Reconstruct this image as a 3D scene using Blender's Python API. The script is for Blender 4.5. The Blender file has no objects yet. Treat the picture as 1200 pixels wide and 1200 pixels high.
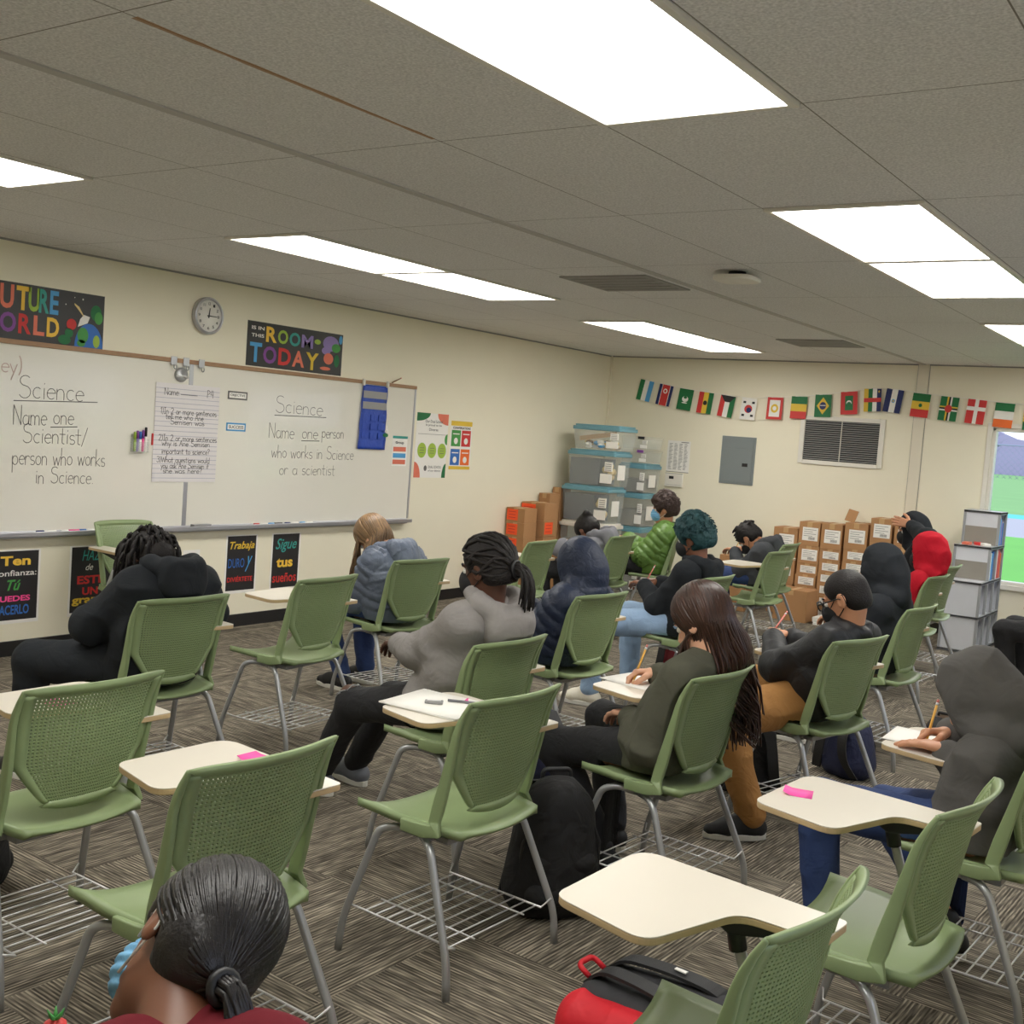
import bpy, math, random
import numpy as np
from mathutils import Vector, Matrix

random.seed(11)
RNG = np.random.default_rng(7)
SC = bpy.context.scene
COL = SC.collection
PI = math.pi

# ------------------------------------------------------------------ room dimensions (metres)
T = 0.6096                      # ceiling module
XS, Y0 = 3.425, 2.932           # a long ceiling seam and a cross joint
H = 2.535                       # ceiling height
YB = 11.173                     # back wall
XR = 6.95                       # right wall
YR = -1.6                       # rear wall

# ------------------------------------------------------------------ camera
cam_data = bpy.data.cameras.new('camera')
cam = bpy.data.objects.new('camera', cam_data)
COL.objects.link(cam)
cam_data.sensor_width = 36.0
cam_data.sensor_height = 36.0
cam_data.lens = 36.0 * 1330.76 / 1200.0
cam_data.clip_start = 0.05
cam_data.clip_end = 900
_f = Vector((-0.561957, 0.824108, -0.071068)); _r = Vector((0.821024, 0.566173, 0.073271)); _u = Vector((-0.10062, 0.017173, 0.994777))
cam.matrix_world = Matrix(((_r.x, _u.x, -_f.x, 6.4218), (_r.y, _u.y, -_f.y, 0.0), (_r.z, _u.z, -_f.z, 1.6157), (0, 0, 0, 1)))
SC.camera = cam

# ------------------------------------------------------------------ world, exposure
world = bpy.data.worlds.new('overcast_sky'); SC.world = world
world.use_nodes = True
_bg = world.node_tree.nodes['Background']
_tc = world.node_tree.nodes.new('ShaderNodeTexCoord')
_sx = world.node_tree.nodes.new('ShaderNodeSeparateXYZ')
_cr = world.node_tree.nodes.new('ShaderNodeValToRGB')
world.node_tree.links.new(_tc.outputs['Generated'], _sx.inputs[0])
world.node_tree.links.new(_sx.outputs['Z'], _cr.inputs['Fac'])
world.node_tree.links.new(_cr.outputs['Color'], _bg.inputs['Color'])
_cr.color_ramp.elements[0].color = (0.80, 0.78, 0.95, 1)
_cr.color_ramp.elements[1].color = (0.72, 0.80, 1.0, 1)
SKY_STRENGTH = 0.95
_bg.inputs['Strength'].default_value = SKY_STRENGTH
SC.view_settings.view_transform = 'Standard'
SC.view_settings.look = 'None'
SC.view_settings.exposure = 1.22
SC.cycles.max_bounces = 16
SC.cycles.diffuse_bounces = 10
SC.cycles.transmission_bounces = 8
SC.cycles.transparent_max_bounces = 24
SC.view_settings.gamma = 1.0
SC.view_settings.use_curve_mapping = False
PANEL_STRENGTH = 5.0            # ceiling troffers

# ------------------------------------------------------------------ materials
def lin(c):
    c = c / 255.0
    return c / 12.92 if c <= 0.04045 else ((c + 0.055) / 1.055) ** 2.4

def rgb(r, g, b):
    return (lin(r), lin(g), lin(b), 1.0)

def mat(name, col, rough=0.6, var=0.06, vscale=12.0, bump=0.0, bscale=300.0, metal=0.0, emit=None, strength=0.0,
        sheen=0.0, coat=0.0, trans=0.0, alpha=1.0, wrinkle=0.0, wscale=9.0, spec=None, stretch=None):
    m = bpy.data.materials.new(name)
    m.use_nodes = True
    nt = m.node_tree; N = nt.nodes; L = nt.links
    b = N['Principled BSDF']
    b.inputs['Roughness'].default_value = rough
    b.inputs['Metallic'].default_value = metal
    if spec is not None: b.inputs['Specular IOR Level'].default_value = spec
    if sheen: b.inputs['Sheen Weight'].default_value = sheen
    if coat: b.inputs['Coat Weight'].default_value = coat
    if trans: b.inputs['Transmission Weight'].default_value = trans
    if alpha < 1: b.inputs['Alpha'].default_value = alpha
    tc = N.new('ShaderNodeTexCoord'); src = tc.outputs['Object']
    if stretch:
        mp = N.new('ShaderNodeMapping'); mp.inputs['Scale'].default_value = stretch
        L.new(src, mp.inputs['Vector']); src = mp.outputs['Vector']
    nz = N.new('ShaderNodeTexNoise'); nz.inputs['Scale'].default_value = vscale; nz.inputs['Detail'].default_value = 3
    L.new(src, nz.inputs['Vector'])
    mx = N.new('ShaderNodeMix'); mx.data_type = 'RGBA'
    mx.inputs['A'].default_value = tuple(max(0, c * (1 - var)) for c in col[:3]) + (1,)
    mx.inputs['B'].default_value = tuple(min(1, c * (1 + var)) for c in col[:3]) + (1,)
    L.new(nz.outputs['Fac'], mx.inputs['Factor'])
    L.new(mx.outputs['Result'], b.inputs['Base Color'])
    nrm = None
    if wrinkle:
        w = N.new('ShaderNodeTexNoise'); w.inputs['Scale'].default_value = wscale; w.inputs['Detail'].default_value = 2.5
        w.inputs['Distortion'].default_value = 1.1
        L.new(src, w.inputs['Vector'])
        bp = N.new('ShaderNodeBump'); bp.inputs['Strength'].default_value = 0.8; bp.inputs['Distance'].default_value = wrinkle
        L.new(w.outputs['Fac'], bp.inputs['Height']); nrm = bp
    if bump:
        g = N.new('ShaderNodeTexNoise'); g.inputs['Scale'].default_value = bscale; g.inputs['Detail'].default_value = 2
        L.new(src, g.inputs['Vector'])
        bp2 = N.new('ShaderNodeBump'); bp2.inputs['Strength'].default_value = 0.6; bp2.inputs['Distance'].default_value = bump
        L.new(g.outputs['Fac'], bp2.inputs['Height'])
        if nrm: L.new(nrm.outputs['Normal'], bp2.inputs['Normal'])
        nrm = bp2
    if nrm: L.new(nrm.outputs['Normal'], b.inputs['Normal'])
    if emit:
        b.inputs['Emission Color'].default_value = emit
        b.inputs['Emission Strength'].default_value = strength
    return m

def nodes_of(m):
    return m.node_tree.nodes, m.node_tree.links, m.node_tree.nodes['Principled BSDF']

def math_node(N, L, op, a, b=None, c=None):
    n = N.new('ShaderNodeMath'); n.operation = op
    for i, v in enumerate((a, b, c)):
        if v is None: continue
        if isinstance(v, (int, float)): n.inputs[i].default_value = v
        else: L.new(v, n.inputs[i])
    return n.outputs[0]

# carpet tiles: planks of woven streaks, quarter-turned from tile to tile
def carpet_material():
    m = mat('carpet_tiles', (0.1, 0.1, 0.1, 1), rough=0.95, spec=0.1)
    N, L, b = nodes_of(m)
    tc = N.new('ShaderNodeTexCoord'); sp = N.new('ShaderNodeSeparateXYZ'); L.new(tc.outputs['Object'], sp.inputs[0])
    rot = N.new('ShaderNodeMapping'); rot.inputs['Rotation'].default_value = (0, 0, math.radians(2)); L.new(tc.outputs['Object'], rot.inputs['Vector'])
    L.new(rot.outputs['Vector'], sp.inputs[0])
    X, Y = sp.outputs['X'], sp.outputs['Y']
    ts = 0.61
    ix = math_node(N, L, 'FLOOR', math_node(N, L, 'DIVIDE', X, ts)); iy = math_node(N, L, 'FLOOR', math_node(N, L, 'DIVIDE', Y, ts))
    par = math_node(N, L, 'ABSOLUTE', math_node(N, L, 'MODULO', math_node(N, L, 'ADD', ix, iy), 2.0))
    def mixf(f, a, c):
        n = N.new('ShaderNodeMix'); n.data_type = 'FLOAT'
        L.new(f, n.inputs['Factor']); L.new(a, n.inputs['A']); L.new(c, n.inputs['B']); return n.outputs['Result']
    u = mixf(par, X, Y); v = mixf(par, Y, X)
    cb = N.new('ShaderNodeCombineXYZ'); L.new(math_node(N, L, 'MULTIPLY', u, 170.0), cb.inputs['X']); L.new(math_node(N, L, 'MULTIPLY', v, 10.0), cb.inputs['Y'])
    L.new(math_node(N, L, 'ADD', math_node(N, L, 'MULTIPLY', ix, 7.3), math_node(N, L, 'MULTIPLY', iy, 3.1)), cb.inputs['Z'])
    n1 = N.new('ShaderNodeTexNoise'); n1.inputs['Scale'].default_value = 1.0; n1.inputs['Detail'].default_value = 2; L.new(cb.outputs[0], n1.inputs['Vector'])
    cb2 = N.new('ShaderNodeCombineXYZ'); L.new(math_node(N, L, 'MULTIPLY', u, 30.0), cb2.inputs['X']); L.new(math_node(N, L, 'MULTIPLY', v, 1.5), cb2.inputs['Y'])
    L.new(math_node(N, L, 'MULTIPLY', ix, 1.7), cb2.inputs['Z'])
    n2 = N.new('ShaderNodeTexNoise'); n2.inputs['Scale'].default_value = 1.0; n2.inputs['Detail'].default_value = 2; L.new(cb2.outputs[0], n2.inputs['Vector'])
    rib = math_node(N, L, 'SINE', math_node(N, L, 'MULTIPLY', u, 2 * PI / 0.0135))
    fac = math_node(N, L, 'ADD', math_node(N, L, 'MULTIPLY', n1.outputs['Fac'], 0.75), math_node(N, L, 'ADD', math_node(N, L, 'MULTIPLY', n2.outputs['Fac'], 0.35), math_node(N, L, 'MULTIPLY', rib, 0.10)))
    cr = N.new('ShaderNodeValToRGB'); L.new(fac, cr.inputs['Fac'])
    e = cr.color_ramp.elements
    e[0].position = 0.40; e[0].color = rgb(70, 65, 58)
    e[1].position = 0.76; e[1].color = rgb(176, 166, 148)
    k = e.new(0.53); k.color = rgb(103, 97, 87)
    k = e.new(0.63); k.color = rgb(128, 120, 107)
    L.new(cr.outputs['Color'], b.inputs['Base Color'])
    bp = N.new('ShaderNodeBump'); bp.inputs['Distance'].default_value = 0.004; bp.inputs['Strength'].default_value = 0.7
    L.new(fac, bp.inputs['Height']); L.new(bp.outputs['Normal'], b.inputs['Normal'])
    return m

def ceiling_material():
    m = mat('ceiling_tiles', (0.1, 0.1, 0.1, 1), rough=0.9, spec=0.2)
    N, L, b = nodes_of(m)
    tc = N.new('ShaderNodeTexCoord'); sp = N.new('ShaderNodeSeparateXYZ'); L.new(tc.outputs['Object'], sp.inputs[0])
    X, Y = sp.outputs['X'], sp.outputs['Y']
    def edge(c, o, t, w):                     # 1 on a joint of the grid
        d = math_node(N, L, 'PINGPONG', math_node(N, L, 'SUBTRACT', c, o), t / 2)
        return math_node(N, L, 'LESS_THAN', d, w)
    j = math_node(N, L, 'MAXIMUM', edge(X, XS - 40 * T, T, 0.0022), edge(Y, Y0 - 40 * T, 2 * T, 0.0022))
    nz = N.new('ShaderNodeTexNoise'); nz.inputs['Scale'].default_value = 120; nz.inputs['Detail'].default_value = 4; L.new(tc.outputs['Object'], nz.inputs['Vector'])
    cr = N.new('ShaderNodeValToRGB'); L.new(nz.outputs['Fac'], cr.inputs['Fac'])
    e = cr.color_ramp.elements
    e[0].position = 0.33; e[0].color = rgb(214, 213, 212); e[1].position = 0.72; e[1].color = rgb(250, 249, 248)
    lg = N.new('ShaderNodeTexNoise'); lg.inputs['Scale'].default_value = 0.9; lg.inputs['Detail'].default_value = 2; L.new(tc.outputs['Object'], lg.inputs['Vector'])
    mx0 = N.new('ShaderNodeMix'); mx0.data_type = 'RGBA'; mx0.blend_type = 'MULTIPLY'
    L.new(math_node(N, L, 'MULTIPLY', lg.outputs['Fac'], 0.18), mx0.inputs['Factor']); L.new(cr.outputs['Color'], mx0.inputs['A']); mx0.inputs['B'].default_value = rgb(165, 162, 158)
    mx = N.new('ShaderNodeMix'); mx.data_type = 'RGBA'
    L.new(j, mx.inputs['Factor']); L.new(mx0.outputs['Result'], mx.inputs['A']); mx.inputs['B'].default_value = rgb(138, 133, 126)
    # the rusty water stain along one joint
    sx = math_node(N, L, 'ABSOLUTE', math_node(N, L, 'SUBTRACT', X, XS + T - 0.004))
    sy = math_node(N, L, 'MULTIPLY', math_node(N, L, 'GREATER_THAN', Y, 1.75), math_node(N, L, 'LESS_THAN', Y, Y0 - 0.03))
    sn = N.new('ShaderNodeTexNoise'); sn.inputs['Scale'].default_value = 7; L.new(tc.outputs['Object'], sn.inputs['Vector'])
    mask = math_node(N, L, 'MULTIPLY', math_node(N, L, 'LESS_THAN', sx, math_node(N, L, 'MULTIPLY', sn.outputs['Fac'], 0.022)), sy)
    mx2 = N.new('ShaderNodeMix'); mx2.data_type = 'RGBA'
    L.new(math_node(N, L, 'MULTIPLY', mask, 0.75), mx2.inputs['Factor']); L.new(mx.outputs['Result'], mx2.inputs['A']); mx2.inputs['B'].default_value = rgb(160, 110, 40)
    L.new(mx2.outputs['Result'], b.inputs['Base Color'])
    bp = N.new('ShaderNodeBump'); bp.inputs['Distance'].default_value = 0.004; bp.inputs['Strength'].default_value = 0.5
    L.new(nz.outputs['Fac'], bp.inputs['Height']); L.new(bp.outputs['Normal'], b.inputs['Normal'])
    return m

M = {}
def mk(key, *a, **k):
    M[key] = mat(key, *a, **k)
M['carpet'] = carpet_material()
M['ceiling'] = ceiling_material()
mk('wall_vinyl', rgb(238, 232, 210), rough=0.55, var=0.025, vscale=3, bump=0.0006, bscale=220)
mk('wall_batten', rgb(226, 219, 200), rough=0.5, var=0.02)
mk('rubber_black', rgb(30, 29, 30), rough=0.5, var=0.1)
mk('white_paint', rgb(228, 224, 214), rough=0.4, var=0.02)
mk('whiteboard', rgb(232, 229, 218), rough=0.16, var=0.015, vscale=2, coat=0.3)
mk('aluminium', rgb(190, 190, 196), rough=0.35, var=0.04, metal=0.75)
mk('oak_rail', rgb(160, 124, 92), rough=0.5, var=0.12, vscale=30)
mk('ink_grey', rgb(104, 102, 100), rough=0.7, var=0.15)
mk('ink_pale', rgb(196, 168, 158), rough=0.7, var=0.1)
mk('ink_black', rgb(32, 32, 34), rough=0.6, var=0.05)
mk('paper', rgb(240, 238, 232), rough=0.8, var=0.02)
mk('paper_lined', rgb(226, 222, 222), rough=0.7, var=0.02)
mk('line_blue', rgb(172, 172, 190), rough=0.8, var=0.02)
mk('poster_black', rgb(40, 38, 40), rough=0.45, var=0.08)
for k_, c_ in dict(red=(205, 52, 50), orange=(235, 110, 40), yellow=(240, 196, 70), green=(70, 150, 70), teal=(60, 160, 150), blue=(52, 110, 190), sky=(80, 160, 215),
                   purple=(130, 70, 150), pink=(240, 80, 150), white=(238, 236, 230), navy=(28, 40, 95), cream=(235, 210, 150), lime=(160, 190, 70), salmon=(225, 120, 95),
                   dgreen=(20, 110, 60), brown=(120, 84, 52), gold=(225, 190, 60), black=(26, 26, 28), skin=(226, 178, 148), lilac=(150, 130, 190)).items():
    mk('p_' + k_, rgb(*c_), rough=0.6, var=0.06)
mk('chair_green', rgb(138, 156, 112), rough=0.42, var=0.04, vscale=6, bump=0.0002, bscale=600)
mk('chair_steel', rgb(176, 178, 180), rough=0.38, var=0.03, metal=0.6)
mk('chrome_wire', rgb(225, 225, 225), rough=0.3, var=0.02, metal=0.45)
mk('plastic_black', rgb(26, 26, 27), rough=0.5, var=0.08)
mk('plastic_grey', rgb(150, 150, 150), rough=0.5, var=0.05)
mk('laminate', rgb(222, 215, 201), rough=0.28, var=0.015, vscale=8)
mk('tablet_edge', rgb(196, 170, 130), rough=0.5, var=0.08)
mk('sticky_pink', rgb(250, 90, 175), rough=0.7, var=0.03)
mk('pencil_wood', rgb(228, 172, 70), rough=0.45, var=0.05)
mk('pencil_pink', rgb(220, 130, 120), rough=0.45, var=0.05)
mk('pencil_tip', rgb(225, 190, 150), rough=0.7, var=0.05)
mk('pen_grey', rgb(120, 120, 125), rough=0.3, var=0.05, metal=0.4)
mk('cardboard', rgb(176, 132, 90), rough=0.85, var=0.10, vscale=7)
mk('tape', rgb(196, 158, 112), rough=0.35, var=0.05)
mk('label_orange', rgb(255, 92, 40), rough=0.6, var=0.05)
mk('lid_blue', rgb(112, 160, 174), rough=0.4, var=0.05)
mk('bin_clear', rgb(226, 234, 232), rough=0.08, var=0.01, alpha=0.13)
mk('seam_strip', rgb(186, 183, 178), rough=0.6)
mk('bin_grey', rgb(92, 97, 104), rough=0.6, var=0.08)
mk('panel_grey', rgb(132, 140, 142), rough=0.4, var=0.03, metal=0.2)
mk('shelf_grey', rgb(150, 152, 154), rough=0.45, var=0.06)
mk('shelf_panel', rgb(204, 206, 212), rough=0.35, var=0.05)
mk('shelf_insert', rgb(140, 135, 126), rough=0.6, var=0.06)
mk('skirt_metal', rgb(196, 196, 190), rough=0.5, var=0.02)
mk('vent_dark', rgb(38, 38, 40), rough=0.7, var=0.1)
mk('perforated', rgb(150, 148, 144), rough=0.7, var=0.08, vscale=90)
M['light_lens'] = mat('light_lens', rgb(255, 255, 255), rough=0.4, var=0.0, emit=(1.0, 0.975, 0.915, 1), strength=PANEL_STRENGTH)
M['glass'] = mat('glass', rgb(240, 248, 250), rough=0.02, var=0.0, trans=1.0)
_N, _L, _b = nodes_of(M['glass']); _b.inputs['IOR'].default_value = 1.02
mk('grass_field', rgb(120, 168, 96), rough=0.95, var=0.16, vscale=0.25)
mk('grass_near', rgb(104, 178, 70), rough=0.95, var=0.14, vscale=0.6)
mk('track_grey', rgb(168, 166, 170), rough=0.9, var=0.05)
mk('turf_teal', rgb(70, 190, 190), rough=0.8, var=0.05)
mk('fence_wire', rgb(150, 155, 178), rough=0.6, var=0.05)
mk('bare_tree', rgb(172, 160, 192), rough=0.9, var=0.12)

# ------------------------------------------------------------------ mesh helpers
def link(o, parent=None):
    COL.objects.link(o)
    if parent is not None: o.parent = parent
    return o

def np_mesh(name, V, F, smooth=True, mi=None):
    me = bpy.data.meshes.new(name)
    V = np.asarray(V, dtype=np.float32); F = np.asarray(F, dtype=np.int32)
    n = len(F); k = F.shape[1]
    me.vertices.add(len(V)); me.vertices.foreach_set('co', V.ravel())
    me.loops.add(n * k); me.loops.foreach_set('vertex_index', F.ravel())
    me.polygons.add(n)
    me.polygons.foreach_set('loop_start', np.arange(0, n * k, k, dtype=np.int32))
    me.polygons.foreach_set('use_smooth', np.full(n, smooth))
    if mi is not None: me.polygons.foreach_set('material_index', np.asarray(mi, dtype=np.int32))
    me.update(calc_edges=True); me.validate()
    return me

class MB:
    """Collects shapes and links them as ONE mesh object."""
    def __init__(s):
        s.v = []; s.f = []; s.m = []; s.sm = []
        s.mi = 0; s.smooth = False; s.X = None
    def add(s, V, F):
        o = len(s.v)
        for p in V:
            p = Vector(p)
            s.v.append(s.X @ p if s.X is not None else p)
        for f in F:
            s.f.append([i + o for i in f]); s.m.append(s.mi); s.sm.append(s.smooth)
        return s
    def box(s, c, d, R=None):
        hx, hy, hz = d[0] / 2, d[1] / 2, d[2] / 2
        V = [Vector((x, y, z)) for x in (-hx, hx) for y in (-hy, hy) for z in (-hz, hz)]
        if R is not None: V = [R @ p for p in V]
        c = Vector(c)
        return s.add([p + c for p in V], [(0, 1, 3, 2), (4, 6, 7, 5), (0, 4, 5, 1), (2, 3, 7, 6), (0, 2, 6, 4), (1, 5, 7, 3)])
    def box2(s, a, b):
        return s.box([(a[i] + b[i]) / 2 for i in range(3)], [abs(b[i] - a[i]) for i in range(3)])
    def tube(s, pts, r, seg=8, closed=False, cap=True):
        P = [Vector(p) for p in pts]; n = len(P)
        rr = r if isinstance(r, (list, tuple)) else [r] * n
        tan = []
        for i in range(n):
            a = P[(i - 1) % n] if (closed or i > 0) else P[0]
            b = P[(i + 1) % n] if (closed or i < n - 1) else P[-1]
            t = b - a
            tan.append(t.normalized() if t.length > 1e-9 else Vector((0, 0, 1)))
        up = Vector((0, 0, 1)) if abs(tan[0].z) < 0.9 else Vector((1, 0, 0))
        nn = (up - tan[0] * up.dot(tan[0])).normalized()
        V = []
        for i in range(n):
            nn = nn - tan[i] * nn.dot(tan[i])
            nn = nn.normalized() if nn.length > 1e-6 else tan[i].orthogonal().normalized()
            bb = tan[i].cross(nn)
            for k in range(seg):
                a = 2 * PI * k / seg
                V.append(P[i] + (nn * math.cos(a) + bb * math.sin(a)) * rr[i])
        F = []
        for i in range(n if closed else n - 1):
            j = (i + 1) % n
            for k in range(seg):
                k2 = (k + 1) % seg
                F.append((i * seg + k, i * seg + k2, j * seg + k2, j * seg + k))
        if cap and not closed:
            F.append(tuple(range(seg - 1, -1, -1))); F.append(tuple((n - 1) * seg + k for k in range(seg)))
        old = s.smooth; s.smooth = True; s.add(V, F); s.smooth = old
        return s
    def prism(s, poly, z0, z1, fn=None):
        """poly: 2D outline (ccw); extruded from z0 to z1; fn maps (x, y, z) to the place."""
        n = len(poly)
        V = [(x, y, z0) for x, y in poly] + [(x, y, z1) for x, y in poly]
        if fn: V = [fn(*p) for p in V]
        F = [tuple(range(n - 1, -1, -1)), tuple(range(n, 2 * n))]
        for i in range(n):
            j = (i + 1) % n; F.append((i, j, n + j, n + i))
        return s.add(V, F)
    def lathe(s, prof, seg=24, c=(0, 0, 0), axis='z'):
        V = []; n = len(prof)
        for r, z in prof:
            for k in range(seg):
                a = 2 * PI * k / seg
                p = (r * math.cos(a), r * math.sin(a), z)
                if axis == 'x': p = (p[2], p[0], p[1])
                if axis == 'y': p = (p[0], p[2], p[1])
                V.append(Vector(p) + Vector(c))
        F = [(i * seg + k, i * seg + (k + 1) % seg, (i + 1) * seg + (k + 1) % seg, (i + 1) * seg + k) for i in range(n - 1) for k in range(seg)]
        F.append(tuple(range(seg - 1, -1, -1))); F.append(tuple((n - 1) * seg + k for k in range(seg)))
        old = s.smooth; s.smooth = True; s.add(V, F); s.smooth = old
        return s
    def ball(s, c, r, seg=12, rings=8, R=None):
        r = r if isinstance(r, (list, tuple)) else (r, r, r)
        V = []; F = []
        for i in range(rings + 1):
            t = PI * i / rings
            for k in range(seg):
                a = 2 * PI * k / seg
                p = Vector((r[0] * math.sin(t) * math.cos(a), r[1] * math.sin(t) * math.sin(a), r[2] * math.cos(t)))
                if R is not None: p = R @ p
                V.append(p + Vector(c))
        for i in range(rings):
            for k in range(seg):
                F.append((i * seg + k, (i + 1) * seg + k, (i + 1) * seg + (k + 1) % seg, i * seg + (k + 1) % seg))
        old = s.smooth; s.smooth = True; s.add(V, F); s.smooth = old
        return s
    def build(s, name, mats, parent=None, bevel=0.0, loc=None, seg=2):
        me = bpy.data.meshes.new(name)
        me.from_pydata([tuple(p) for p in s.v], [], s.f)
        if not isinstance(mats, (list, tuple)): mats = [mats]
        for m in mats: me.materials.append(m)
        me.polygons.foreach_set('material_index', s.m)
        me.polygons.foreach_set('use_smooth', s.sm)
        me.update()
        o = link(bpy.data.objects.new(name, me), parent)
        if loc is not None: o.location = loc
        if bevel:
            b = o.modifiers.new('bevel', 'BEVEL'); b.width = bevel; b.segments = seg; b.limit_method = 'ANGLE'; b.angle_limit = math.radians(40)
        return o

def tag(o, label=None, cat=None, group=None, kind=None):
    if label: o['label'] = label
    if cat: o['category'] = cat
    if group: o['group'] = group
    if kind: o['kind'] = kind
    return o

def thing(name, label, cat, loc=(0, 0, 0), rz=0.0, group=None):
    o = bpy.data.objects.new(name, None); COL.objects.link(o)
    o.empty_display_size = 0.1
    o.location = loc; o.rotation_euler = (0, 0, rz)
    return tag(o, label, cat, group)

def struct(o):
    o['kind'] = 'structure'
    return o

KIDS = {}
def kids(o):
    return [c for c in COL.objects if c.parent is o]

def copy_tree(o, parent=None, cache={}):
    c = o.copy(); COL.objects.link(c)
    c.parent = parent
    if o.name not in cache: cache[o.name] = kids(o)
    for ch in cache[o.name]: copy_tree(ch, c)
    return c

def rounded(poly, radii, n=5):
    """2D outline with rounded corners."""
    out = []; k = len(poly)
    for i in range(k):
        p = Vector(poly[i]); a = Vector(poly[i - 1]); b = Vector(poly[(i + 1) % k]); r = radii[i] if isinstance(radii, (list, tuple)) else radii
        da = (a - p).normalized(); db = (b - p).normalized()
        if r <= 0: out.append(tuple(p)); continue
        ang = da.angle(db); d = min(r / math.tan(ang / 2), (a - p).length * 0.48, (b - p).length * 0.48)
        p0, p1 = p + da * d, p + db * d
        for j in range(n + 1):
            t = j / n
            out.append(tuple(p0 * (1 - t) ** 2 + p * 2 * t * (1 - t) + p1 * t * t))
    return out

def arc_path(pts, r, n=5):
    """3D polyline with rounded bends."""
    P = [Vector(p) for p in pts]; out = [P[0]]
    for i in range(1, len(P) - 1):
        a, p, b = P[i - 1], P[i], P[i + 1]
        da, db = (a - p), (b - p)
        d = min(r, da.length * 0.48, db.length * 0.48)
        p0, p1 = p + da.normalized() * d, p + db.normalized() * d
        for j in range(n + 1):
            t = j / n
            out.append(p0 * (1 - t) ** 2 + p * 2 * t * (1 - t) + p1 * t * t)
    out.append(P[-1])
    return out

# placing flat things: on the whiteboard wall (u = y, v = z, normal +x) and on the back wall (u = x, v = z, normal -y)
def on_left(off):
    return lambda u, v, w=0.0: (off + w, u, v)
def on_back(off):
    return lambda u, v, w=0.0: (u, YB - off - w, v)

# lettering from the built-in font
_txt = {}
def text_geo(s, bold=0.0, shear=0.0):
    key = (s, bold, shear)
    if key not in _txt:
        cu = bpy.data.curves.new('lettering', 'FONT'); cu.body = s; cu.size = 1.0; cu.offset = bold; cu.shear = shear; cu.resolution_u = 3; cu.extrude = 0.0
        ob = bpy.data.objects.new('lettering', cu); COL.objects.link(ob)
        dg = bpy.context.evaluated_depsgraph_get()
        me = bpy.data.meshes.new_from_object(ob.evaluated_get(dg))
        V = [tuple(v.co) for v in me.vertices]; F = [tuple(p.vertices) for p in me.polygons]
        bpy.data.objects.remove(ob); bpy.data.curves.remove(cu); bpy.data.meshes.remove(me)
        _txt[key] = (V, F)
    return _txt[key]

def put_text(mb, s, fn, u0, v0, w, h, bold=0.0, shear=0.0, off=0.0015, tilt=0.0):
    """Text stretched into the box (u0, v0)-(u0+w, v0+h), laid out by fn."""
    V, F = text_geo(s, bold, shear)
    if not V: return
    xs = [p[0] for p in V]; ys = [p[1] for p in V]
    x0, x1, y0, y1 = min(xs), max(xs), min(ys), max(ys)
    sx = w / max(x1 - x0, 1e-6); sy = h / max(y1 - y0, 1e-6)
    mb.add([fn(u0 + (p[0] - x0) * sx, v0 + (p[1] - y0) * sy + tilt * (p[0] - x0) * sx, off) for p in V], F)

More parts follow.
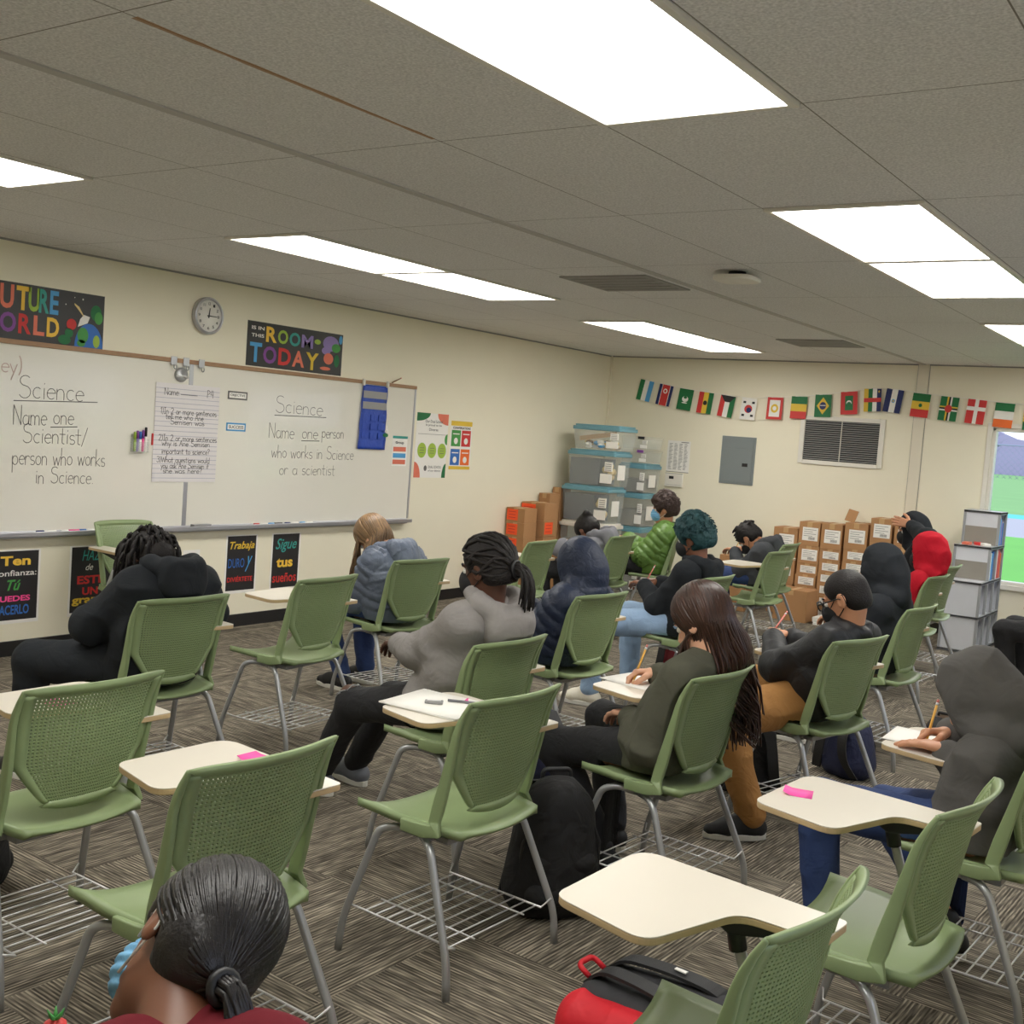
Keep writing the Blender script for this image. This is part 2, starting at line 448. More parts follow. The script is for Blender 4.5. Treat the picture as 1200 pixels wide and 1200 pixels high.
# a single-stroke hand for the writing on the boards: strokes on a 1 x 1 body, descenders below 0
def _arc(cx, cy, rx, ry, a0, a1, n=9):
    return [(cx + rx * math.cos(math.radians(a0 + (a1 - a0) * i / n)), cy + ry * math.sin(math.radians(a0 + (a1 - a0) * i / n))) for i in range(n + 1)]
HAND = {
    'a': (.5, [_arc(.22, .24, .2, .24, 60, 360), [(.42, .48), (.42, .05), (.48, 0)]]),
    'b': (.5, [[(.05, .95), (.05, 0)], _arc(.24, .24, .2, .24, 180, -170)]),
    'c': (.45, [_arc(.24, .24, .2, .24, 50, 310)]),
    'd': (.5, [_arc(.22, .24, .2, .24, 50, 350), [(.42, .95), (.42, 0)]]),
    'e': (.45, [[(.05, .26), (.42, .28)], _arc(.24, .24, .2, .24, 8, 310)]),
    'f': (.35, [_arc(.27, .78, .15, .16, 30, 180) + [(.12, 0)], [(0, .48), (.3, .48)]]),
    'g': (.5, [_arc(.22, .24, .2, .24, 50, 350), [(.42, .48), (.42, -.2)] + _arc(.24, -.2, .18, .16, 0, -150)]),
    'h': (.48, [[(.05, .95), (.05, 0)], [(.05, .25)] + _arc(.22, .27, .17, .2, 160, 0) + [(.39, 0)]]),
    'i': (.2, [[(.1, .48), (.1, 0)], [(.1, .66), (.11, .7)]]),
    'j': (.25, [[(.15, .48), (.15, -.2), (.02, -.3)], [(.15, .66), (.16, .7)]]),
    'k': (.45, [[(.05, .95), (.05, 0)], [(.36, .46), (.06, .2), (.4, 0)]]),
    'l': (.2, [[(.1, .95), (.1, 0)]]),
    'm': (.72, [[(.05, .48), (.05, 0)], [(.05, .25)] + _arc(.19, .3, .14, .17, 160, 0) + [(.33, 0)], [(.33, .25)] + _arc(.48, .3, .15, .17, 160, 0) + [(.63, 0)]]),
    'n': (.48, [[(.05, .48), (.05, 0)], [(.05, .25)] + _arc(.22, .28, .17, .2, 160, 0) + [(.39, 0)]]),
    'o': (.48, [_arc(.24, .24, .2, .24, 90, 450)]),
    'p': (.5, [[(.05, .48), (.05, -.4)], _arc(.24, .24, .2, .24, 180, -170)]),
    'q': (.5, [_arc(.22, .24, .2, .24, 50, 350), [(.42, .48), (.42, -.4)]]),
    'r': (.38, [[(.05, .48), (.05, 0)], [(.05, .25)] + _arc(.22, .3, .16, .18, 160, 40)]),
    's': (.4, [_arc(.2, .36, .15, .12, 40, 270) + _arc(.2, .12, .16, .12, 90, -140)]),
    't': (.38, [[(.16, .8), (.16, .1)] + _arc(.26, .1, .1, .1, 180, 290), [(0, .5), (.34, .5)]]),
    'u': (.48, [[(.05, .48), (.05, .2)] + _arc(.22, .2, .17, .2, 180, 350) + [(.4, .48)], [(.4, .48), (.41, 0)]]),
    'v': (.42, [[(.02, .48), (.2, 0), (.38, .48)]]),
    'w': (.6, [[(.02, .48), (.15, 0), (.28, .42), (.42, 0), (.56, .48)]]),
    'x': (.42, [[(.02, .48), (.38, 0)], [(.38, .48), (.02, 0)]]),
    'y': (.42, [[(.03, .48), (.2, .04)], [(.4, .48), (.1, -.38)]]),
    'z': (.42, [[(.03, .48), (.38, .48), (.03, 0), (.4, 0)]]),
    'S': (.65, [_arc(.33, .76, .24, .22, 40, 270) + _arc(.31, .27, .27, .27, 90, -150)]),
    'N': (.65, [[(.05, 0), (.05, .95), (.55, 0), (.55, .95)]]),
    'A': (.6, [[(.03, 0), (.28, .95), (.54, 0)], [(.12, .36), (.45, .36)]]), 'W': (.8, [[(.03, .95), (.2, 0), (.39, .8), (.58, 0), (.76, .95)]]), 'R': (.55, [[(.06, 0), (.06, .95)], [(.06, .93)] + _arc(.2, .7, .22, .24, 80, -90) + [(.06, .46)], [(.2, .46), (.46, 0)]]),
    'P': (.5, [[(.06, 0), (.06, .95)], [(.06, .93)] + _arc(.2, .7, .22, .24, 80, -90) + [(.06, .46)]]),
    'I': (.4, [[(.2, 0), (.2, .95)], [(.05, .95), (.35, .95)], [(.05, 0), (.35, 0)]]),
    '/': (.4, [[(.02, -.1), (.36, .9)]]), '.': (.2, [[(.08, 0), (.1, .03)]]), ':': (.2, [[(.08, .05), (.1, .08)], [(.08, .4), (.1, .43)]]),
    '_': (.5, [[(0, -.05), (.55, -.05)]]), ')': (.3, [_arc(-.05, .42, .25, .6, -60, 60)]),
    '1': (.3, [[(.05, .75), (.18, .95), (.18, 0)]]), '2': (.5, [_arc(.24, .7, .2, .22, 160, -30) + [(.04, 0), (.46, 0)]]),
    '3': (.48, [_arc(.2, .72, .2, .2, 150, -90) + _arc(.2, .26, .23, .26, 90, -150)]), '4': (.5, [[(.2, .95), (.05, .4), (.45, .4)], [(.38, .95), (.38, 0)]]),
    '?': (.4, [_arc(.2, .74, .17, .2, 170, -80) + [(.2, .22)], [(.2, .03), (.21, 0)]]), ' ': (.4, []),
}
def hand_write(mb, s, fn, u0, v0, w, h, r, off=0.0015, jit=0.012):
    """Handwriting as flat strokes of half-width r, fitted to width w and body height h."""
    tot = sum(HAND.get(ch, HAND[' '])[0] for ch in s); sx = w / tot; cx = 0.0
    for ch in s:
        adv, strokes = HAND.get(ch, HAND[' '])
        dy = random.uniform(-jit, jit) * 2
        for st in strokes:
            P = [Vector((u0 + (cx + x) * sx, v0 + (y + dy) * h)) for x, y in st]
            for i in range(len(P) - 1):
                t = P[i + 1] - P[i]
                t = t.normalized() if t.length > 1e-9 else Vector((1, 0))
                q = Vector((-t.y, t.x)) * r; a = P[i] - t * r * .6; c = P[i + 1] + t * r * .6; o_ = off + .00003 * (i % 2)
                mb.add([fn(a.x + q.x, a.y + q.y, o_), fn(a.x - q.x, a.y - q.y, o_), fn(c.x - q.x, c.y - q.y, o_), fn(c.x + q.x, c.y + q.y, o_)], [(0, 1, 2, 3)])
        cx += adv
def disc(fn, u, v, ru, rv=None, off=0.001, n=20, a0=0, a1=360):
    rv = ru if rv is None else rv
    return [fn(u + ru * math.cos(math.radians(a0 + (a1 - a0) * i / n)), v + rv * math.sin(math.radians(a0 + (a1 - a0) * i / n)), off) for i in range(n + (0 if a1 - a0 == 360 else 1))]
def flat(mb, P, mi=0):
    mb.mi = mi; mb.add(P, [tuple(range(len(P)))])
def rect(mb, fn, u0, v0, u1, v1, off=0.001, mi=0):
    flat(mb, [fn(u0, v0, off), fn(u1, v0, off), fn(u1, v1, off), fn(u0, v1, off)], mi)

# ================================================================== THE ROOM
b = MB(); b.box2((-0.3, YR - 0.3, -0.12), (XR + 0.3, YB + 0.3, 0)); struct(b.build('floor', M['carpet']))
b = MB(); b.box2((-0.3, YR - 0.3, H), (XR + 0.3, YB + 0.3, H + 0.12)); struct(b.build('ceiling', M['ceiling']))
b = MB(); b.box2((-0.12, YR - 0.12, 0), (0, YB + 0.12, H)); struct(b.build('wall_left', M['wall_vinyl']))
# right wall; three unseen windows added to brighten the room with bluish daylight
RW = [(0.3, 2.2), (4.2, 6.1), (8.0, 9.9)]; RZ0, RZ1 = 0.95, 2.05
b = MB(); b.box2((XR, YR - 0.12, 0), (XR + 0.12, YB + 0.12, RZ0)); b.box2((XR, YR - 0.12, RZ1), (XR + 0.12, YB + 0.12, H))
for a_, c_ in zip([YR - 0.12] + [q[1] for q in RW], [q[0] for q in RW] + [YB + 0.12]): b.box2((XR, a_, RZ0), (XR + 0.12, c_, RZ1))
struct(b.build('wall_right', M['wall_vinyl']))
for k_, (a_, c_) in enumerate(RW):
    b = MB()
    for p_, q_ in (((a_ - .04, RZ0 - .04), (a_, RZ1 + .04)), ((c_, RZ0 - .04), (c_ + .04, RZ1 + .04)), ((a_, RZ1), (c_, RZ1 + .04)), ((a_, RZ0 - .04), (c_, RZ0)), (((a_ + c_) / 2 - .02, RZ0), ((a_ + c_) / 2 + .02, RZ1))):
        b.box2((XR - .015, p_[0], p_[1]), (XR + .05, q_[0], q_[1]))
    w_ = struct(b.build('window_%d' % (k_ + 2), M['white_paint'])); b = MB(); b.box2((XR + .055, a_, RZ0), (XR + .059, c_, RZ1)); b.build('window_glass', M['glass'], w_)
b = MB(); b.box2((0, YR - 0.12, 0), (XR, YR, H)); struct(b.build('wall_rear', M['wall_vinyl']))
WX0, WX1, WZ0, WZ1 = 4.10, 6.0, 0.54, 1.97
b = MB()
b.box2((0, YB, 0), (WX0, YB + 0.12, H)); b.box2((WX1, YB, 0), (XR, YB + 0.12, H)); b.box2((WX0, YB, 0), (WX1, YB + 0.12, WZ0)); b.box2((WX0, YB, WZ1), (WX1, YB + 0.12, H))
struct(b.build('wall_back', M['wall_vinyl']))
for nm, a, c in (('baseboard_left', (0, YR, 0), (0.012, YB, 0.095)), ('baseboard_right', (XR - 0.012, YR, 0), (XR, YB, 0.095)),
                 ('baseboard_back', (0.012, YB - 0.012, 0), (XR - 0.012, YB, 0.095)), ('baseboard_rear', (0.012, YR, 0), (XR - 0.012, YR + 0.012, 0.095))):
    b = MB(); b.box2(a, c); struct(b.build(nm, M['rubber_black'], bevel=0.003))
# the joint where the two halves of the building meet: ceiling strip and wall batten
b = MB(); b.box2((XS - 0.02, YR, H - 0.006), (XS + 0.02, YB, H)); b.box2((XS - 0.034, YR, H - 0.003), (XS - 0.026, YB, H)); struct(b.build('trim_1', M['seam_strip']))
b = MB(); b.box2((XS - 0.05, YB - 0.012, 0.095), (XS + 0.055, YB, H)); struct(b.build('trim_2', M['wall_batten'], bevel=0.004))
b = MB()
for x_ in (XS - .054, XS + .056): b.box2((x_, YB - 0.004, 0.095), (x_ + .004, YB, H - .012))
struct(b.build('trim_5', M['perforated']))
b = MB(); b.box2((0, YB - 0.02, 0.095), (0.02, YB, H)); struct(b.build('trim_3', M['wall_vinyl'], bevel=0.004))
b = MB()                                                             # dark joint along the top of the walls
b.box2((0, YR, H - 0.012), (0.008, YB, H)); b.box2((0.008, YB - 0.008, H - 0.012), (XR, YB, H)); struct(b.build('trim_4', M['perforated']))
# window
b = MB()
for a, c in (((WX0 - 0.045, YB - 0.018, WZ0 - 0.045), (WX0, YB, WZ1 + 0.045)), ((WX1, YB - 0.018, WZ0 - 0.045), (WX1 + 0.045, YB, WZ1 + 0.045)),
             ((WX0, YB - 0.018, WZ1), (WX1, YB, WZ1 + 0.045)), ((WX0 - 0.06, YB - 0.04, WZ0 - 0.045), (WX1 + 0.06, YB, WZ0)),
             ((WX0, YB, WZ0), (WX0 + 0.03, YB + 0.1, WZ1)), ((WX1 - 0.03, YB, WZ0), (WX1, YB + 0.1, WZ1)), ((WX0, YB, WZ0), (WX1, YB + 0.1, WZ0 + 0.03)), ((WX0, YB, WZ1 - 0.03), (WX1, YB + 0.1, WZ1)),
             ((5.03, YB + 0.03, WZ0), (5.08, YB + 0.08, WZ1))):
    b.box2(a, c)
w1 = struct(b.build('window_1', M['white_paint'], bevel=0.004))
b = MB(); b.box2((WX0 + 0.02, YB + 0.055, WZ0 + 0.02), (WX1 - 0.02, YB + 0.059, WZ1 - 0.02)); b.build('window_glass', M['glass'], w1)

# ------------------------------------------------------------------ outside the window
def gslab(nm, m, y0, y1, z):
    b = MB(); b.box2((-160, y0, z - 0.1), (160, y1, z)); return struct(b.build(nm, M[m]))
gslab('ground_lawn', 'grass_near', YB + 0.14, 33, -0.25)
b = MB(); b.box2((XR + 0.14, -60, -0.35), (160, YB + 0.14, -0.25)); struct(b.build('ground_yard', M['track_grey']))  # unseen ground that reflects daylight in through the added windows
gslab('ground_path', 'track_grey', 33, 45, -0.25)
gslab('ground_turf', 'turf_teal', 45, 49, -0.25)
gslab('ground_field', 'grass_field', 49, 330, -0.25)
fence = thing('chain_link_fence', 'tall pale chain-link fence across the far edge of the field outside the window', 'fence', (0, 200, -0.25))
b = MB()
for i in range(200): b.tube([(-150 + i * 1.0, 0, 0), (-150 + i * 1.0 + 5.5, 0, 5.5)], 0.03, 3); b.tube([(-150 + i * 1.0 + 5.5, 0, 0), (-150 + i * 1.0, 0, 5.5)], 0.03, 3)
b.build('netting', M['fence_wire'], fence)
for i in range(9):
    b = MB(); b.tube([(-100 + i * 12, 0, 0), (-100 + i * 12, 0, 5.6)], 0.14, 5); b.build('fence_post', M['fence_wire'], fence)
b = MB(); b.tube([(-150, 0, 5.5), (60, 0, 5.5)], 0.12, 5); b.build('top_rail', M['fence_wire'], fence)
def tree(x, y, h, label):
    t = thing('tree', label, 'tree', (x, y, -0.25), 0, 'bare winter trees beyond the field')
    b = MB(); b.tube([(0, 0, 0), (0.2, 0, h * 0.35), (0, 0.1, h * 0.7)], [h * 0.03, h * 0.022, h * 0.01], 6); b.build('trunk', M['bare_tree'], t)
    b = MB()
    for k in range(46):
        a = random.uniform(0, 2 * PI); z0 = random.uniform(.25, .75) * h; r = random.uniform(.2, .34) * h
        p0 = Vector((0.1, 0, z0)); p1 = p0 + Vector((math.cos(a) * r, math.sin(a) * r, r * random.uniform(.3, .9)))
        mid = (p0 + p1) / 2 + Vector((0, 0, -r * .08)); b.tube([p0, mid, p1], [h * .010, h * .006, h * .002], 4)
        for q in range(3):
            b.tube([mid, mid + Vector((random.uniform(-1, 1), random.uniform(-1, 1), random.uniform(.2, 1))) * r * .4], [h * .005, h * .0015], 3)
    b.build('branches', M['bare_tree'], t)
for i in range(7):
    tree(-94 + i * 13 + random.uniform(-1, 1), 222 + random.uniform(-8, 12), random.uniform(12, 14), 'bare lavender-grey tree beyond the far fence, %s from the window edge' % ('seventh', 'sixth', 'fifth', 'fourth', 'third', 'second', 'first')[i])
b = MB()
b.add([(-170 + i * 10, 300, -0.3 + (7 + 4 * math.sin(i * .7) + 2 * math.sin(i * 1.9) if k else 0)) for k in (0, 1) for i in range(40)] + [(-170 + i * 10, 330, -0.3) for i in range(40)],
      [(i, i + 1, 41 + i, 40 + i) for i in range(39)] + [(40 + i, 41 + i, 81 + i, 80 + i) for i in range(39)])
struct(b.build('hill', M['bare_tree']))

# ------------------------------------------------------------------ ceiling lights: pairs of 2 x 4 troffers end to end
def troffer(i, j, label, group='recessed ceiling troffers'):
    x0, x1 = XS + i * T, XS + (i + 1) * T; y0, y1 = Y0 + j * 2 * T, Y0 + (j + 1) * 2 * T
    t = thing('ceiling_light', label, 'ceiling light', ((x0 + x1) / 2, (y0 + y1) / 2, H), 0, group)
    hx, hy = T / 2 - 0.004, T - 0.004
    b = MB()
    for s in (-1, 1):
        b.box((s * (hx - 0.012), 0, -0.006), (0.024, 2 * hy, 0.012)); b.box((0, s * (hy - 0.012), -0.006), (2 * hx - 0.048, 0.024, 0.012))
    b.build('frame', M['white_paint'], t, bevel=0.002)
    b = MB(); b.box((0, 0, -0.003), (2 * hx - 0.05, 2 * hy - 0.05, 0.006)); b.build('lens', M['light_lens'], t)
troffer(2, -2, 'lit ceiling troffer right above the camera, nearer half of its pair')
troffer(2, -1, 'largest lit ceiling troffer, above the tablet chairs by the camera')
troffer(2, 1, 'lit ceiling troffer past the white access point, nearer half of its pair')
troffer(2, 2, 'lit ceiling troffer past the white access point, farther half of its pair')
troffer(2, 4, 'lit ceiling troffer near the window end of the room, nearer half of its pair')
troffer(2, 5, 'lit ceiling troffer near the window end of the room, farther half of its pair')
troffer(-3, -2, 'lit ceiling troffer over the near end of the whiteboard, closer to the camera')
troffer(-3, -1, 'lit ceiling troffer over the near end of the whiteboard, beside the FUTURE poster')
troffer(-3, 1, 'lit ceiling troffer above the middle of the whiteboard, nearer half of its pair')
troffer(-3, 2, 'lit ceiling troffer above the blue pocket chart, farther half of its pair')
troffer(-3, 4, 'lit ceiling troffer above the corner boxes and bins, nearer half of its pair')
troffer(-3, 5, 'lit ceiling troffer above the corner bins, farther half of its pair by the back wall')
for (x, y, lb) in ((XS - .36, Y0 + 2.42 * 2 * T + .05, 'square perforated ceiling air diffuser closer to the access point'), (XS - .36, Y0 + 5.23 * 2 * T, 'square perforated ceiling air diffuser closer to the flag garland')):
    t = thing('ceiling_vent', lb, 'vent', (x, y, H))
    b = MB(); b.box((0, 0, -0.004), (0.57, 0.57, 0.008)); b.build('face', M['perforated'], t, bevel=0.002)
    b = MB()
    for k in range(5): b.box((0, -0.2 + k * 0.1, -0.009), (0.5, 0.012, 0.004))
    b.build('slats', M['perforated'], t)
t = thing('access_point', 'white rounded wireless access point hanging under the ceiling tiles', 'access point', (3.91, 5.62, H))
b = MB(); b.lathe([(0.045, 0), (0.05, -0.025)], 16); b.build('mount', M['plastic_black'], t)
b = MB(); b.smooth = True
b.prism(rounded([(-.11, -.11), (.11, -.11), (.11, .11), (-.11, .11)], .075, 7), -0.05, -0.025); b.build('housing', M['white_paint'], t, bevel=0.008, seg=3)

# ------------------------------------------------------------------ whiteboard
t = thing('whiteboard', 'long whiteboard in two joined panels with oak top rail and handwritten science questions', 'whiteboard', (0, 0, 0))
BY0, BYM, BY1, BZ0, BZ1 = 2.86, 5.296, 7.745, 0.78, 1.915
for y0, y1 in ((BY0, BYM), (BYM, BY1)):
    b = MB(); b.box2((0, y0, BZ0), (0.016, y1, BZ1)); b.build('panel', M['whiteboard'], t)
for a_, c_ in (((0.0, BYM - 0.018, BZ0), (0.0195, BYM + 0.018, BZ1)), ((0, BY1, BZ0), (0.022, BY1 + 0.02, BZ1)), ((0, BY0 - 0.02, BZ0), (0.022, BY0, BZ1))):
    b = MB(); b.box2(a_, c_); b.build('frame_strip', M['aluminium'], t, bevel=0.003)
b = MB(); b.box2((0, BY0 - .02, BZ1), (0.026, BY1 + .02, BZ1 + 0.03)); b.build('map_rail', M['oak_rail'], t, bevel=0.003)
b = MB(); b.box2((0, BY0, BZ0 - 0.045), (0.03, BY1, BZ0)); b.box2((0.03, BY0, BZ0 - 0.022), (0.085, BY1, BZ0 - 0.012)); b.box2((0.08, BY0, BZ0 - 0.03), (0.086, BY1, BZ0)); b.build('marker_tray', M['aluminium'], t, bevel=0.003)
fn = on_left(0.0175)
b = MB()
for s, u, v, w, h in (('Science', 3.99, 1.60, .46, .14), ('Name', 3.965, 1.435, .23, .125), ('one', 4.235, 1.45, .15, .115), ('Scientist/', 4.03, 1.325, .46, .12), ('person who works', 3.97, 1.19, .66, .115), ('in Science.', 4.13, 1.075, .42, .105)):
    hand_write(b, s, fn, u, v, w, h, 0.0019)
for s, u, v, w, h in (('Science', 6.10, 1.625, .52, .13), ('Name', 6.05, 1.43, .27, .12), ('one', 6.40, 1.435, .18, .11), ('person', 6.62, 1.45, .26, .10), ('who works in Science', 6.09, 1.28, .92, .105), ('or a scientist', 6.18, 1.15, .62, .10)):
    hand_write(b, s, fn, u, v, w, h, 0.0018)
for u0, v0, u1, v1 in ((3.965, 1.575, 4.55, 1.60), (4.22, 1.425, 4.41, 1.435), (6.10, 1.60, 6.66, 1.61), (6.40, 1.415, 6.60, 1.42)):
    b.add([fn(u0, v0, .0015), fn(u1, v1, .0015), fn(u1, v1 + .005, .0015), fn(u0, v0 + .005, .0015)], [(0, 1, 2, 3)])
b.build('handwriting', M['ink_grey'], t)
b = MB(); hand_write(b, 'Riney)', fn, 3.72, 1.745, .30, .11, 0.0026); tag(b.build('handwriting', M['ink_pale'], t), 'pale red name')

t = thing('chart_paper', 'large lined chart paper with handwritten questions on the whiteboard joint', 'chart paper', (0, 0, 0))
fn = on_left(0.021)
b = MB(); b.box2((0.0197, 5.0, 1.09), (0.021, 5.555, 1.77)); b.build('sheet', M['paper_lined'], t)
b = MB()
for k in range(20): rect(b, fn, 5.0, 1.115 + k * .0325, 5.555, 1.118 + k * .0325, .0006)
b.build('ruled_lines', M['line_blue'], t)
b = MB()
for s, u, v, w, h in (('Name:', 5.07, 1.69, .13, .05), ('____', 5.21, 1.70, .14, .05), ('P4', 5.44, 1.69, .06, .055), ('1)In 2 or more sentences', 5.045, 1.56, .49, .045), ('tell me who Ane', 5.09, 1.525, .33, .042), ('Semisen was', 5.13, 1.49, .30, .042),
                      ('2)In 2 or more sentences', 5.04, 1.375, .51, .045), ('why is Ane Semisen', 5.07, 1.34, .42, .042), ('important to science?', 5.07, 1.285, .42, .042),
                      ('3)What questions would', 5.035, 1.225, .46, .042), ('you ask Ane Semisen if', 5.07, 1.185, .42, .042), ('she was here?', 5.09, 1.15, .34, .042)):
    hand_write(b, s, fn, u, v, w, h, 0.0020, off=.0010)
b.build('handwriting', M['ink_grey'], t)

# clips and hooks on the map rail
def clip(y, label):
    t = thing('rail_clip', label, 'clip', (0, y, BZ1), 0, 'metal clips on the whiteboard rail')
    b = MB(); b.box2((0.0265, -0.025, -0.02), (0.034, 0.025, 0.04)); b.build('plate', M['aluminium'], t, bevel=0.003)
    b = MB(); b.tube(arc_path([(0.034, 0, -0.015), (0.036, 0, -0.045), (0.06, 0, -0.045), (0.06, 0, -0.02)], .012), 0.004, 6); b.build('hook', M['chair_steel'], t)
clip(5.13, 'metal rail clip farthest from the pocket chart, before the round magnetic hook'); clip(5.235, 'metal rail clip above the round magnetic hook'); clip(5.37, 'metal rail clip above the lined chart, closest to the TODAY poster')
t = thing('magnetic_hook', 'round silver magnet hanging above the lined chart paper', 'magnet', (0.0165, 5.20, 1.835))
b = MB(); b.lathe([(0.0, 0.0), (0.05, 0.0), (0.05, 0.018), (0.04, 0.026), (0.0, 0.028)], 24, axis='x'); b.build('disc', M['chair_steel'], t)
b = MB(); b.tube([(0.028, -0.05, -0.012), (0.03, 0.0, -0.01), (0.03, 0.045, -0.016)], 0.007, 8); b.build('bar', M['chrome_wire'], t)
b = MB(); b.box2((0.0165, 4.985, 1.34), (0.022, 5.0, 1.42)); tag(b.build('magnet_strip', M['p_red'], bevel=.002), 'small red magnet strip beside the lined chart paper', 'magnet')
t = thing('pencil', 'dark pencil stuck slanting on the whiteboard rail beyond the blue pocket chart', 'pencil', (0.03, 7.47, BZ1 + .03))
b = MB(); b.tube([(0, -.05, 0.004), (0, .06, .05)], 0.005, 6); b.build('shaft', M['p_brown'], t)
b = MB(); b.tube([(0, .06, .05), (0, .066, .053)], 0.0056, 6); b.build('eraser', M['p_red'], t)
# word cards
for (z0, z1, s, edge, lb) in ((1.695, 1.755, 'OBJECTIVE', 'ink_grey', 'small bordered word card reading OBJECTIVE, upper of the two on the whiteboard'), (1.465, 1.525, 'SUCCESS', 'p_sky', 'small blue-bordered word card, lower of the two on the whiteboard')):
    t = thing('word_card', lb, 'card', (0, 0, 0))
    b = MB(); b.box2((0.0165, 5.635, z0), (0.0185, 5.82, z1)); b.build('border', M[edge], t)
    b = MB(); rect(b, on_left(0.0186), 5.647, z0 + .011, 5.808, z1 - .011, .0004); b.build('sheet', M['paper'], t)
    b = MB(); put_text(b, s, on_left(0.0186), 5.657, z0 + .019, .14, .022, .012, off=.0010); b.build('lettering', M['ink_black'], t)
# marker pocket with markers
t = thing('marker_holder', 'small clear marker pocket stuck on the whiteboard before the lined chart', 'holder', (0.0165, 4.88, 1.29))
b = MB(); b.box2((0, -.06, 0), (.004, .05, .12)); b.box2((.045, -.06, 0), (.048, .05, .07)); b.box2((0, -.06, 0), (.048, .05, .004)); b.box2((0, -.062, 0), (.048, -.058, .09)); b.box2((0, .048, 0), (.048, .052, .09)); b.build('pocket', M['bin_clear'], t)
for k, (c, cp, h_, lb) in enumerate((('p_lime', 'p_lime', .13, 'green marker at the end of the pocket'), ('p_lilac', 'p_purple', .14, 'lilac marker in the pocket beside the green one'), ('p_white', 'p_blue', .135, 'white marker with blue cap in the pocket'), ('p_pink', 'p_purple', .145, 'pink marker with purple cap in the pocket'), ('p_white', 'p_black', .165, 'white marker with black cap in the pocket, tallest'))):
    m_ = thing('marker', 'whiteboard ' + lb, 'marker', (0.0165 + .025, 4.88 - .046 + k * .0215, 1.2945), 0, 'markers in the wall pocket')
    b = MB(); b.lathe([(.006, 0), (.0085, .003), (.0085, h_ * .62)], 10); b.build('barrel', M[c], m_)
    b = MB(); b.lathe([(.0092, h_ * .62), (.0092, h_ * .95), (.007, h_)], 10); b.build('cap', M[cp], m_)
# markers lying on the tray
for (y, c1, c2, lb) in ((4.13, 'p_navy', 'p_white', 'navy capped marker lying on the tray above the Ten confianza poster'), (4.30, 'p_white', 'p_pink', 'pink capped marker lying on the tray'), (4.43, 'p_blue', 'p_white', 'blue capped marker lying on the tray beside the pink one'),
                        (4.61, 'p_black', 'p_black', 'black marker lying on the tray by the front chair'), (5.92, 'p_red', 'p_white', 'red capped marker lying on the tray above the Trabaja poster'), (6.07, 'p_sky', 'p_black', 'blue marker with black cap lying on the tray'), (6.24, 'p_navy', 'p_white', 'navy capped marker on the tray above the Sigue poster'), (6.40, 'p_sky', 'p_white', 'light blue capped marker on the tray nearest the blond person')):
    m_ = thing('marker', lb, 'marker', (0.058, y, BZ0 - 0.003), 0, 'markers on the whiteboard tray')
    b = MB(); b.tube([(0, 0, 0), (0, .05, 0)], .0088, 8); b.build('cap', M[c1], m_)
    b = MB(); b.tube([(0, .05, 0), (0, .135, 0)], .0082, 8); b.build('barrel', M[c2], m_)
t = thing('eraser', 'flat grey eraser lying on the whiteboard tray by the centre joint', 'eraser', (0.056, 5.42, BZ0 - .012))
b = MB(); b.box2((-.022, -.08, 0), (.022, .08, .012)); b.build('felt', M['ink_grey'], t, bevel=.003)
b = MB(); b.box2((-.02, -.08, .012), (.02, .08, .024)); b.build('grip', M['plastic_grey'], t, bevel=.004)
# blue pocket chart hanging from the rail
t = thing('pocket_chart', 'royal blue pocket chart hanging from two white hooks over the whiteboard', 'pocket chart', (0, 0, 0))
b = MB(); n = 20
b.add([(0.024 + .012 * (i / n) ** 2 + .004 * math.sin(i * .9 + j * 2), 7.045 + .33 * j / 6 + (.02 - .03 * (i / n)) * (1 if j == 0 else 0), 1.91 - .535 * i / n) for i in range(n + 1) for j in range(7)],
      [(i * 7 + j, i * 7 + j + 1, i * 7 + j + 8, i * 7 + j + 7) for i in range(n) for j in range(6)]); b.sm = [True] * len(b.sm)
o = b.build('backing', M['p_blue'], t); md = o.modifiers.new('thick', 'SOLIDIFY'); md.thickness = .003
M['p_royal'] = mat('p_royal', rgb(36, 74, 178), rough=.45, wrinkle=.008, wscale=14); o.data.materials[0] = M['p_royal']
for z in (1.80, 1.71):
    b = MB(); b.box2((.034, 7.065, z), (.037, 7.36, z + .06)); b.build('clear_strip', M['plastic_grey'], t)
for r_ in range(3):
    for c_ in range(3):
        b = MB(); b.box2((.040, 7.065 + c_ * .1, 1.615 - r_ * .075), (.044, 7.15 + c_ * .1, 1.665 - r_ * .075)); b.build('pocket', M['p_royal'], t)
for y in (7.06, 7.36):
    b = MB(); b.box2((.026, y - .012, 1.90), (.045, y + .012, 1.955)); b.build('hook', M['white_paint'], t, bevel=.003)
b = MB(); flat(b, disc(on_left(.046), 7.36, 1.50, .035, .018)); b.build('green_bird', M['p_dgreen'], t)
b = MB(); put_text(b, 'A', on_left(.046), 7.345, 1.525, .05, .06, .02); b.build('lettering', M['p_white'], t)

def sheet(name, label, cat, u0, v0, u1, v1, m, fnb=None, off=0.0, th=0.0015):
    """A sheet of paper on the whiteboard wall (or back wall)."""
    t = thing(name, label, cat, (0, 0, 0))
    b = MB()
    if fnb is None: b.box2((off, u0, v0), (off + th, u1, v1))
    else: b.box2((u0, YB - off - th, v0), (u1, YB - off, v1))
    b.build('sheet', M[m], t)
    return t
def art(t, mats):
    """mesh of flat coloured shapes: returns (MB, finish)."""
    b = MB(); ms = [M[k] for k in mats]
    return b, (lambda nm: b.build(nm, ms, t))

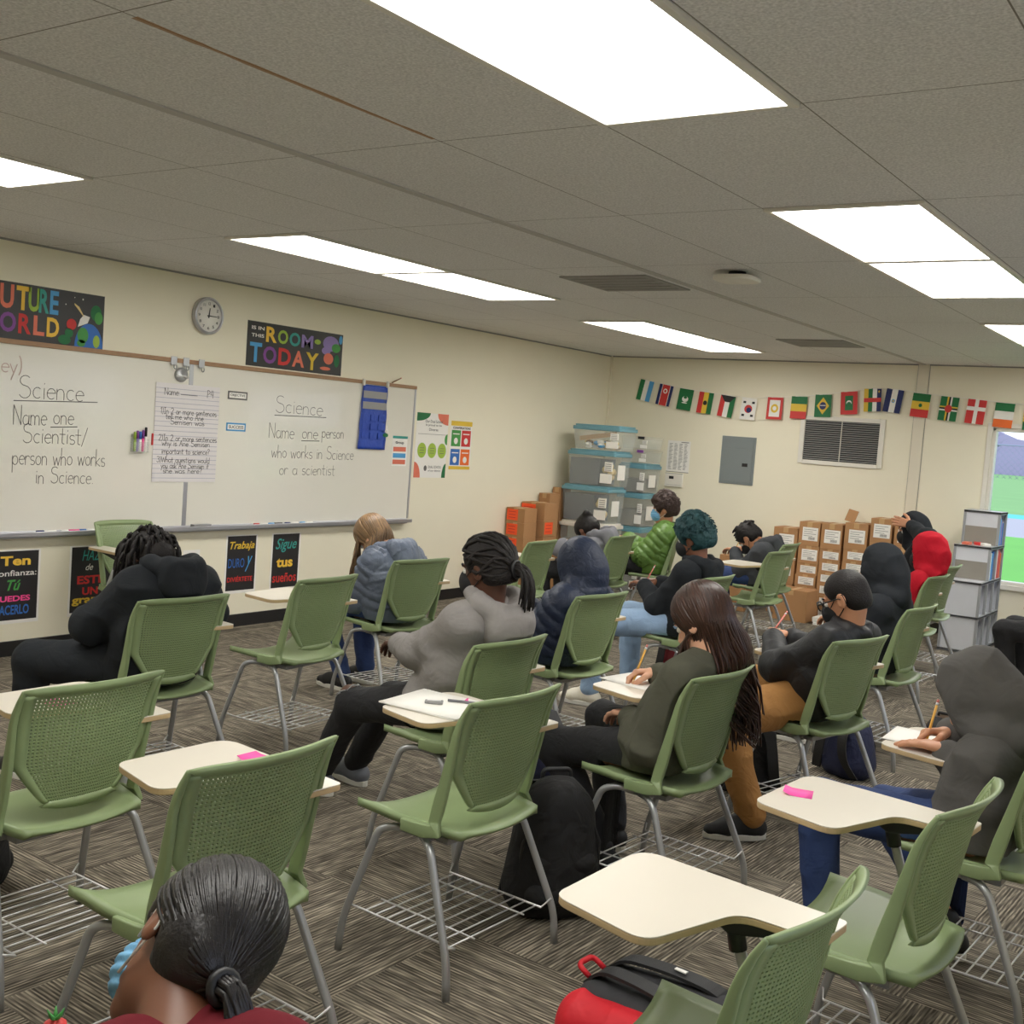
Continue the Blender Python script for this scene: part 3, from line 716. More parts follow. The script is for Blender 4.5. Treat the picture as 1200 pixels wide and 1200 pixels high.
# posters above the board
t = sheet('poster', 'wide dark poster reading FUTURE WORLD with a reaching child and a globe', 'poster', 3.42, 1.945, 4.58, 2.285, 'poster_black')
fn = on_left(.0016)
b, done = art(t, ['p_salmon', 'p_orange', 'p_yellow', 'p_lime', 'p_teal', 'p_sky', 'p_purple', 'p_red', 'p_white', 'p_blue', 'p_green', 'p_cream', 'p_brown'])
for s, u, w, mi in (('F', 3.73, .09, 7), ('U', 3.86, .09, 0), ('T', 3.965, .09, 2), ('U', 4.045, .075, 3), ('R', 4.115, .07, 4), ('E', 4.19, .06, 5)):
    b.mi = mi; put_text(b, s, fn, u, 2.125, w, .145, .03)
for s, u, w, mi in (('W', 3.72, .13, 5), ('O', 3.865, .105, 6), ('R', 3.985, .085, 7), ('L', 4.085, .075, 0), ('D', 4.175, .085, 2)):
    b.mi = mi; put_text(b, s, fn, u, 1.985, w, .12, .03)
done('lettering')
b, done = art(t, ['p_blue', 'p_green', 'p_white', 'p_cream', 'p_red', 'p_lime', 'p_dgreen'])
flat(b, [fn(4.35, 1.945, .001)] + disc(fn, 4.50, 1.95, .15, .155, .001, 20, 0, 180)[0:0] + [p for p in disc(fn, 4.475, 1.948, .103, .15, .001, 20, 0, 180)], 0)
flat(b, disc(fn, 4.43, 2.02, .04, .05, .002), 1); flat(b, disc(fn, 4.42, 1.97, .03, .022, .002), 1); flat(b, disc(fn, 4.53, 1.99, .025, .04, .002), 5)
flat(b, disc(fn, 4.52, 2.17, .04, .05, .001), 6); flat(b, disc(fn, 4.54, 2.14, .03, .04, .0015), 1)
flat(b, [fn(4.39, 2.07, .003), fn(4.46, 2.10, .003), fn(4.475, 2.14, .003), fn(4.43, 2.15, .003), fn(4.405, 2.12, .003)], 2)
b.mi = 3; b.add([fn(4.425, 2.14, .003), fn(4.44, 2.13, .003), fn(4.395, 2.195, .003), fn(4.36, 2.215, .003), fn(4.36, 2.205, .003)], [(0, 1, 2, 3, 4)])
flat(b, disc(fn, 4.345, 2.08, .035, .035, .003), 4); flat(b, disc(fn, 4.33, 2.025, .03, .03, .003), 6); flat(b, disc(fn, 4.30, 2.2, .004, .004, .002), 2); flat(b, disc(fn, 4.42, 2.245, .005, .006, .002), 2); flat(b, disc(fn, 4.36, 2.25, .003, .003, .002), 2)
flat(b, disc(fn, 4.30, 1.98, .045, .03, .002), 6)
done('illustration')
t = sheet('poster', 'dark poster reading IS IN THIS ROOM TODAY in colourful letters', 'poster', 5.80, 1.955, 6.815, 2.285, 'poster_black')
b, done = art(t, ['p_white', 'p_yellow', 'p_lime', 'p_teal', 'p_lilac', 'p_sky', 'p_purple', 'p_red', 'p_salmon', 'p_gold', 'p_green'])
for s, u, v, w, h, mi, bo in (('IS IN', 5.84, 2.225, .125, .026, 0, .02), ('THIS', 5.84, 2.17, .125, .026, 0, .02), ('R', 5.985, 2.145, .11, .115, 1, .03), ('O', 6.105, 2.145, .105, .105, 2, .03), ('O', 6.225, 2.14, .115, .105, 3, .03), ('M', 6.355, 2.14, .125, .10, 4, .03),
                              ('T', 5.83, 1.985, .12, .145, 5, .03), ('O', 5.965, 1.985, .135, .13, 6, .03), ('D', 6.12, 1.985, .13, .13, 7, .03), ('A', 6.265, 1.985, .13, .125, 8, .03), ('Y', 6.41, 1.975, .14, .135, 9, .03)):
    b.mi = mi; put_text(b, s, fn, u, v, w, h, bo)
done('lettering')
b, done = art(t, ['p_sky', 'p_lilac', 'p_green', 'p_salmon', 'p_lime', 'p_dgreen', 'p_white'])
for u, v, ru, rv, mi, o in ((6.68, 2.2, .09, .06, 1, .001), (6.63, 2.14, .05, .03, 1, .0012), (6.74, 2.17, .05, .035, 2, .0014), (6.755, 2.07, .03, .05, 5, .001), (6.53, 2.20, .035, .02, 4, .001), (6.66, 2.08, .055, .045, 3, .0016), (6.63, 2.00, .06, .014, 3, .001), (6.79, 2.24, .02, .035, 0, .001)):
    flat(b, disc(fn, u, v, ru, rv, o), mi)
done('illustration')
# clock
t = thing('wall_clock', 'round silver-rimmed wall clock reading quarter past twelve', 'clock', (0, 5.41, 2.265))
b = MB(); b.lathe([(0.0, 0), (.125, 0), (.13, .012), (.13, .035), (.122, .045), (.112, .04), (.112, .03), (0, .03)], 40, axis='x'); b.build('rim', M['aluminium'], t)
b = MB(); b.lathe([(0.0, .0302), (.1115, .0302), (.1115, .0312), (0, .0312)], 40, axis='x'); b.build('dial', M['paper'], t)
fc = lambda u, v, w=0: (.0315 + w, u, v)
b = MB()
for k in range(12):
    a = PI / 2 - 2 * PI * (k + 1) / 12; put_text(b, str(k + 1), fc, .085 * math.cos(a) - .009, .085 * math.sin(a) - .010, .018, .020, .01, off=.0004)
b.build('numerals', M['ink_black'], t)
for a, l, w in ((PI / 2 - 2 * PI * 12.25 / 12, .055, .006), (PI / 2 - 2 * PI * 15 / 60, .085, .004)):
    d = Vector((math.cos(a), math.sin(a))); n_ = Vector((-d.y, d.x)) * w
    b = MB(); b.add([fc(*(q), .001) for q in ((-d * .015 + n_), (-d * .015 - n_), (d * l - n_ * .6), (d * l + n_ * .6))], [(0, 1, 2, 3)]); b.build('hand', M['ink_black'], t)
# four Spanish posters under the board
def spanish(u0, u1, v0, v1, label, lines, border=.014):
    t = sheet('poster', label, 'poster', u0 - border, v0 - border * 1.6, u1 + border, v1 + border * .6, 'paper')
    b = MB(); rect(b, on_left(.0017), u0, v0, u1, v1, .0003); b.build('black_field', M['poster_black'], t)
    names = []
    for l in lines:
        if l[1] not in names: names.append(l[1])
    b, done = art(t, names)
    W = u1 - u0; Hh = v1 - v0
    for s, c, fu, fv, fw, fh, bo, sh in lines:
        b.mi = names.index(c); put_text(b, s, on_left(.0022), u0 + fu * W, v0 + fv * Hh, fw * W, fh * Hh, bo, sh)
    done('lettering')
spanish(3.885, 4.19, .225, .655, 'black poster reading Ten confianza under the whiteboard',
        (('Ten', 'p_yellow', .16, .79, .66, .14, .035, 0), ('confianza:', 'p_white', .02, .64, .94, .085, .012, 0), ('Tú', 'p_green', .32, .43, .30, .155, .02, .35), ('PUEDES', 'p_pink', .06, .27, .78, .085, .035, 0), ('HACERLO', 'p_blue', .06, .08, .76, .14, .02, 0)))
spanish(4.425, 4.735, .23, .66, 'black poster reading Haz de este un gran, behind the person in the black hoodie',
        (('HAZ', 'p_teal', .25, .79, .45, .16, .0, .3), ('de', 'p_white', .34, .64, .18, .10, .0, .35), ('ESTE', 'p_red', .15, .43, .66, .13, .035, 0), ('UN', 'p_red', .28, .26, .38, .12, .035, 0), ('gran', 'p_gold', .04, .10, .62, .12, .03, 0)))
spanish(5.725, 6.005, .275, .685, 'black poster reading Trabaja duro y diviértete, under the middle of the whiteboard',
        (('Trabaja', 'p_gold', .08, .72, .86, .18, .015, .3), ('DURO', 'p_blue', .05, .42, .56, .17, .0, 0), ('y', 'p_sky', .64, .34, .25, .28, .0, .4), ('DIVIÉRTETE', 'p_red', .04, .16, .88, .11, .02, 0)))
spanish(6.18, 6.46, .265, .685, 'black poster reading Sigue tus sueños, nearest the blond person',
        (('Sigue', 'p_teal', .10, .66, .80, .26, .01, .35), ('tus', 'p_yellow', .16, .38, .62, .17, .035, 0), ('sueños', 'p_red', .04, .10, .90, .17, .015, 0)))
# white paper taped low behind the dreadlocked person
t = sheet('paper_sheet', 'small white printed sheet taped to the wall under the whiteboard joint', 'paper', 5.32, .46, 5.47, .60, 'paper')
b = MB(); put_text(b, 'HW', on_left(.0017), 5.40, .54, .05, .03, .02); b.build('lettering', M['ink_black'], t)
# posters right of the board
t = sheet('poster', 'small white sheet with red and blue boxes on the whiteboard by the pocket chart', 'poster', 7.49, 1.24, 7.69, 1.50, 'paper', off=.0165)
b, done = art(t, ['p_teal', 'ink_black', 'p_salmon', 'p_sky', 'p_white'])
fn = on_left(.0183); rect(b, fn, 7.49, 1.478, 7.69, 1.50, .0006, 0); b.mi = 1; put_text(b, 'Group', fn, 7.53, 1.425, .11, .03, .02)
for k, mi in enumerate((2, 3, 2)): rect(b, fn, 7.505, 1.365 - k * .055, 7.675, 1.405 - k * .055, .0006, mi)
done('print')
t = sheet('poster', 'tall white poster with three green ovals and coloured corners beside the whiteboard', 'poster', 7.82, 1.14, 8.275, 1.72, 'paper')
fn = on_left(.0017)
b, done = art(t, ['p_dgreen', 'p_salmon', 'p_lime', 'ink_grey', 'p_green'])
flat(b, [fn(7.82, 1.72, .0006)] + disc(fn, 7.82, 1.72, .19, .075, .0006, 10, -90, 0), 0)
flat(b, [fn(8.275, 1.72, .0006)] + disc(fn, 8.275, 1.72, .16, .10, .0006, 10, 180, 270), 1)
flat(b, [fn(7.82, 1.14, .0006)] + disc(fn, 7.82, 1.14, .09, .14, .0006, 10, 0, 90), 1)
flat(b, [fn(8.275, 1.14, .0006)] + disc(fn, 8.275, 1.14, .055, .13, .0006, 10, 90, 180), 0)
flat(b, [fn(8.275, 1.55, .0006)] + disc(fn, 8.275, 1.49, .04, .05, .0006, 10, 90, 270), 4)
for k in range(3): flat(b, disc(fn, 7.915 + k * .145, 1.385, .062, .068, .0006), 2)
b.mi = 3
for s, u, v, w, h in (('Our Dual School', 7.94, 1.635, .25, .026), ('Is proud to be', 7.95, 1.60, .23, .024), ('Diverse', 8.0, 1.562, .13, .024), ('DUAL SCHOOL', 8.02, 1.225, .19, .024), ('of our district', 8.02, 1.195, .18, .018)):
    put_text(b, s, fn, u, v, w, h, .01)
rect(b, fn, 7.85, 1.53, 8.25, 1.533, .0006, 3); flat(b, disc(fn, 7.98, 1.225, .022, .025, .0006), 3)
for k in range(3):
    for q in range(3): rect(b, fn, 7.885 + k * .145, 1.36 + q * .022, 7.945 + k * .145, 1.364 + q * .022, .0012, 3)
done('print')
t = sheet('poster', 'yellow-edged poster with four coloured squares on the wall beside the whiteboard', 'poster', 8.32, 1.22, 8.645, 1.67, 'paper')
b, done = art(t, ['p_gold', 'p_green', 'p_red', 'p_blue', 'p_orange', 'ink_black', 'p_white'])
rect(b, fn, 8.32, 1.625, 8.645, 1.67, .0006, 0); rect(b, fn, 8.32, 1.22, 8.645, 1.25, .0006, 0)
for u, v, mi in ((8.335, 1.435, 1), (8.49, 1.435, 2), (8.335, 1.26, 3), (8.49, 1.26, 4)):
    rect(b, fn, u, v, u + .14, v + .15, .0006, mi); flat(b, disc(fn, u + .07, v + .05, .03, .03, .0012), 6); rect(b, fn, u + .02, v + .11, u + .12, v + .12, .0012, 6)
b.mi = 5; put_text(b, 'CONVERSATIONS', fn, 8.35, 1.595, .27, .022, .03)
done('print')

# ------------------------------------------------------------------ back wall
t = thing('electrical_panel', 'grey metal electrical breaker panel on the back wall', 'electrical panel', (1.615, YB, 1.48))
b = MB(); b.box2((-.19, -.012, -.25), (.19, 0, .25)); b.build('cover', M['panel_grey'], t, bevel=.003)
b = MB(); b.box2((-.165, -.019, -.225), (.165, -.012, .12)); b.box2((-.165, -.016, .13), (.165, -.012, .225)); b.build('door', M['panel_grey'], t, bevel=.003)
b = MB(); b.box2((.06, -.026, -.06), (.12, -.019, -.025)); b.build('latch', M['plastic_black'], t, bevel=.002)
t = thing('vent_grille', 'large white return-air grille with dark louvers on the back wall', 'vent', (2.69, YB, 1.75))
b = MB()
for s in (-1, 1): b.box2((s * .40 - .025, -.018, -.24), (s * .40 + .025, 0, .24)); b.box2((-.375, -.018, s * .222 - .024), (.375, 0, s * .222 + .018))
b.box2((-.004, -.018, -.2), (.004, -.004, .2)); b.build('frame', M['white_paint'], t, bevel=.003)
b = MB(); b.box2((-.38, -.004, -.21), (.38, 0, .21)); b.build('backing', M['vent_dark'], t)
b = MB()
for k in range(19): b.box((0, -.010, -.19 + k * .0211), (.755, .012, .0035), Matrix.Rotation(math.radians(35), 3, 'X'))
b.build('louvers', M['plastic_grey'], t)
t = thing('thermostat', 'white wall thermostat with dark display below the posted sheet', 'thermostat', (.905, YB, 1.21))
b = MB(); b.box2((-.105, -.03, -.07), (.105, 0, .075)); b.build('case', M['white_paint'], t, bevel=.006)
b = MB(); b.box2((-.055, -.033, .015), (.0, -.03, .045)); b.build('display', M['plastic_black'], t)
b = MB(); b.box2((-.09, -.031, -.05), (.09, -.03, -.047)); b.box2((-.105, -.032, .072), (.105, -.028, .078)); b.build('edge_line', M['plastic_grey'], t)
t = sheet('paper_sheet', 'printed schedule sheet with lines of text above the thermostat', 'paper', .79, 1.30, 1.06, 1.64, 'paper', fnb=True)
b = MB(); fb = on_back(.0016)
for k in range(24): 
    for c_ in range(4): rect(b, fb, .81 + c_ * .06, 1.33 + k * .012, .81 + c_ * .06 + random.uniform(.025, .05), 1.334 + k * .012, .0005)
rect(b, fb, .79, 1.30, 1.06, 1.306, .0006); rect(b, fb, .95, 1.622, 1.04, 1.63, .0006)
b.build('print', M['ink_grey'], t)

# flag garland: a string and seventeen little flags
FL = [(.49, 2.275, 10), (.73, 2.235, 9), (.975, 2.20, 6), (1.21, 2.175, 5), (1.46, 2.15, 7), (1.70, 2.135, 3), (1.98, 2.155, 0), (2.235, 2.175, 0), (2.48, 2.205, -2), (2.735, 2.245, -5), (2.965, 2.285, -4), (3.185, 2.285, 6), (3.44, 2.255, 4), (3.70, 2.235, 4), (3.945, 2.22, 4), (4.19, 2.20, 3), (4.435, 2.19, 0)]
gar = thing('flag_garland', 'string of small national flags strung along the back wall', 'bunting', (0, 0, 0))
b = MB(); pts = [(.40, YB - .004, 2.30)] + [(u, YB - .024, v + .002) for u, v, a in FL] + [(4.9, YB - .022, 2.21), (5.6, YB - .006, 2.30)]
b.tube(pts, .0022, 5); b.build('string', M['p_white'], gar)
def S(*cols): return [((i / len(cols)) - .5, -.5, ((i + 1) / len(cols)) - .5, .5, c) for i, c in enumerate(cols)]
def Hh(*cols): return [(-.5, .5 - (i + 1) / len(cols), .5, .5 - i / len(cols), c) for i, c in enumerate(cols)]
FLAGS = [
    ('green, white and blue', S('dgreen', 'white', 'sky'), []),
    ('navy and red with white circle', [(-.5, -.5, -.3, .5, 'navy'), (-.3, -.5, -.26, .5, 'white'), (-.26, -.5, .26, .5, 'red'), (.26, -.5, .3, .5, 'white'), (.3, -.5, .5, .5, 'navy')], [('d', 0, .2, .15, .12, 'white'), ('d', 0, .2, .08, .07, 'red')]),
    ('green with white emblem', [(-.5, -.5, .5, .5, 'dgreen')], [('d', 0, .02, .22, .14, 'white'), ('d', 0, .1, .12, .06, 'dgreen'), ('d', 0, -.16, .2, .03, 'white')]),
    ('red, yellow and green with dark emblem', S('red', 'gold', 'dgreen'), [('d', 0, 0, .14, .11, 'black')]),
    ('red, white and green with black top', S('red', 'white', 'dgreen'), [('p', [(-.5, .5), (.5, .5), (.17, .2), (-.17, .2)], 'black')]),
    ('white with dark red disc', [(-.5, -.5, .5, .5, 'white')], [('d', 0, 0, .26, .19, 'red'), ('d', .05, -.05, .17, .12, 'navy'), ('r', -.38, .25, -.2, .35, 'black'), ('r', .2, .25, .38, .35, 'black'), ('r', -.38, -.35, -.2, -.25, 'black'), ('r', .2, -.35, .38, -.25, 'black')]),
    ('white with red border', [(-.5, -.5, .5, .5, 'red')], [('r', -.34, -.38, .34, .38, 'white'), ('d', 0, 0, .24, .2, 'gold'), ('d', 0, 0, .12, .1, 'white')]),
    ('green, yellow and red bands', Hh('dgreen', 'gold', 'red'), []),
    ('green with yellow diamond and blue disc', [(-.5, -.5, .5, .5, 'dgreen')], [('p', [(0, -.38), (.38, 0), (0, .38), (-.38, 0)], 'gold'), ('d', 0, 0, .2, .17, 'navy'), ('r', -.17, .0, .17, .03, 'white')]),
    ('red with green field and white crescent', [(-.5, -.5, .5, .5, 'red')], [('r', -.24, -.32, .24, .32, 'dgreen'), ('d', 0, 0, .16, .12, 'white'), ('d', 0, -.05, .14, .1, 'dgreen')]),
    ('yellow, green, white and blue crossed by red', S('gold', 'dgreen', 'white', 'navy'), [('r', -.5, -.09, .5, .09, 'red'), ('d', .37, .36, .05, .05, 'gold')]),
    ('navy and white with centre emblem', S('navy', 'white', 'navy'), [('d', 0, 0, .1, .08, 'sky'), ('d', 0, 0, .05, .04, 'gold')]),
    ('green, yellow and red bands with green star', Hh('dgreen', 'gold', 'red'), [('d', 0, 0, .1, .08, 'dgreen')]),
    ('green with striped cross and red disc', [(-.5, -.5, .5, .5, 'dgreen')], [('r', -.14, -.5, -.05, .5, 'gold'), ('r', -.05, -.5, .05, .5, 'black'), ('r', .05, -.5, .14, .5, 'white'), ('r', -.5, .04, .5, .1, 'gold'), ('r', -.5, -.03, .5, .04, 'black'), ('r', -.5, -.09, .5, -.03, 'white'), ('d', 0, 0, .2, .16, 'red')]),
    ('red with white cross', [(-.5, -.5, .5, .5, 'red')], [('r', -.1, -.5, .1, .5, 'white'), ('r', -.5, .04, .5, .2, 'white')]),
    ('green, white and orange bands', Hh('dgreen', 'white', 'orange'), []),
    ('red, yellow and green bands with emblem', Hh('red', 'gold', 'dgreen'), [('d', 0, 0, .12, .08, 'red')]),
]
for (u, v, a), (nm, base, marks) in zip(FL, FLAGS):
    ca, sa = math.cos(math.radians(-a)), math.sin(math.radians(-a))
    def ff(x, y, w=0.0, u=u, v=v, ca=ca, sa=sa):
        X_, Y_ = x * .165, (y - .5) * .225
        return (u + X_ * ca - Y_ * sa, YB - .024 - w - .012 * (.5 - y) + .006 * x, v + X_ * sa + Y_ * ca)
    names = []
    def mi_(c):
        if c not in names: names.append(c)
        return names.index(c)
    b = MB()
    for x0, y0, x1, y1, c in base:
        k_ = mi_(c); b.mi = k_
        for q in range(4):
            ya, yb = y0 + (y1 - y0) * q / 4, y0 + (y1 - y0) * (q + 1) / 4
            b.add([ff(x0, ya), ff(x1, ya), ff(x1, yb), ff(x0, yb)], [(0, 1, 2, 3)])
    for lev, mk_ in enumerate(marks):
        b.mi = mi_(mk_[-1]); w = .0016 + .0009 * lev
        if mk_[0] == 'd': P = [(mk_[1] + mk_[3] * math.cos(t_ * PI / 9), mk_[2] + mk_[4] * math.sin(t_ * PI / 9)) for t_ in range(18)]
        elif mk_[0] == 'p': P = mk_[1]
        else: P = [(mk_[1], mk_[2]), (mk_[3], mk_[2]), (mk_[3], mk_[4]), (mk_[1], mk_[4])]
        b.add([ff(x, y, w) for x, y in P], [tuple(range(len(P)))])
    tag(b.build('flag', [M['p_' + c] for c in names], gar), nm + ' flag')

# ================================================================== TABLET CHAIRS
# chair space: origin on the floor under the seat, +x the way the sitter faces, y to the sitter's left
def back_x(z):
    t = (z - .42) / .43
    return -.125 - .085 * t - .028 * max(0, (t - .72) / .28) ** 2
def back_pt(u, z, off=0.0):
    hw = .208 + .014 * max(0, (z - .6) / .25)
    return Vector((back_x(z) + .045 * u * u - off, u * hw, z))

def make_seat():
    b = MB(); b.smooth = True
    nx, ny = 14, 16; V = []; F = []
    def P(i, j, lay):
        s = i / nx; y = -1 + 2 * j / ny
        x = -.165 + .365 * s
        hw = .185 + .045 * min(1, s * 1.6) ** .8
        z = .438 + .020 * s + .016 * abs(y) ** 2.5 - .012 * math.sin(PI * s) * (1 - y * y)
        fr = max(0, (s - .8) / .2)
        z -= .030 * fr ** 2 * (1 - abs(y) ** 4)
        x += .012 * abs(y) ** 3 * fr - .03 * (1 - s) * (1 - y * y) * 0
        if s < .001: x -= .02 * (1 - y * y)
        th = .010 + .016 * abs(y) ** 6
        return (x, y * hw, z - (th if lay else 0))
    for lay in (0, 1):
        for i in range(nx + 1):
            for j in range(ny + 1): V.append(P(i, j, lay))
    W = ny + 1; O = (nx + 1) * W
    for i in range(nx):
        for j in range(ny):
            a = i * W + j; F.append((a, a + W, a + W + 1, a + 1)); F.append((O + a, O + a + 1, O + a + W + 1, O + a + W))
    for i in range(nx):
        a = i * W; F.append((a, O + a, O + a + W, a + W)); a = i * W + ny; F.append((a, a + W, O + a + W, O + a))
    for j in range(ny):
        a = j; F.append((a, a + 1, O + a + 1, O + a)); a = nx * W + j; F.append((a, O + a, O + a + 1, a + 1))
    b.add(V, F)
    return b

def make_back():
    """The perforated back: an arched shell pierced by rows of slots, with a plain rim all round."""
    b = MB(); b.smooth = False
    NU, NV = 34, 33; z0, z1 = .505, .828
    th = .006
    def outline(z):
        return .97 if z > .62 else .52 + .45 * (max(0, z - .50) / .12) ** .85
    cell = {}
    def vid(u, z, lay):
        k = (round(u, 5), round(z, 5), lay)
        if k not in cell:
            cell[k] = len(b.v); b.v.append(back_pt(u, z, th if lay else 0))
        return cell[k]
    def quad(ids):
        b.f.append(ids); b.m.append(0); b.sm.append(False)
    for j in range(NV):
        za, zb = z0 + (z1 - z0) * j / NV, z0 + (z1 - z0) * (j + 1) / NV
        zc = (za + zb) / 2; oa, ob = outline(za) * .86, outline(zb) * .86
        for i in range(NU):
            fa, fb = -1 + 2 * i / NU, -1 + 2 * (i + 1) / NU
            for lay in (0, 1):
                c = [vid(fa * oa, za, lay), vid(fb * oa, za, lay), vid(fb * ob, zb, lay), vid(fa * ob, zb, lay)]
                mu0, mu1 = fa + (fb - fa) * .22, fa + (fb - fa) * .78; m0, m1 = za + (zb - za) * .27, za + (zb - za) * .73
                om = (oa + ob) / 2
                h = [vid(mu0 * om, m0, lay), vid(mu1 * om, m0, lay), vid(mu1 * om, m1, lay), vid(mu0 * om, m1, lay)]
                for q in range(4):
                    r_ = (q + 1) % 4
                    ids = (c[q], c[r_], h[r_], h[q]); quad(ids if lay else ids[::-1])
                if lay == 0: h0 = h
            for q in range(4):
                r_ = (q + 1) % 4; quad((h0[q], h0[r_], h[r_], h[q]))
    # rim: side bands, bottom lip, top lip
    b.smooth = True
    def strip(path_in, path_out, t0=-.003, t1=.010):
        n = len(path_in); V = []
        for k in range(n):
            (ui, zi), (uo, zo) = path_in[k], path_out[k]
            V += [back_pt(ui, zi, t0 + .003), back_pt(uo, zo, t0), back_pt(uo, zo, t1), back_pt(ui, zi, t1 - .003)]
        F = []
        for k in range(n - 1):
            for q in range(4): F.append((4 * k + q, 4 * k + (q + 1) % 4, 4 * k + 4 + (q + 1) % 4, 4 * k + 4 + q))
        F += [(3, 2, 1, 0), tuple(4 * (n - 1) + q for q in range(4))]
        b.add(V, F)
    zs = [z0 + (z1 - z0) * k / 24 for k in range(25)]
    for s in (-1, 1):
        strip([(s * outline(z) * .85, z) for z in zs], [(s * outline(z), z) for z in zs])
    us = [-.50 + 1.0 * k / 12 for k in range(13)]
    strip([(u * .97, .508) for u in us], [(u * 1.14, .478 + .016 * (u * 2) ** 2) for u in us])
    us = [-1 + k / 10 for k in range(21)]
    strip([(u * .9, .822) for u in us], [(u, .853 - .010 * abs(u) ** 6) for u in us])
    return b

def make_frame(s):
    """A side member: it comes down from the back's corner and turns forward along the seat."""
    b = MB(); b.smooth = True
    if True:
        V = []; path = []
        for k in range(12):
            z = .843 - .373 * k / 11; w = .001 + .015 * min(1, (.845 - z) / .30); path.append((back_pt(s * 1.0, z), w + .004, 'v'))
        pts = [(p.x - .004 + .010 * max(0, (.72 - p.z) / .25), s * (abs(p.y) - .006 + .010 * min(1, (.843 - p.z) / .08)), p.z, w) for p, w, _ in path]
        pts += [(back_x(.45) + .030, s * .224, .450, .022), (-.055, s * .226, .441, .021), (-.02, s * .227, .440, .020), (.03, s * .228, .440, .018)]
        n = len(pts)
        P = [Vector(p[:3]) for p in pts]
        for k in range(n):
            t = (P[min(k + 1, n - 1)] - P[max(k - 1, 0)]).normalized()
            side = Vector((0, 1, 0)); nn = t.cross(side).normalized(); w = pts[k][3]
            for a, c in ((-.0085, -1), (.0085, -1), (.0085, 1), (-.0085, 1)): V.append(P[k] + side * a + nn * (c * w))
        F = []
        for k in range(n - 1):
            for q in range(4): F.append((4 * k + q, 4 * k + (q + 1) % 4, 4 * k + 4 + (q + 1) % 4, 4 * k + 4 + q))
        F += [(3, 2, 1, 0), tuple(4 * (n - 1) + q for q in range(4))]
        b.add(V, F)
    return b

def make_leg(s, front):
    if front: pts = [(.02, s * .17, .405), (.085, s * .205, .412), (.125, s * .222, .395), (.218, s * .258, .10), (.226, s * .26, 0)]
    else: pts = [(.0, s * .17, .398), (-.05, s * .205, .405), (-.085, s * .222, .385), (-.206, s * .262, .10), (-.214, s * .264, 0)]
    b = MB(); b.tube(arc_path(pts, .05, 6), .0118, 10)
    return b

def make_rack():
    b = MB(); z = .125; r = .0029
    L = [(-.195, .235, z + .01), (.20, .235, z + .02), (.19, .20, z), (-.18, .20, z)]
    for s in (-1, 1):
        b.tube([(-.198, s * .252, z + .02), (-.19, s * .21, z), (.19, s * .21, z), (.207, s * .247, z + .02)], r * 1.25, 6)
    for k in range(9):
        x = -.17 + .34 * k / 8
        b.tube([(x, -.21, z), (x, .21, z)], r, 5)
    b.tube([(-.19, -.12, z + .003), (.19, -.12, z + .003)], r, 5); b.tube([(-.19, .12, z + .003), (.19, .12, z + .003)], r, 5)
    return b

TAB = rounded([(.335, .035), (.095, .085), (.022, -.165), (-.152, -.165), (-.155, -.290), (.337, -.325)], [.05, .05, .06, .018, .018, .06], 6)
TZ = .70
def make_tablet(t):
    b = MB(); b.smooth = False
    b.prism(TAB, TZ - .0025, TZ)
    tb = b.build('tablet_top', M['laminate'], t, bevel=.0015)
    b = MB(); c = Vector((.12, -.17)); b.prism([tuple(c + (Vector(p) - c) * .999) for p in TAB], TZ - .018, TZ - .0026); b.build('edge_band', M['tablet_edge'], t, bevel=.003)
    b = MB(); b.prism([(.10, TZ - .018), (.085, TZ - .045), (.05, TZ - .062), (.02, TZ - .055), (-.10, TZ - .026), (-.10, TZ - .018)], -.245, -.185, lambda x, z, y: (x, y, z))
    b.build('bracket', M['plastic_black'], t, bevel=.004)
    b = MB(); b.tube(arc_path([(.055, -.215, TZ - .05), (.0, -.247, .46), (-.02, -.22, .408), (-.02, -.1, .402)], .04), .0125, 10); b.build('support_post', M['chair_steel'], t)
    b = MB(); b.tube([(.054, -.2155, TZ - .04), (.043, -.222, TZ - .10)], .019, 10); b.build('post_collar', M['plastic_black'], t)

def make_chair():
    t = thing('tablet_chair', 'green chair', 'chair', (0, 0, 0))
    make_seat().build('seat', M['chair_green'], t)
    make_back().build('backrest', M['chair_green'], t)
    for s in (-1, 1):
        make_frame(s).build('side_frame', M['chair_green'], t, bevel=.004)
        make_leg(s, True).build('leg', M['chair_steel'], t); make_leg(s, False).build('leg', M['chair_steel'], t)
    b = MB(); b.box((.005, 0, .402), (.10, .36, .022)); b.box((-.08, 0, .405), (.05, .34, .02)); b.build('under_frame', M['plastic_grey'], t, bevel=.004)
    make_rack().build('book_rack', M['chrome_wire'], t)
    make_tablet(t)
    return t

CHAIRS = {}
proto = make_chair()
def place_chair(key, mx, my, head, label, group='green chairs with writing tablets', first=[True]):
    """mx, my: the middle of the back's top edge; head: the way the sitter faces, degrees."""
    h = math.radians(head); f = Vector((math.cos(h), math.sin(h)))
    o = proto if first[0] else copy_tree(proto)
    first[0] = False
    o.location = (mx + .235 * f.x, my + .235 * f.y, 0); o.rotation_euler = (0, 0, h)
    tag(o, label, 'chair', group)
    CHAIRS[key] = (o.location.copy(), h)
    return o
def cpt(key, x, y, z=0.0):
    """A point of a chair's own space in the room."""
    o, h = CHAIRS[key]
    return Vector((o.x + x * math.cos(h) - y * math.sin(h), o.y + x * math.sin(h) + y * math.cos(h), z))

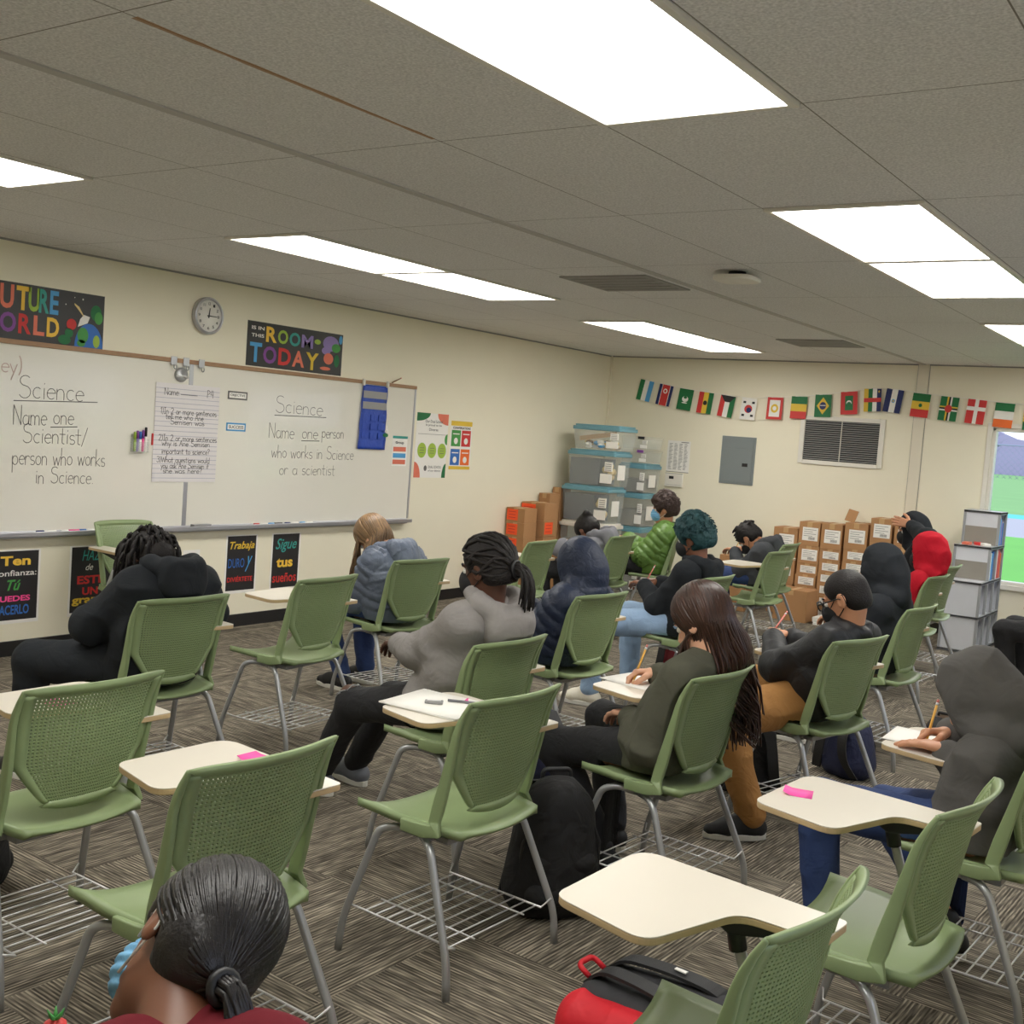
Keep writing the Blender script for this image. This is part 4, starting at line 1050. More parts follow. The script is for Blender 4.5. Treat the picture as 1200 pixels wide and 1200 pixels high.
place_chair('E1', 3.80, 1.935, 179, 'empty green tablet chair nearest the camera behind the dreadlocked person')
place_chair('E2', 4.60, 1.815, 178, 'empty green tablet chair next to the dark ponytail, one pink note on its tablet')
place_chair('E3', 4.64, 2.775, 177, 'empty green tablet chair with a stack of paper and pens on its tablet')
place_chair('E4', 2.67, 4.04, 184, 'empty green tablet chair between the dreadlocked and the blond persons')
place_chair('E5', 0.18, 4.64, 1, 'green tablet chair standing against the whiteboard wall and facing the class')
place_chair('E6', 5.915, 2.79, 176, 'empty green tablet chair whose bare tablet with one pink note adjoins the grey hood')
place_chair('E7', 5.86, 1.92, 178, 'green tablet chair whose bare tablet is over the red and black backpack')
place_chair('C1', 2.81, 3.05, 177, 'green tablet chair of the dreadlocked person in black')
place_chair('C2', 2.41, 5.07, 174, 'green tablet chair of the blond person in the grey puffer')
place_chair('C3', 4.14, 3.47, 177, 'green tablet chair of the braided person in the light grey hoodie')
place_chair('C4', 3.71, 4.89, 175, 'green tablet chair of the person in the navy hood')
place_chair('C13', 4.92, 3.63, 176, 'green tablet chair of the long-haired person, beside the black backpack')
place_chair('C9', 5.02, 4.82, 167, 'green tablet chair of the person in glasses and black jacket')
place_chair('C10', 4.91, 6.21, 176, 'green tablet chair of the person in the black hood')
place_chair('C11', 4.54, 8.04, 178, 'green tablet chair of the person in the red hood')
place_chair('C8A', 3.28, 8.38, 178, 'empty green tablet chair in front of the person writing in dark grey')
place_chair('C8', 3.06, 9.19, 183, 'green tablet chair of the person writing bent over in dark grey')
place_chair('C5', 2.11, 8.0, 182, 'green tablet chair of the person lying on the desk in light grey')
place_chair('C6', 2.08, 9.06, 206, 'green tablet chair of the person in the bright green puffer')
place_chair('C7', 3.72, 6.25, 179, 'green tablet chair of the person with teal curly hair')
place_chair('E8', 2.08, 6.86, 185, 'empty green tablet chair between the navy hood and the stacked cartons')
place_chair('C12', 4.42, 8.95, 180, 'green tablet chair of the person holding a hand to the forehead')
place_chair('C14', 5.98, 3.68, 177, 'green tablet chair of the person writing in the dark grey hood')
place_chair('C15', 5.794, 0.60, 140, 'green tablet chair of the ponytailed person, mostly below the frame')
place_chair('C16', 5.60, 8.42, 178, 'green tablet chair under the cropped person in black trousers')

# ------------------------------------------------------------------ cartons
def carton(x0, x1, y0, y1, z0, z1, label, group, lab=None, orange=None, rz=0.0, flaps=False):
    cx, cy = (x0 + x1) / 2, (y0 + y1) / 2; hx, hy, hz = (x1 - x0) / 2, (y1 - y0) / 2, z1 - z0
    t = thing('carton', label, 'box', (cx, cy, z0), rz, group)
    b = MB(); b.box2((-hx, -hy, 0), (hx, hy, hz))
    if flaps: b.f = [f for f in b.f if not all(abs(b.v[i].z - hz) < 1e-6 for i in f)]; b.m = b.m[:len(b.f)]; b.sm = b.sm[:len(b.f)]
    o = b.build('body', M['cardboard'], t, bevel=.003)
    if flaps:
        md = o.modifiers.new('thick', 'SOLIDIFY'); md.thickness = .005
        for dx, dy, L in ((hx, 0, .14), (-hx, 0, .14), (0, -hy, .13)):
            b = MB()
            if dx: b.box((dx * (1 + .05 / abs(dx)), 0, hz + .05), (.005, 2 * hy - .01, L), Matrix.Rotation(math.radians(42 if dx > 0 else -42), 3, 'Y'))
            else: b.box((0, dy - .045, hz + .045), (2 * hx - .01, .005, L), Matrix.Rotation(math.radians(45), 3, 'X'))
            b.build('flap', M['cardboard'], t)
    else:
        b = MB(); b.box2((-.025, -hy - .0006, hz - .05), (.025, hy + .0006, hz + .0008)); b.build('tape', M['tape'], t)
    if lab:
        w, h_ = lab; b = MB(); zc = hz * .5; yy = -hy - .0015
        b.box2((-w / 2 + hx * .1, yy, zc - h_ / 2), (w / 2 + hx * .1, -hy, zc + h_ / 2)); lo = b.build('label', M['paper'], t)
        b = MB()
        for k in range(4): b.box2((-w * .42 + hx * .1, yy - .0008, zc + h_ * (.32 - k * .16)), (w * (.38 - .22 * (k % 2)) + hx * .1, yy, zc + h_ * (.35 - k * .16)))
        for k in range(12): b.box2((-w * .1 + k * w * .035 + hx * .1, yy - .0008, zc - h_ * .42), (-w * .1 + k * w * .035 + w * (.012 + .012 * (k % 2)) + hx * .1, yy, zc - h_ * .22))
        b.build('print', M['ink_grey'], lo)
    if orange:
        b = MB(); fx, w, side = orange
        if side == 'y': b.box2((-hx + fx, -hy - .0012, hz * .14), (-hx + fx + w, -hy, hz * .9))
        else: b.box2((hx, -hy + fx, hz * .14), (hx + .0012, -hy + fx + w, hz * .9))
        b.build('orange_label', M['label_orange'], t)
        b = MB()
        for q in range(3):
            zz = hz * (.3 + .2 * q)
            if side == 'y': b.box2((-hx + fx + w * .15, -hy - .002, zz), (-hx + fx + w * .8, -hy - .0012, zz + .006))
            else: b.box2((hx + .0012, -hy + fx + w * .15, zz), (hx + .002, -hy + fx + w * .8, zz + .006))
        b.build('print', M['p_red'], t)
    return t
G1 = 'cartons stacked by the whiteboard wall'
nth = ['topmost', 'second from the top', 'third from the top', 'fourth from the top', 'fifth from the top', 'lowest', 'bottom one', 'bottom one']
def pile(x0, x1, y0, y1, cuts, base, group, jit=.006, **kw):
    n = len(cuts) - 1
    for k in range(n):
        dx = random.uniform(-jit, jit); dy = random.uniform(-jit, jit) * .5
        name = 'topmost' if k == n - 1 else ('bottom' if k == 0 else '%s from the top' % ('second', 'third', 'fourth', 'fifth', 'sixth')[n - 2 - k])
        kk = {a: (c(cuts[k + 1] - cuts[k], k, n) if callable(c) else c) for a, c in kw.items()}
        carton(x0 + dx, x1 + dx, y0 + dy, y1 + dy, cuts[k] + .0005, cuts[k + 1] - .0005, base % name, group, **kk)
pile(.015, .235, 9.30, 9.52, [0, .14, .28, .425, .57, .715, .86], 'orange-labelled carton, %s of the front stack by the whiteboard wall', G1, jit=.004, orange=lambda h, k, n: (.01, .13, 'y'))
pile(.02, .30, 9.56, 9.78, [0, .2, .4, .58, .74, .915], 'carton, %s of the middle stack by the whiteboard wall', G1, jit=.006, orange=lambda h, k, n: (.0, .17, 'y') if k == n - 1 else ((.01, .15, 'x') if k == n - 2 else None))
pile(.02, .155, 9.86, 10.05, [0, .2, .4, .6, .80, 1.0], 'carton, %s of the rear stack by the whiteboard wall', G1, jit=.003)
carton(.02, .12, 10.12, 10.32, 0, 1.06, 'tall narrow carton with orange label squeezed behind the rear stack', G1, orange=(.02, .06, 'y'))
carton(.50, .80, 8.72, 9.02, 0, .44, 'closed carton on the floor in front of the orange-labelled stack', 'loose cartons in the corner')
carton(.845, 1.13, 8.75, 9.05, 0, .52, 'open carton with raised flaps on the floor in front of the corner bins', 'loose cartons in the corner', flaps=True)
G2 = 'labelled cartons stacked along the back wall'
lab = lambda h, k, n: (.155, min(.13, h * .62))
YF, YK = 10.83, 11.13
pile(2.20, 2.45, YF + .02, YK, [0, .30, .60, .86], 'white-labelled carton, %s of the column next to the dark grey writer', G2, lab=lab)
pile(2.475, 2.685, YF, YK, [0, .30, .42, .53, .705, .94], 'white-labelled carton, %s of the second column from the dark grey writer', G2, lab=lab)
pile(2.70, 2.905, YF, YK, [0, .12, .24, .355, .465, .58, .695, .945], 'white-labelled carton, %s of the third column from the dark grey writer', G2, lab=lab)
pile(2.925, 3.145, YF, YK, [0, .13, .26, .38, .49, .605, .72, .975], 'white-labelled carton, %s of the fourth column, the one with the raised flap', G2, lab=lab)
pile(3.17, 3.37, YF, YK, [0, .25, .38, .51, .64, .81, 1.045], 'white-labelled carton, %s of the tallest column, before the hand-on-forehead person', G2, lab=lab)
pile(3.395, 3.60, YF, YK, [0, .25, .50, .80, 1.0], 'white-labelled carton, %s of the last column, behind the hand-on-forehead person', G2, lab=lab)
carton(1.78, 2.08, 10.55, 10.85, 0, .54, 'plain carton on the floor before the person writing in dark grey', 'loose cartons by the back wall')
carton(2.42, 2.75, 10.45, 10.75, 0, .30, 'plain unlabelled carton on the floor before the labelled columns', 'loose cartons by the back wall')
b = MB(); b.box((2.93, 10.98, 1.035), (.10, .006, .12), Matrix.Rotation(math.radians(-20), 3, 'X') @ Matrix.Rotation(math.radians(12), 3, 'Y')); tag(b.build('carton_flap', M['cardboard']), 'cardboard flap standing up on the fourth column of labelled cartons', 'cardboard')
t = thing('paper_stack', 'stack of white paper on the floor in front of the labelled cartons', 'paper', (2.93, 10.60, 0))
for k in range(3):
    b = MB(); b.box((random.uniform(-.01, .01), 0, .012 + k * .024), (.22, .28, .022), Matrix.Rotation(random.uniform(-.1, .1), 3, 'Z')); b.build('ream', M['paper'], t)

# ------------------------------------------------------------------ storage bins in the corner
def storage_bin(x0, x1, y0, y1, z0, z1, label, group, fill=None, lid='lid_blue', labels=True, latch=None):
    cx, cy = (x0 + x1) / 2, (y0 + y1) / 2; hx, hy, h = (x1 - x0) / 2, (y1 - y0) / 2, z1 - z0
    t = thing('storage_bin', label, 'storage bin', (cx, cy, z0), 0, group)
    lt = .062 if h > .2 else .025
    ro = lambda sx, sy: rounded([(-sx, -sy), (sx, -sy), (sx, sy), (-sx, sy)], .03, 4)
    b = MB(); o1, o2 = ro(hx * .90, hy * .90), ro(hx * .97, hy * .97); n = len(o1); zt = h - lt
    V = [(x, y, .003) for x, y in o1] + [(x, y, zt) for x, y in o2] + [(x, y, zt) for x, y in [(p[0] * .985, p[1] * .985) for p in o2]] + [(x * .985, y * .985, .007) for x, y in o1]
    F = [tuple(range(n - 1, -1, -1)), tuple(3 * n + i for i in range(n))]
    for lv in range(3): F += [(lv * n + i, lv * n + (i + 1) % n, (lv + 1) * n + (i + 1) % n, (lv + 1) * n + i) for i in range(n)]
    b.add(V, F); b.build('tub', M['bin_clear'], t)
    b = MB(); b.prism(ro(hx, hy), h - lt * .95, h - lt * .35); b.prism(ro(hx * .93, hy * .93), h - lt * .35, h - .001); b.build('lid', M[lid], t, bevel=.006)
    if latch:
        b = MB(); b.box2((hx * .3, -hy - .012, h - lt * 1.3), (hx * .75, -hy + .0, h - .004)); b.build('latch', M[latch], t, bevel=.003)
    if fill == 'grey':
        b = MB(); b.box2((-hx * .86, -hy * .86, .01), (hx * .35, hy * .84, zt - .03)); b.build('liner', M['bin_grey'], t)
        b = MB()
        for k in range(6): b.ball((hx * random.uniform(.45, .75), -hy * random.uniform(.2, .8), random.uniform(.05, zt * .7)), .035, 8, 6)
        b.build('contents', M['p_cream'], t)
    elif fill == 'odds':
        for k, c in enumerate(('p_cream', 'p_white', 'p_gold', 'p_sky', 'p_brown')):
            b = MB()
            for q in range(7): b.ball((random.uniform(-hx * .7, hx * .7), random.uniform(-hy * .8, hy * .3), random.uniform(.03, zt * .45)), (.045, .03, .022), 8, 6)
            b.build('contents', M[c], t)
        b = MB(); b.box((-.02, -hy * .55, zt * .72), (hx * 1.5, .02, .045), Matrix.Rotation(math.radians(-9), 3, 'Y')); b.build('wooden_strip', M['tape'], t)
    elif fill == 'dark':
        b = MB(); b.box2((-hx * .8, -hy * .8, .01), (hx * .8, hy * .8, zt * .6)); b.build('contents', M['shelf_insert'], t)
    if labels:
        if h > .3: b = MB(); b.box2((hx * .955, -hy * .5, h * .2), (hx * .955 + .004, hy * .3, h * .62)); b.build('label', M['paper'], t)
        b = MB(); b.box2((hx * .43, -hy * .96 - .003, h * .10), (hx * .9, -hy * .93, h * .36)); b.build('label', M['paper'], t)
        b = MB(); b.box2((hx * .59, -hy * .96 - .003, h * .43), (hx * .9, -hy * .93, h * .69))
        lo = b.build('label', M['paper'], t)
        b = MB()
        for k in range(4): b.box2((hx * .62, -hy * .96 - .004, h * (.46 + .055 * k)), (hx * .86, -hy * .96 - .003, h * (.475 + .055 * k)))
        b.build('print', M['ink_grey'], lo)
    return t
G3 = 'large storage bins in the corner stack'
storage_bin(.20, .78, 10.12, 10.50, 1.485, 1.745, 'clear bin full of odds and ends with blue lid, topping the tall corner stack', G3, 'odds')
storage_bin(.165, .745, 10.11, 10.49, 1.115, 1.484, 'blue-lidded bin with grey liner, second down in the tall corner stack', G3, 'grey')
storage_bin(.13, .71, 10.10, 10.48, .735, 1.114, 'blue-lidded bin with grey liner, third down in the tall corner stack', G3, 'grey')
storage_bin(.13, .71, 10.10, 10.48, .37, .734, 'white-lidded bin behind the black hair bun in the tall corner stack', G3, 'dark', lid='white_paint', labels=False)
storage_bin(.13, .71, 10.10, 10.48, 0, .369, 'bottom bin with white lid of the tall corner stack', G3, 'dark', lid='white_paint', labels=False)
G4 = 'small storage bins behind the tall corner stack'
for z0, z1, lid, lat, lb in ((1.52, 1.66, 'bin_clear', 'plastic_black', 'small clear latched bin, highest of the small stack beside the tall one'), (1.375, 1.519, 'bin_clear', 'p_purple', 'small clear latched bin, second of the small stack beside the tall one'), (1.06, 1.374, 'lid_blue', None, 'clear bin with blue lid, third of the small stack beside the tall one'),
                             (.70, 1.059, 'lid_blue', None, 'blue-lidded bin with two labels, fourth of the small stack beside the tall one'), (.35, .699, 'lid_blue', None, 'clear bin with blue lid behind the bright green puffer sleeve'), (0, .349, 'lid_blue', None, 'bottom bin of the small stack beside the tall one')):
    storage_bin(.50, .835, 10.62, 11.0, z0, z1, lb, G4, 'dark' if z1 - z0 > .2 else None, lid=lid, latch=lat)

# ------------------------------------------------------------------ stepped cube shelf under the window
t = thing('cube_shelf', 'grey stepped cube shelving unit with books by the window', 'shelf', (0, 0, 0))
SX0, SX1 = 4.04, 4.33; YE = [10.19, 10.44, 10.69, 10.96]; ZE = [.02, .315, .61, .905, 1.205]
NB = [3, 3, 2, 1]
bar = .011
for lv in range(4):
    first = 3 - NB[lv]
    for k in range(first, 4):
        for x in (SX0, SX1):
            b = MB(); b.box2((x - bar, YE[k] - bar, ZE[lv] - (.02 if lv == 0 else 0)), (x + bar, YE[k] + bar, ZE[lv + 1])); b.build('post', M['shelf_grey'], t, bevel=.002)
for lv in range(5):
    first = 3 - NB[max(0, lv - 1)] if lv else 0
    y0 = YE[first]
    b = MB(); b.box2((SX0 - bar, y0 - bar, ZE[lv] - .008), (SX1 + bar, YE[3] + bar, ZE[lv] + .008)); b.build('shelf_board', M['shelf_panel'], t, bevel=.002)
    b = MB()
    for x in (SX0, SX1): b.box2((x - bar, y0 - bar, ZE[lv] - .013), (x + bar, YE[3] + bar, ZE[lv] + .010))
    for k in range(first, 4): b.box2((SX0, YE[k] - bar, ZE[lv] - .013), (SX1, YE[k] + bar, ZE[lv] + .010))
    b.build('rail', M['shelf_grey'], t, bevel=.002)
for lv in range(4):
    first = 3 - NB[lv]
    for k in range(first, 4):
        b = MB(); b.box2((SX0 + bar, YE[k] - .003, ZE[lv] + .01), (SX1 - bar, YE[k] + .003, ZE[lv + 1] - .01)); b.build('panel', M['shelf_panel'], t)
    b = MB(); b.box2((SX0 - .003, YE[first] + bar, ZE[lv] + .01), (SX0 + .003, YE[3] - bar, ZE[lv + 1] - .01)); b.build('panel', M['shelf_panel'], t)
    if lv >= 2:
        b = MB(); b.box2((SX0 + .012, YE[first] - .008, ZE[lv] + .012), (SX1 - .012, YE[first] - .003, ZE[lv] + .17)); b.build('front_insert', M['shelf_insert'], t)
def book(x, y, z, th, h, d, c, label, group='books on the cube shelf'):
    o = thing('book', label, 'book', (x, y, z), 0, group)
    b = MB(); b.box2((-d, -th / 2, 0), (0, th / 2, h)); o2 = b.build('cover', M[c], o, bevel=.0015)
    b = MB(); b.box2((-d + .004, -th / 2 + .003, h - .0006), (-.006, th / 2 - .003, h + .0006)); b.build('pages', M['paper'], o2)
for i, (c, th, h_, cn) in enumerate((('p_sky', .03, .25, 'light blue'), ('p_white', .025, .24, 'white'), ('p_sky', .03, .235, 'pale blue'), ('p_blue', .03, .25, 'blue'))):
    book(SX1, 10.475 + i * .042, ZE[2] + .011, th, h_, .2, c, cn + ' book in the third-level cube of the stepped shelf')
for i, (c, th, h_, cn) in enumerate((('p_salmon', .03, .24, 'salmon'), ('p_white', .02, .25, 'thin white'), ('p_red', .045, .255, 'thick red'), ('p_red', .03, .24, 'thin red'), ('p_orange', .02, .22, 'orange'))):
    book(SX1, 10.725 + i * .046, ZE[2] + .011, th, h_, .2, c, cn + ' book in the cube beside the wall, third level of the stepped shelf')
for i, (c, th, h_, cn) in enumerate((('p_white', .03, .2, 'white'), ('p_sky', .03, .24, 'light blue'), ('p_lilac', .03, .22, 'lilac'), ('p_blue', .03, .2, 'dark blue'))):
    book(SX1, 10.73 + i * .05, ZE[3] + .011, th, h_, .2, c, cn + ' book standing in the top cube of the stepped shelf')
for i, (c, cn, y) in enumerate((('p_salmon', 'salmon', 10.50), ('p_red', 'red', 10.60), ('p_white', 'white', 10.545))):
    o = thing('book', cn + ' booklet lying flat on the step below the top cube of the shelf', 'book', (4.12 + i * .07, y, ZE[3] + .0105), .3 * i, 'books on the cube shelf')
    b = MB(); b.box((0, 0, .012), (.06, .12, .022)); b.build('cover', M[c], o, bevel=.002)

# ------------------------------------------------------------------ things on the tablets
def paper(key, x, y, rot, label, n=1, sx=.216, sy=.279, z=TZ):
    p_ = cpt(key, x, y, z)
    t = thing('paper_sheet' if n == 1 else 'paper_stack', label, 'paper', p_, CHAIRS[key][1] + rot)
    for k in range(n):
        a = random.uniform(-.05, .05) if k else 0; R = Matrix.Rotation(a, 3, 'Z')
        b = MB(); b.smooth = True; V = []
        for i in range(5):
            for j in range(5):
                u, v = i / 4 - .5, j / 4 - .5
                V.append(R @ Vector((u * sy, v * sx, .0008 + k * .0014 + .004 * max(0, u - .2) ** 2 * 6)))
        b.add(V, [(i * 5 + j, i * 5 + j + 1, i * 5 + j + 6, i * 5 + j + 5) for i in range(4) for j in range(4)])
        o = b.build('sheet', M['paper'], t); md = o.modifiers.new('thick', 'SOLIDIFY'); md.thickness = .0007
    return t
def sticky(key, x, y, rot, label):
    p_ = cpt(key, x, y, TZ); h = CHAIRS[key][1] + rot
    b = MB(); b.smooth = True
    b.add([((i / 4 - .5) * .076, (j - .5) * .076, .0008 + .010 * max(0, i / 4 - .6) ** 2 * 6 * (1 if j else .6)) for i in range(5) for j in (0, 1)], [(2 * i, 2 * i + 2, 2 * i + 3, 2 * i + 1) for i in range(4)])
    o = b.build('sticky_note', M['sticky_pink'], None); md = o.modifiers.new('thick', 'SOLIDIFY'); md.thickness = .0006
    o.location = p_; o.rotation_euler = (0, 0, h); tag(o, label, 'sticky note', 'pink sticky notes')
def pencil(a, b_, label, body='pencil_wood', er='pencil_pink', r=.0042):
    a, b_ = Vector(a), Vector(b_); d = (b_ - a).normalized()
    t = thing('pencil', label, 'pencil', a)
    L = (b_ - a).length
    m = MB(); m.tube([d * .02, d * (L - .02)], r, 6); m.build('shaft', M[body], t)
    m = MB(); m.tube([Vector((0, 0, 0)), d * .02], [.0008, r], 6); m.build('tip', M['pencil_tip'], t)
    m = MB(); m.tube([d * (L - .02), d * (L - .011)], r * 1.08, 6); m.build('ferrule', M['chrome_wire'], t)
    m = MB(); m.tube([d * (L - .011), d * L], r, 6); m.build('eraser', M[er], t)
    return t
sticky('E2', .135, -.262, .15, 'pink sticky note on the tablet right behind the dark ponytail')
sticky('E1', .12, -.09, .3, 'pink sticky note on the tablet of the leftmost empty chair')
sticky('E6', .28, -.125, .35, 'pink sticky note in the middle of the otherwise bare tablet beside the grey hood')
sticky('E3', .165, -.255, .5, 'pink sticky note peeking out under the paper and pens')
paper('E3', .225, -.135, .10, 'stack of white paper on the tablet of the empty chair with the pens', 4, .26, .30)
t = thing('pen', 'slim dark grey pen lying on the stack of white paper', 'pen', cpt('E3', .165, -.21, TZ + .011))
b = MB(); b.tube([(-.06, -.03, 0), (.06, .03, 0)], .0045, 8); b.build('barrel', M['pen_grey'], t); b = MB(); b.tube([(.06, .03, 0), (.072, .036, 0)], [.0045, .001], 8); b.build('tip', M['chrome_wire'], t)
t = thing('pencil_sharpener', 'small grey sharpener lying on the stack of white paper', 'sharpener', cpt('E3', .235, -.12, TZ + .0065), .6)
b = MB(); b.prism([(-.03, -.012), (.03, -.016), (.03, .016), (-.03, .012)], 0, .009); b.build('body', M['plastic_grey'], t, bevel=.002)
b = MB(); b.box((.0, 0, .0098), (.045, .012, .0014)); b.build('blade', M['chrome_wire'], t)
paper('C3', .235, -.17, .05, 'white paper on the tablet before the braided person')
t = thing('pencil_case', 'small flat red case on the tablet before the braided person', 'case', cpt('C3', .285, -.0, TZ), 2.9)
b = MB(); b.ball((0, 0, .007), (.055, .018, .007), 12, 6); b.build('pouch', M['p_red'], t); b = MB(); b.tube([(-.045, 0, .0135), (.045, 0, .0135)], .0018, 5); b.build('zip', M['p_salmon'], t)
paper('C13', .22, -.17, -.1, 'white paper under the hand of the long-haired person')
paper('C9', .18, -.16, .05, 'white paper on the tablet of the person in glasses')
paper('C10', .23, -.18, .1, 'white paper on the tablet before the black-hooded person')
paper('C7', .25, -.12, .1, 'white paper under the hands of the teal-haired person')
paper('C14', .22, -.15, .1, 'white paper under the hands of the dark grey hooded person')
paper('C8', .23, -.15, .1, 'white paper under the hands of the person bent over in dark grey')
paper('C2', .26, -.12, .25, 'white paper on the tablet of the blond person')
t = thing('tent_card', 'small folded white card standing on the tablet against the whiteboard', 'card', cpt('E5', .21, -.10, TZ), .4)
b = MB(); b.add([(-.05, -.05, 0), (-.05, .05, 0), (0, .045, .07), (0, -.045, .07), (.05, -.05, 0), (.05, .05, 0)], [(0, 3, 2, 1), (3, 4, 5, 2)]); o = b.build('card', M['paper'], t); md = o.modifiers.new('thick', 'SOLIDIFY'); md.thickness = .001
pencil((5.02, 4.98, .0055), (4.94, 5.09, .0055), 'short pencil lying on the carpet before the dark grey hooded person', body='pencil_pink')

# ------------------------------------------------------------------ bags on the floor
mk('bag_black', rgb(24, 24, 26), rough=.75, var=.15, vscale=20, wrinkle=.02, wscale=10, bump=.0008, bscale=500)
mk('bag_strap', rgb(34, 34, 36), rough=.6, var=.1, bump=.0006, bscale=700)
mk('bag_charcoal', rgb(52, 52, 55), rough=.8, var=.15, wrinkle=.015, wscale=9, bump=.0006, bscale=600)
mk('bag_red', rgb(205, 24, 40), rough=.65, var=.08, wrinkle=.015, wscale=8)
mk('bag_navy', rgb(32, 38, 70), rough=.7, var=.25, vscale=18, wrinkle=.015, wscale=12)
mk('bag_brown', rgb(96, 78, 62), rough=.8, var=.12, wrinkle=.015)
mk('bag_maroon', rgb(120, 34, 42), rough=.8, var=.12, wrinkle=.015)

# ================================================================== ORGANIC SHAPES
# a body, a garment or a bag is one continuous surface wrapped round smoothly blended tapered limbs
_EC = [(0, 4), (1, 5), (2, 6), (3, 7), (0, 2), (1, 3), (4, 6), (5, 7), (0, 1), (2, 3), (4, 5), (6, 7)]
def v3(p): return np.array([p[0], p[1], p[2]], dtype=np.float32)

class Blob:
    def __init__(s, h, k=.03): s.h = h; s.k = k; s.p = []
    def cap(s, a, b, ra, rb=None, k=None, flat=None, neg=False):
        """tapered limb a-b; flat=(direction, factor) thins it along a direction."""
        s.p.append(('c', v3(a), v3(b), ra, ra if rb is None else rb, s.k if k is None else k, flat, neg)); return s
    def chain(s, pts, radii, k=None, flat=None):
        for i in range(len(pts) - 1):
            s.cap(pts[i], pts[i + 1], radii[i], radii[i + 1], k if i == 0 or k is None else max(k, .02), flat)
        return s
    def ell(s, c, r, R=None, k=None, neg=False):
        s.p.append(('e', v3(c), np.array(r, np.float32), np.eye(3, dtype=np.float32) if R is None else np.array(R, np.float32), s.k if k is None else k, neg)); return s
    def _ev(s, q, P):
        if q[0] == 'c':
            _, a, b, ra, rb, k, flat, neg = q
            ba = b - a; bb = max(float(ba @ ba), 1e-9)
            t = np.clip(((P - a) @ ba) / bb, 0, 1)
            w = P - a - t[..., None] * ba
            if flat is not None:
                d = v3(flat[0]); w = w + d * ((w @ d) * (flat[1] - 1))[..., None]
            return np.sqrt((w * w).sum(-1)) - (ra + (rb - ra) * t)
        _, c, r, R, k, neg = q
        w = (P - c) @ R
        k0 = np.sqrt(((w / r) ** 2).sum(-1)); k1 = np.sqrt(((w / (r * r)) ** 2).sum(-1)) + 1e-9
        return k0 * (k0 - 1) / k1
    def _bb(s, q):
        if q[0] == 'c':
            m = max(q[3], q[4]); return np.minimum(q[1], q[2]) - m, np.maximum(q[1], q[2]) + m
        m = float(q[2].max()); return q[1] - m, q[1] + m
    def geo(s):
        h = s.h
        bbs = [s._bb(q) for q in s.p if not q[-1]]
        lo = np.min([b[0] for b in bbs], 0) - 3 * h; hi = np.max([b[1] for b in bbs], 0) + 3 * h
        n = np.ceil((hi - lo) / h).astype(int) + 1
        D = np.full(n, .5, np.float32)
        for q in s.p:
            k = q[5] if q[0] == 'c' else q[4]; neg = q[-1]
            a, b = s._bb(q); mg = k + 3 * h
            i0 = np.maximum(np.floor((a - mg - lo) / h).astype(int), 0); i1 = np.minimum(np.ceil((b + mg - lo) / h).astype(int) + 1, n)
            if (i1 <= i0).any(): continue
            ax = [lo[i] + h * np.arange(i0[i], i1[i], dtype=np.float32) for i in range(3)]
            P = np.stack(np.meshgrid(*ax, indexing='ij'), -1).astype(np.float32)
            d = s._ev(q, P); sl = tuple(slice(i0[i], i1[i]) for i in range(3)); A = D[sl]
            if neg:
                e = -d; m = np.maximum(k - np.abs(A - e), 0) / k; D[sl] = np.maximum(A, e) + m * m * k * .25
            else:
                m = np.maximum(k - np.abs(A - d), 0) / k; D[sl] = np.minimum(A, d) - m * m * k * .25
        S = D < 0
        cn = [(i, j, k) for i in (0, 1) for j in (0, 1) for k in (0, 1)]
        nx, ny, nz = D.shape
        tot = sum(S[i:nx - 1 + i, j:ny - 1 + j, k:nz - 1 + k].astype(np.int8) for i, j, k in cn)
        act = (tot > 0) & (tot < 8); I = np.argwhere(act)
        vid = np.full(act.shape, -1, np.int64); vid[act] = np.arange(len(I))
        d8 = [D[I[:, 0] + i, I[:, 1] + j, I[:, 2] + k] for i, j, k in cn]; cf = np.array(cn, np.float32)
        acc = np.zeros((len(I), 3), np.float32); cnt = np.zeros(len(I), np.float32)
        for a, b in _EC:
            m = (d8[a] < 0) != (d8[b] < 0); t = np.where(m, d8[a] / np.where(m, d8[a] - d8[b], 1), 0)
            acc += np.where(m[:, None], cf[a] + (cf[b] - cf[a]) * t[:, None], 0); cnt += m
        V = lo + h * (I + acc / cnt[:, None])
        F = []
        for ax in range(3):
            A = S[tuple(slice(0, -1) if i == ax else slice(1, -1) for i in range(3))]; B = S[tuple(slice(1, None) if i == ax else slice(1, -1) for i in range(3))]
            E = np.argwhere(A != B)
            if not len(E): continue
            fl = A[E[:, 0], E[:, 1], E[:, 2]]
            E = E + np.array([0 if i == ax else 1 for i in range(3)])
            u, w = [(1, 2), (2, 0), (0, 1)][ax]
            def cell(du, dw):
                e = E.copy(); e[:, u] += du; e[:, w] += dw; return vid[e[:, 0], e[:, 1], e[:, 2]]
            Q = np.stack([cell(-1, -1), cell(0, -1), cell(0, 0), cell(-1, 0)], 1)
            F.append(np.where(fl[:, None], Q, Q[:, ::-1]))
        return V.astype(np.float32), np.concatenate(F)
    def nearest(s, V):
        """for each vertex: which limb is nearest and how far along it (metres)."""
        best = np.full(len(V), 9., np.float32); pid = np.zeros(len(V), int); along = np.zeros(len(V), np.float32)
        for i, q in enumerate(s.p):
            if q[0] != 'c' or q[-1]: continue
            d = s._ev(q, V); ba = q[2] - q[1]; L = float(np.sqrt(ba @ ba)) + 1e-6
            t = np.clip(((V - q[1]) @ ba) / (L * L), 0, 1) * L
            m = d < best; best[m] = d[m]; pid[m] = i; along[m] = t[m]
        return pid, along

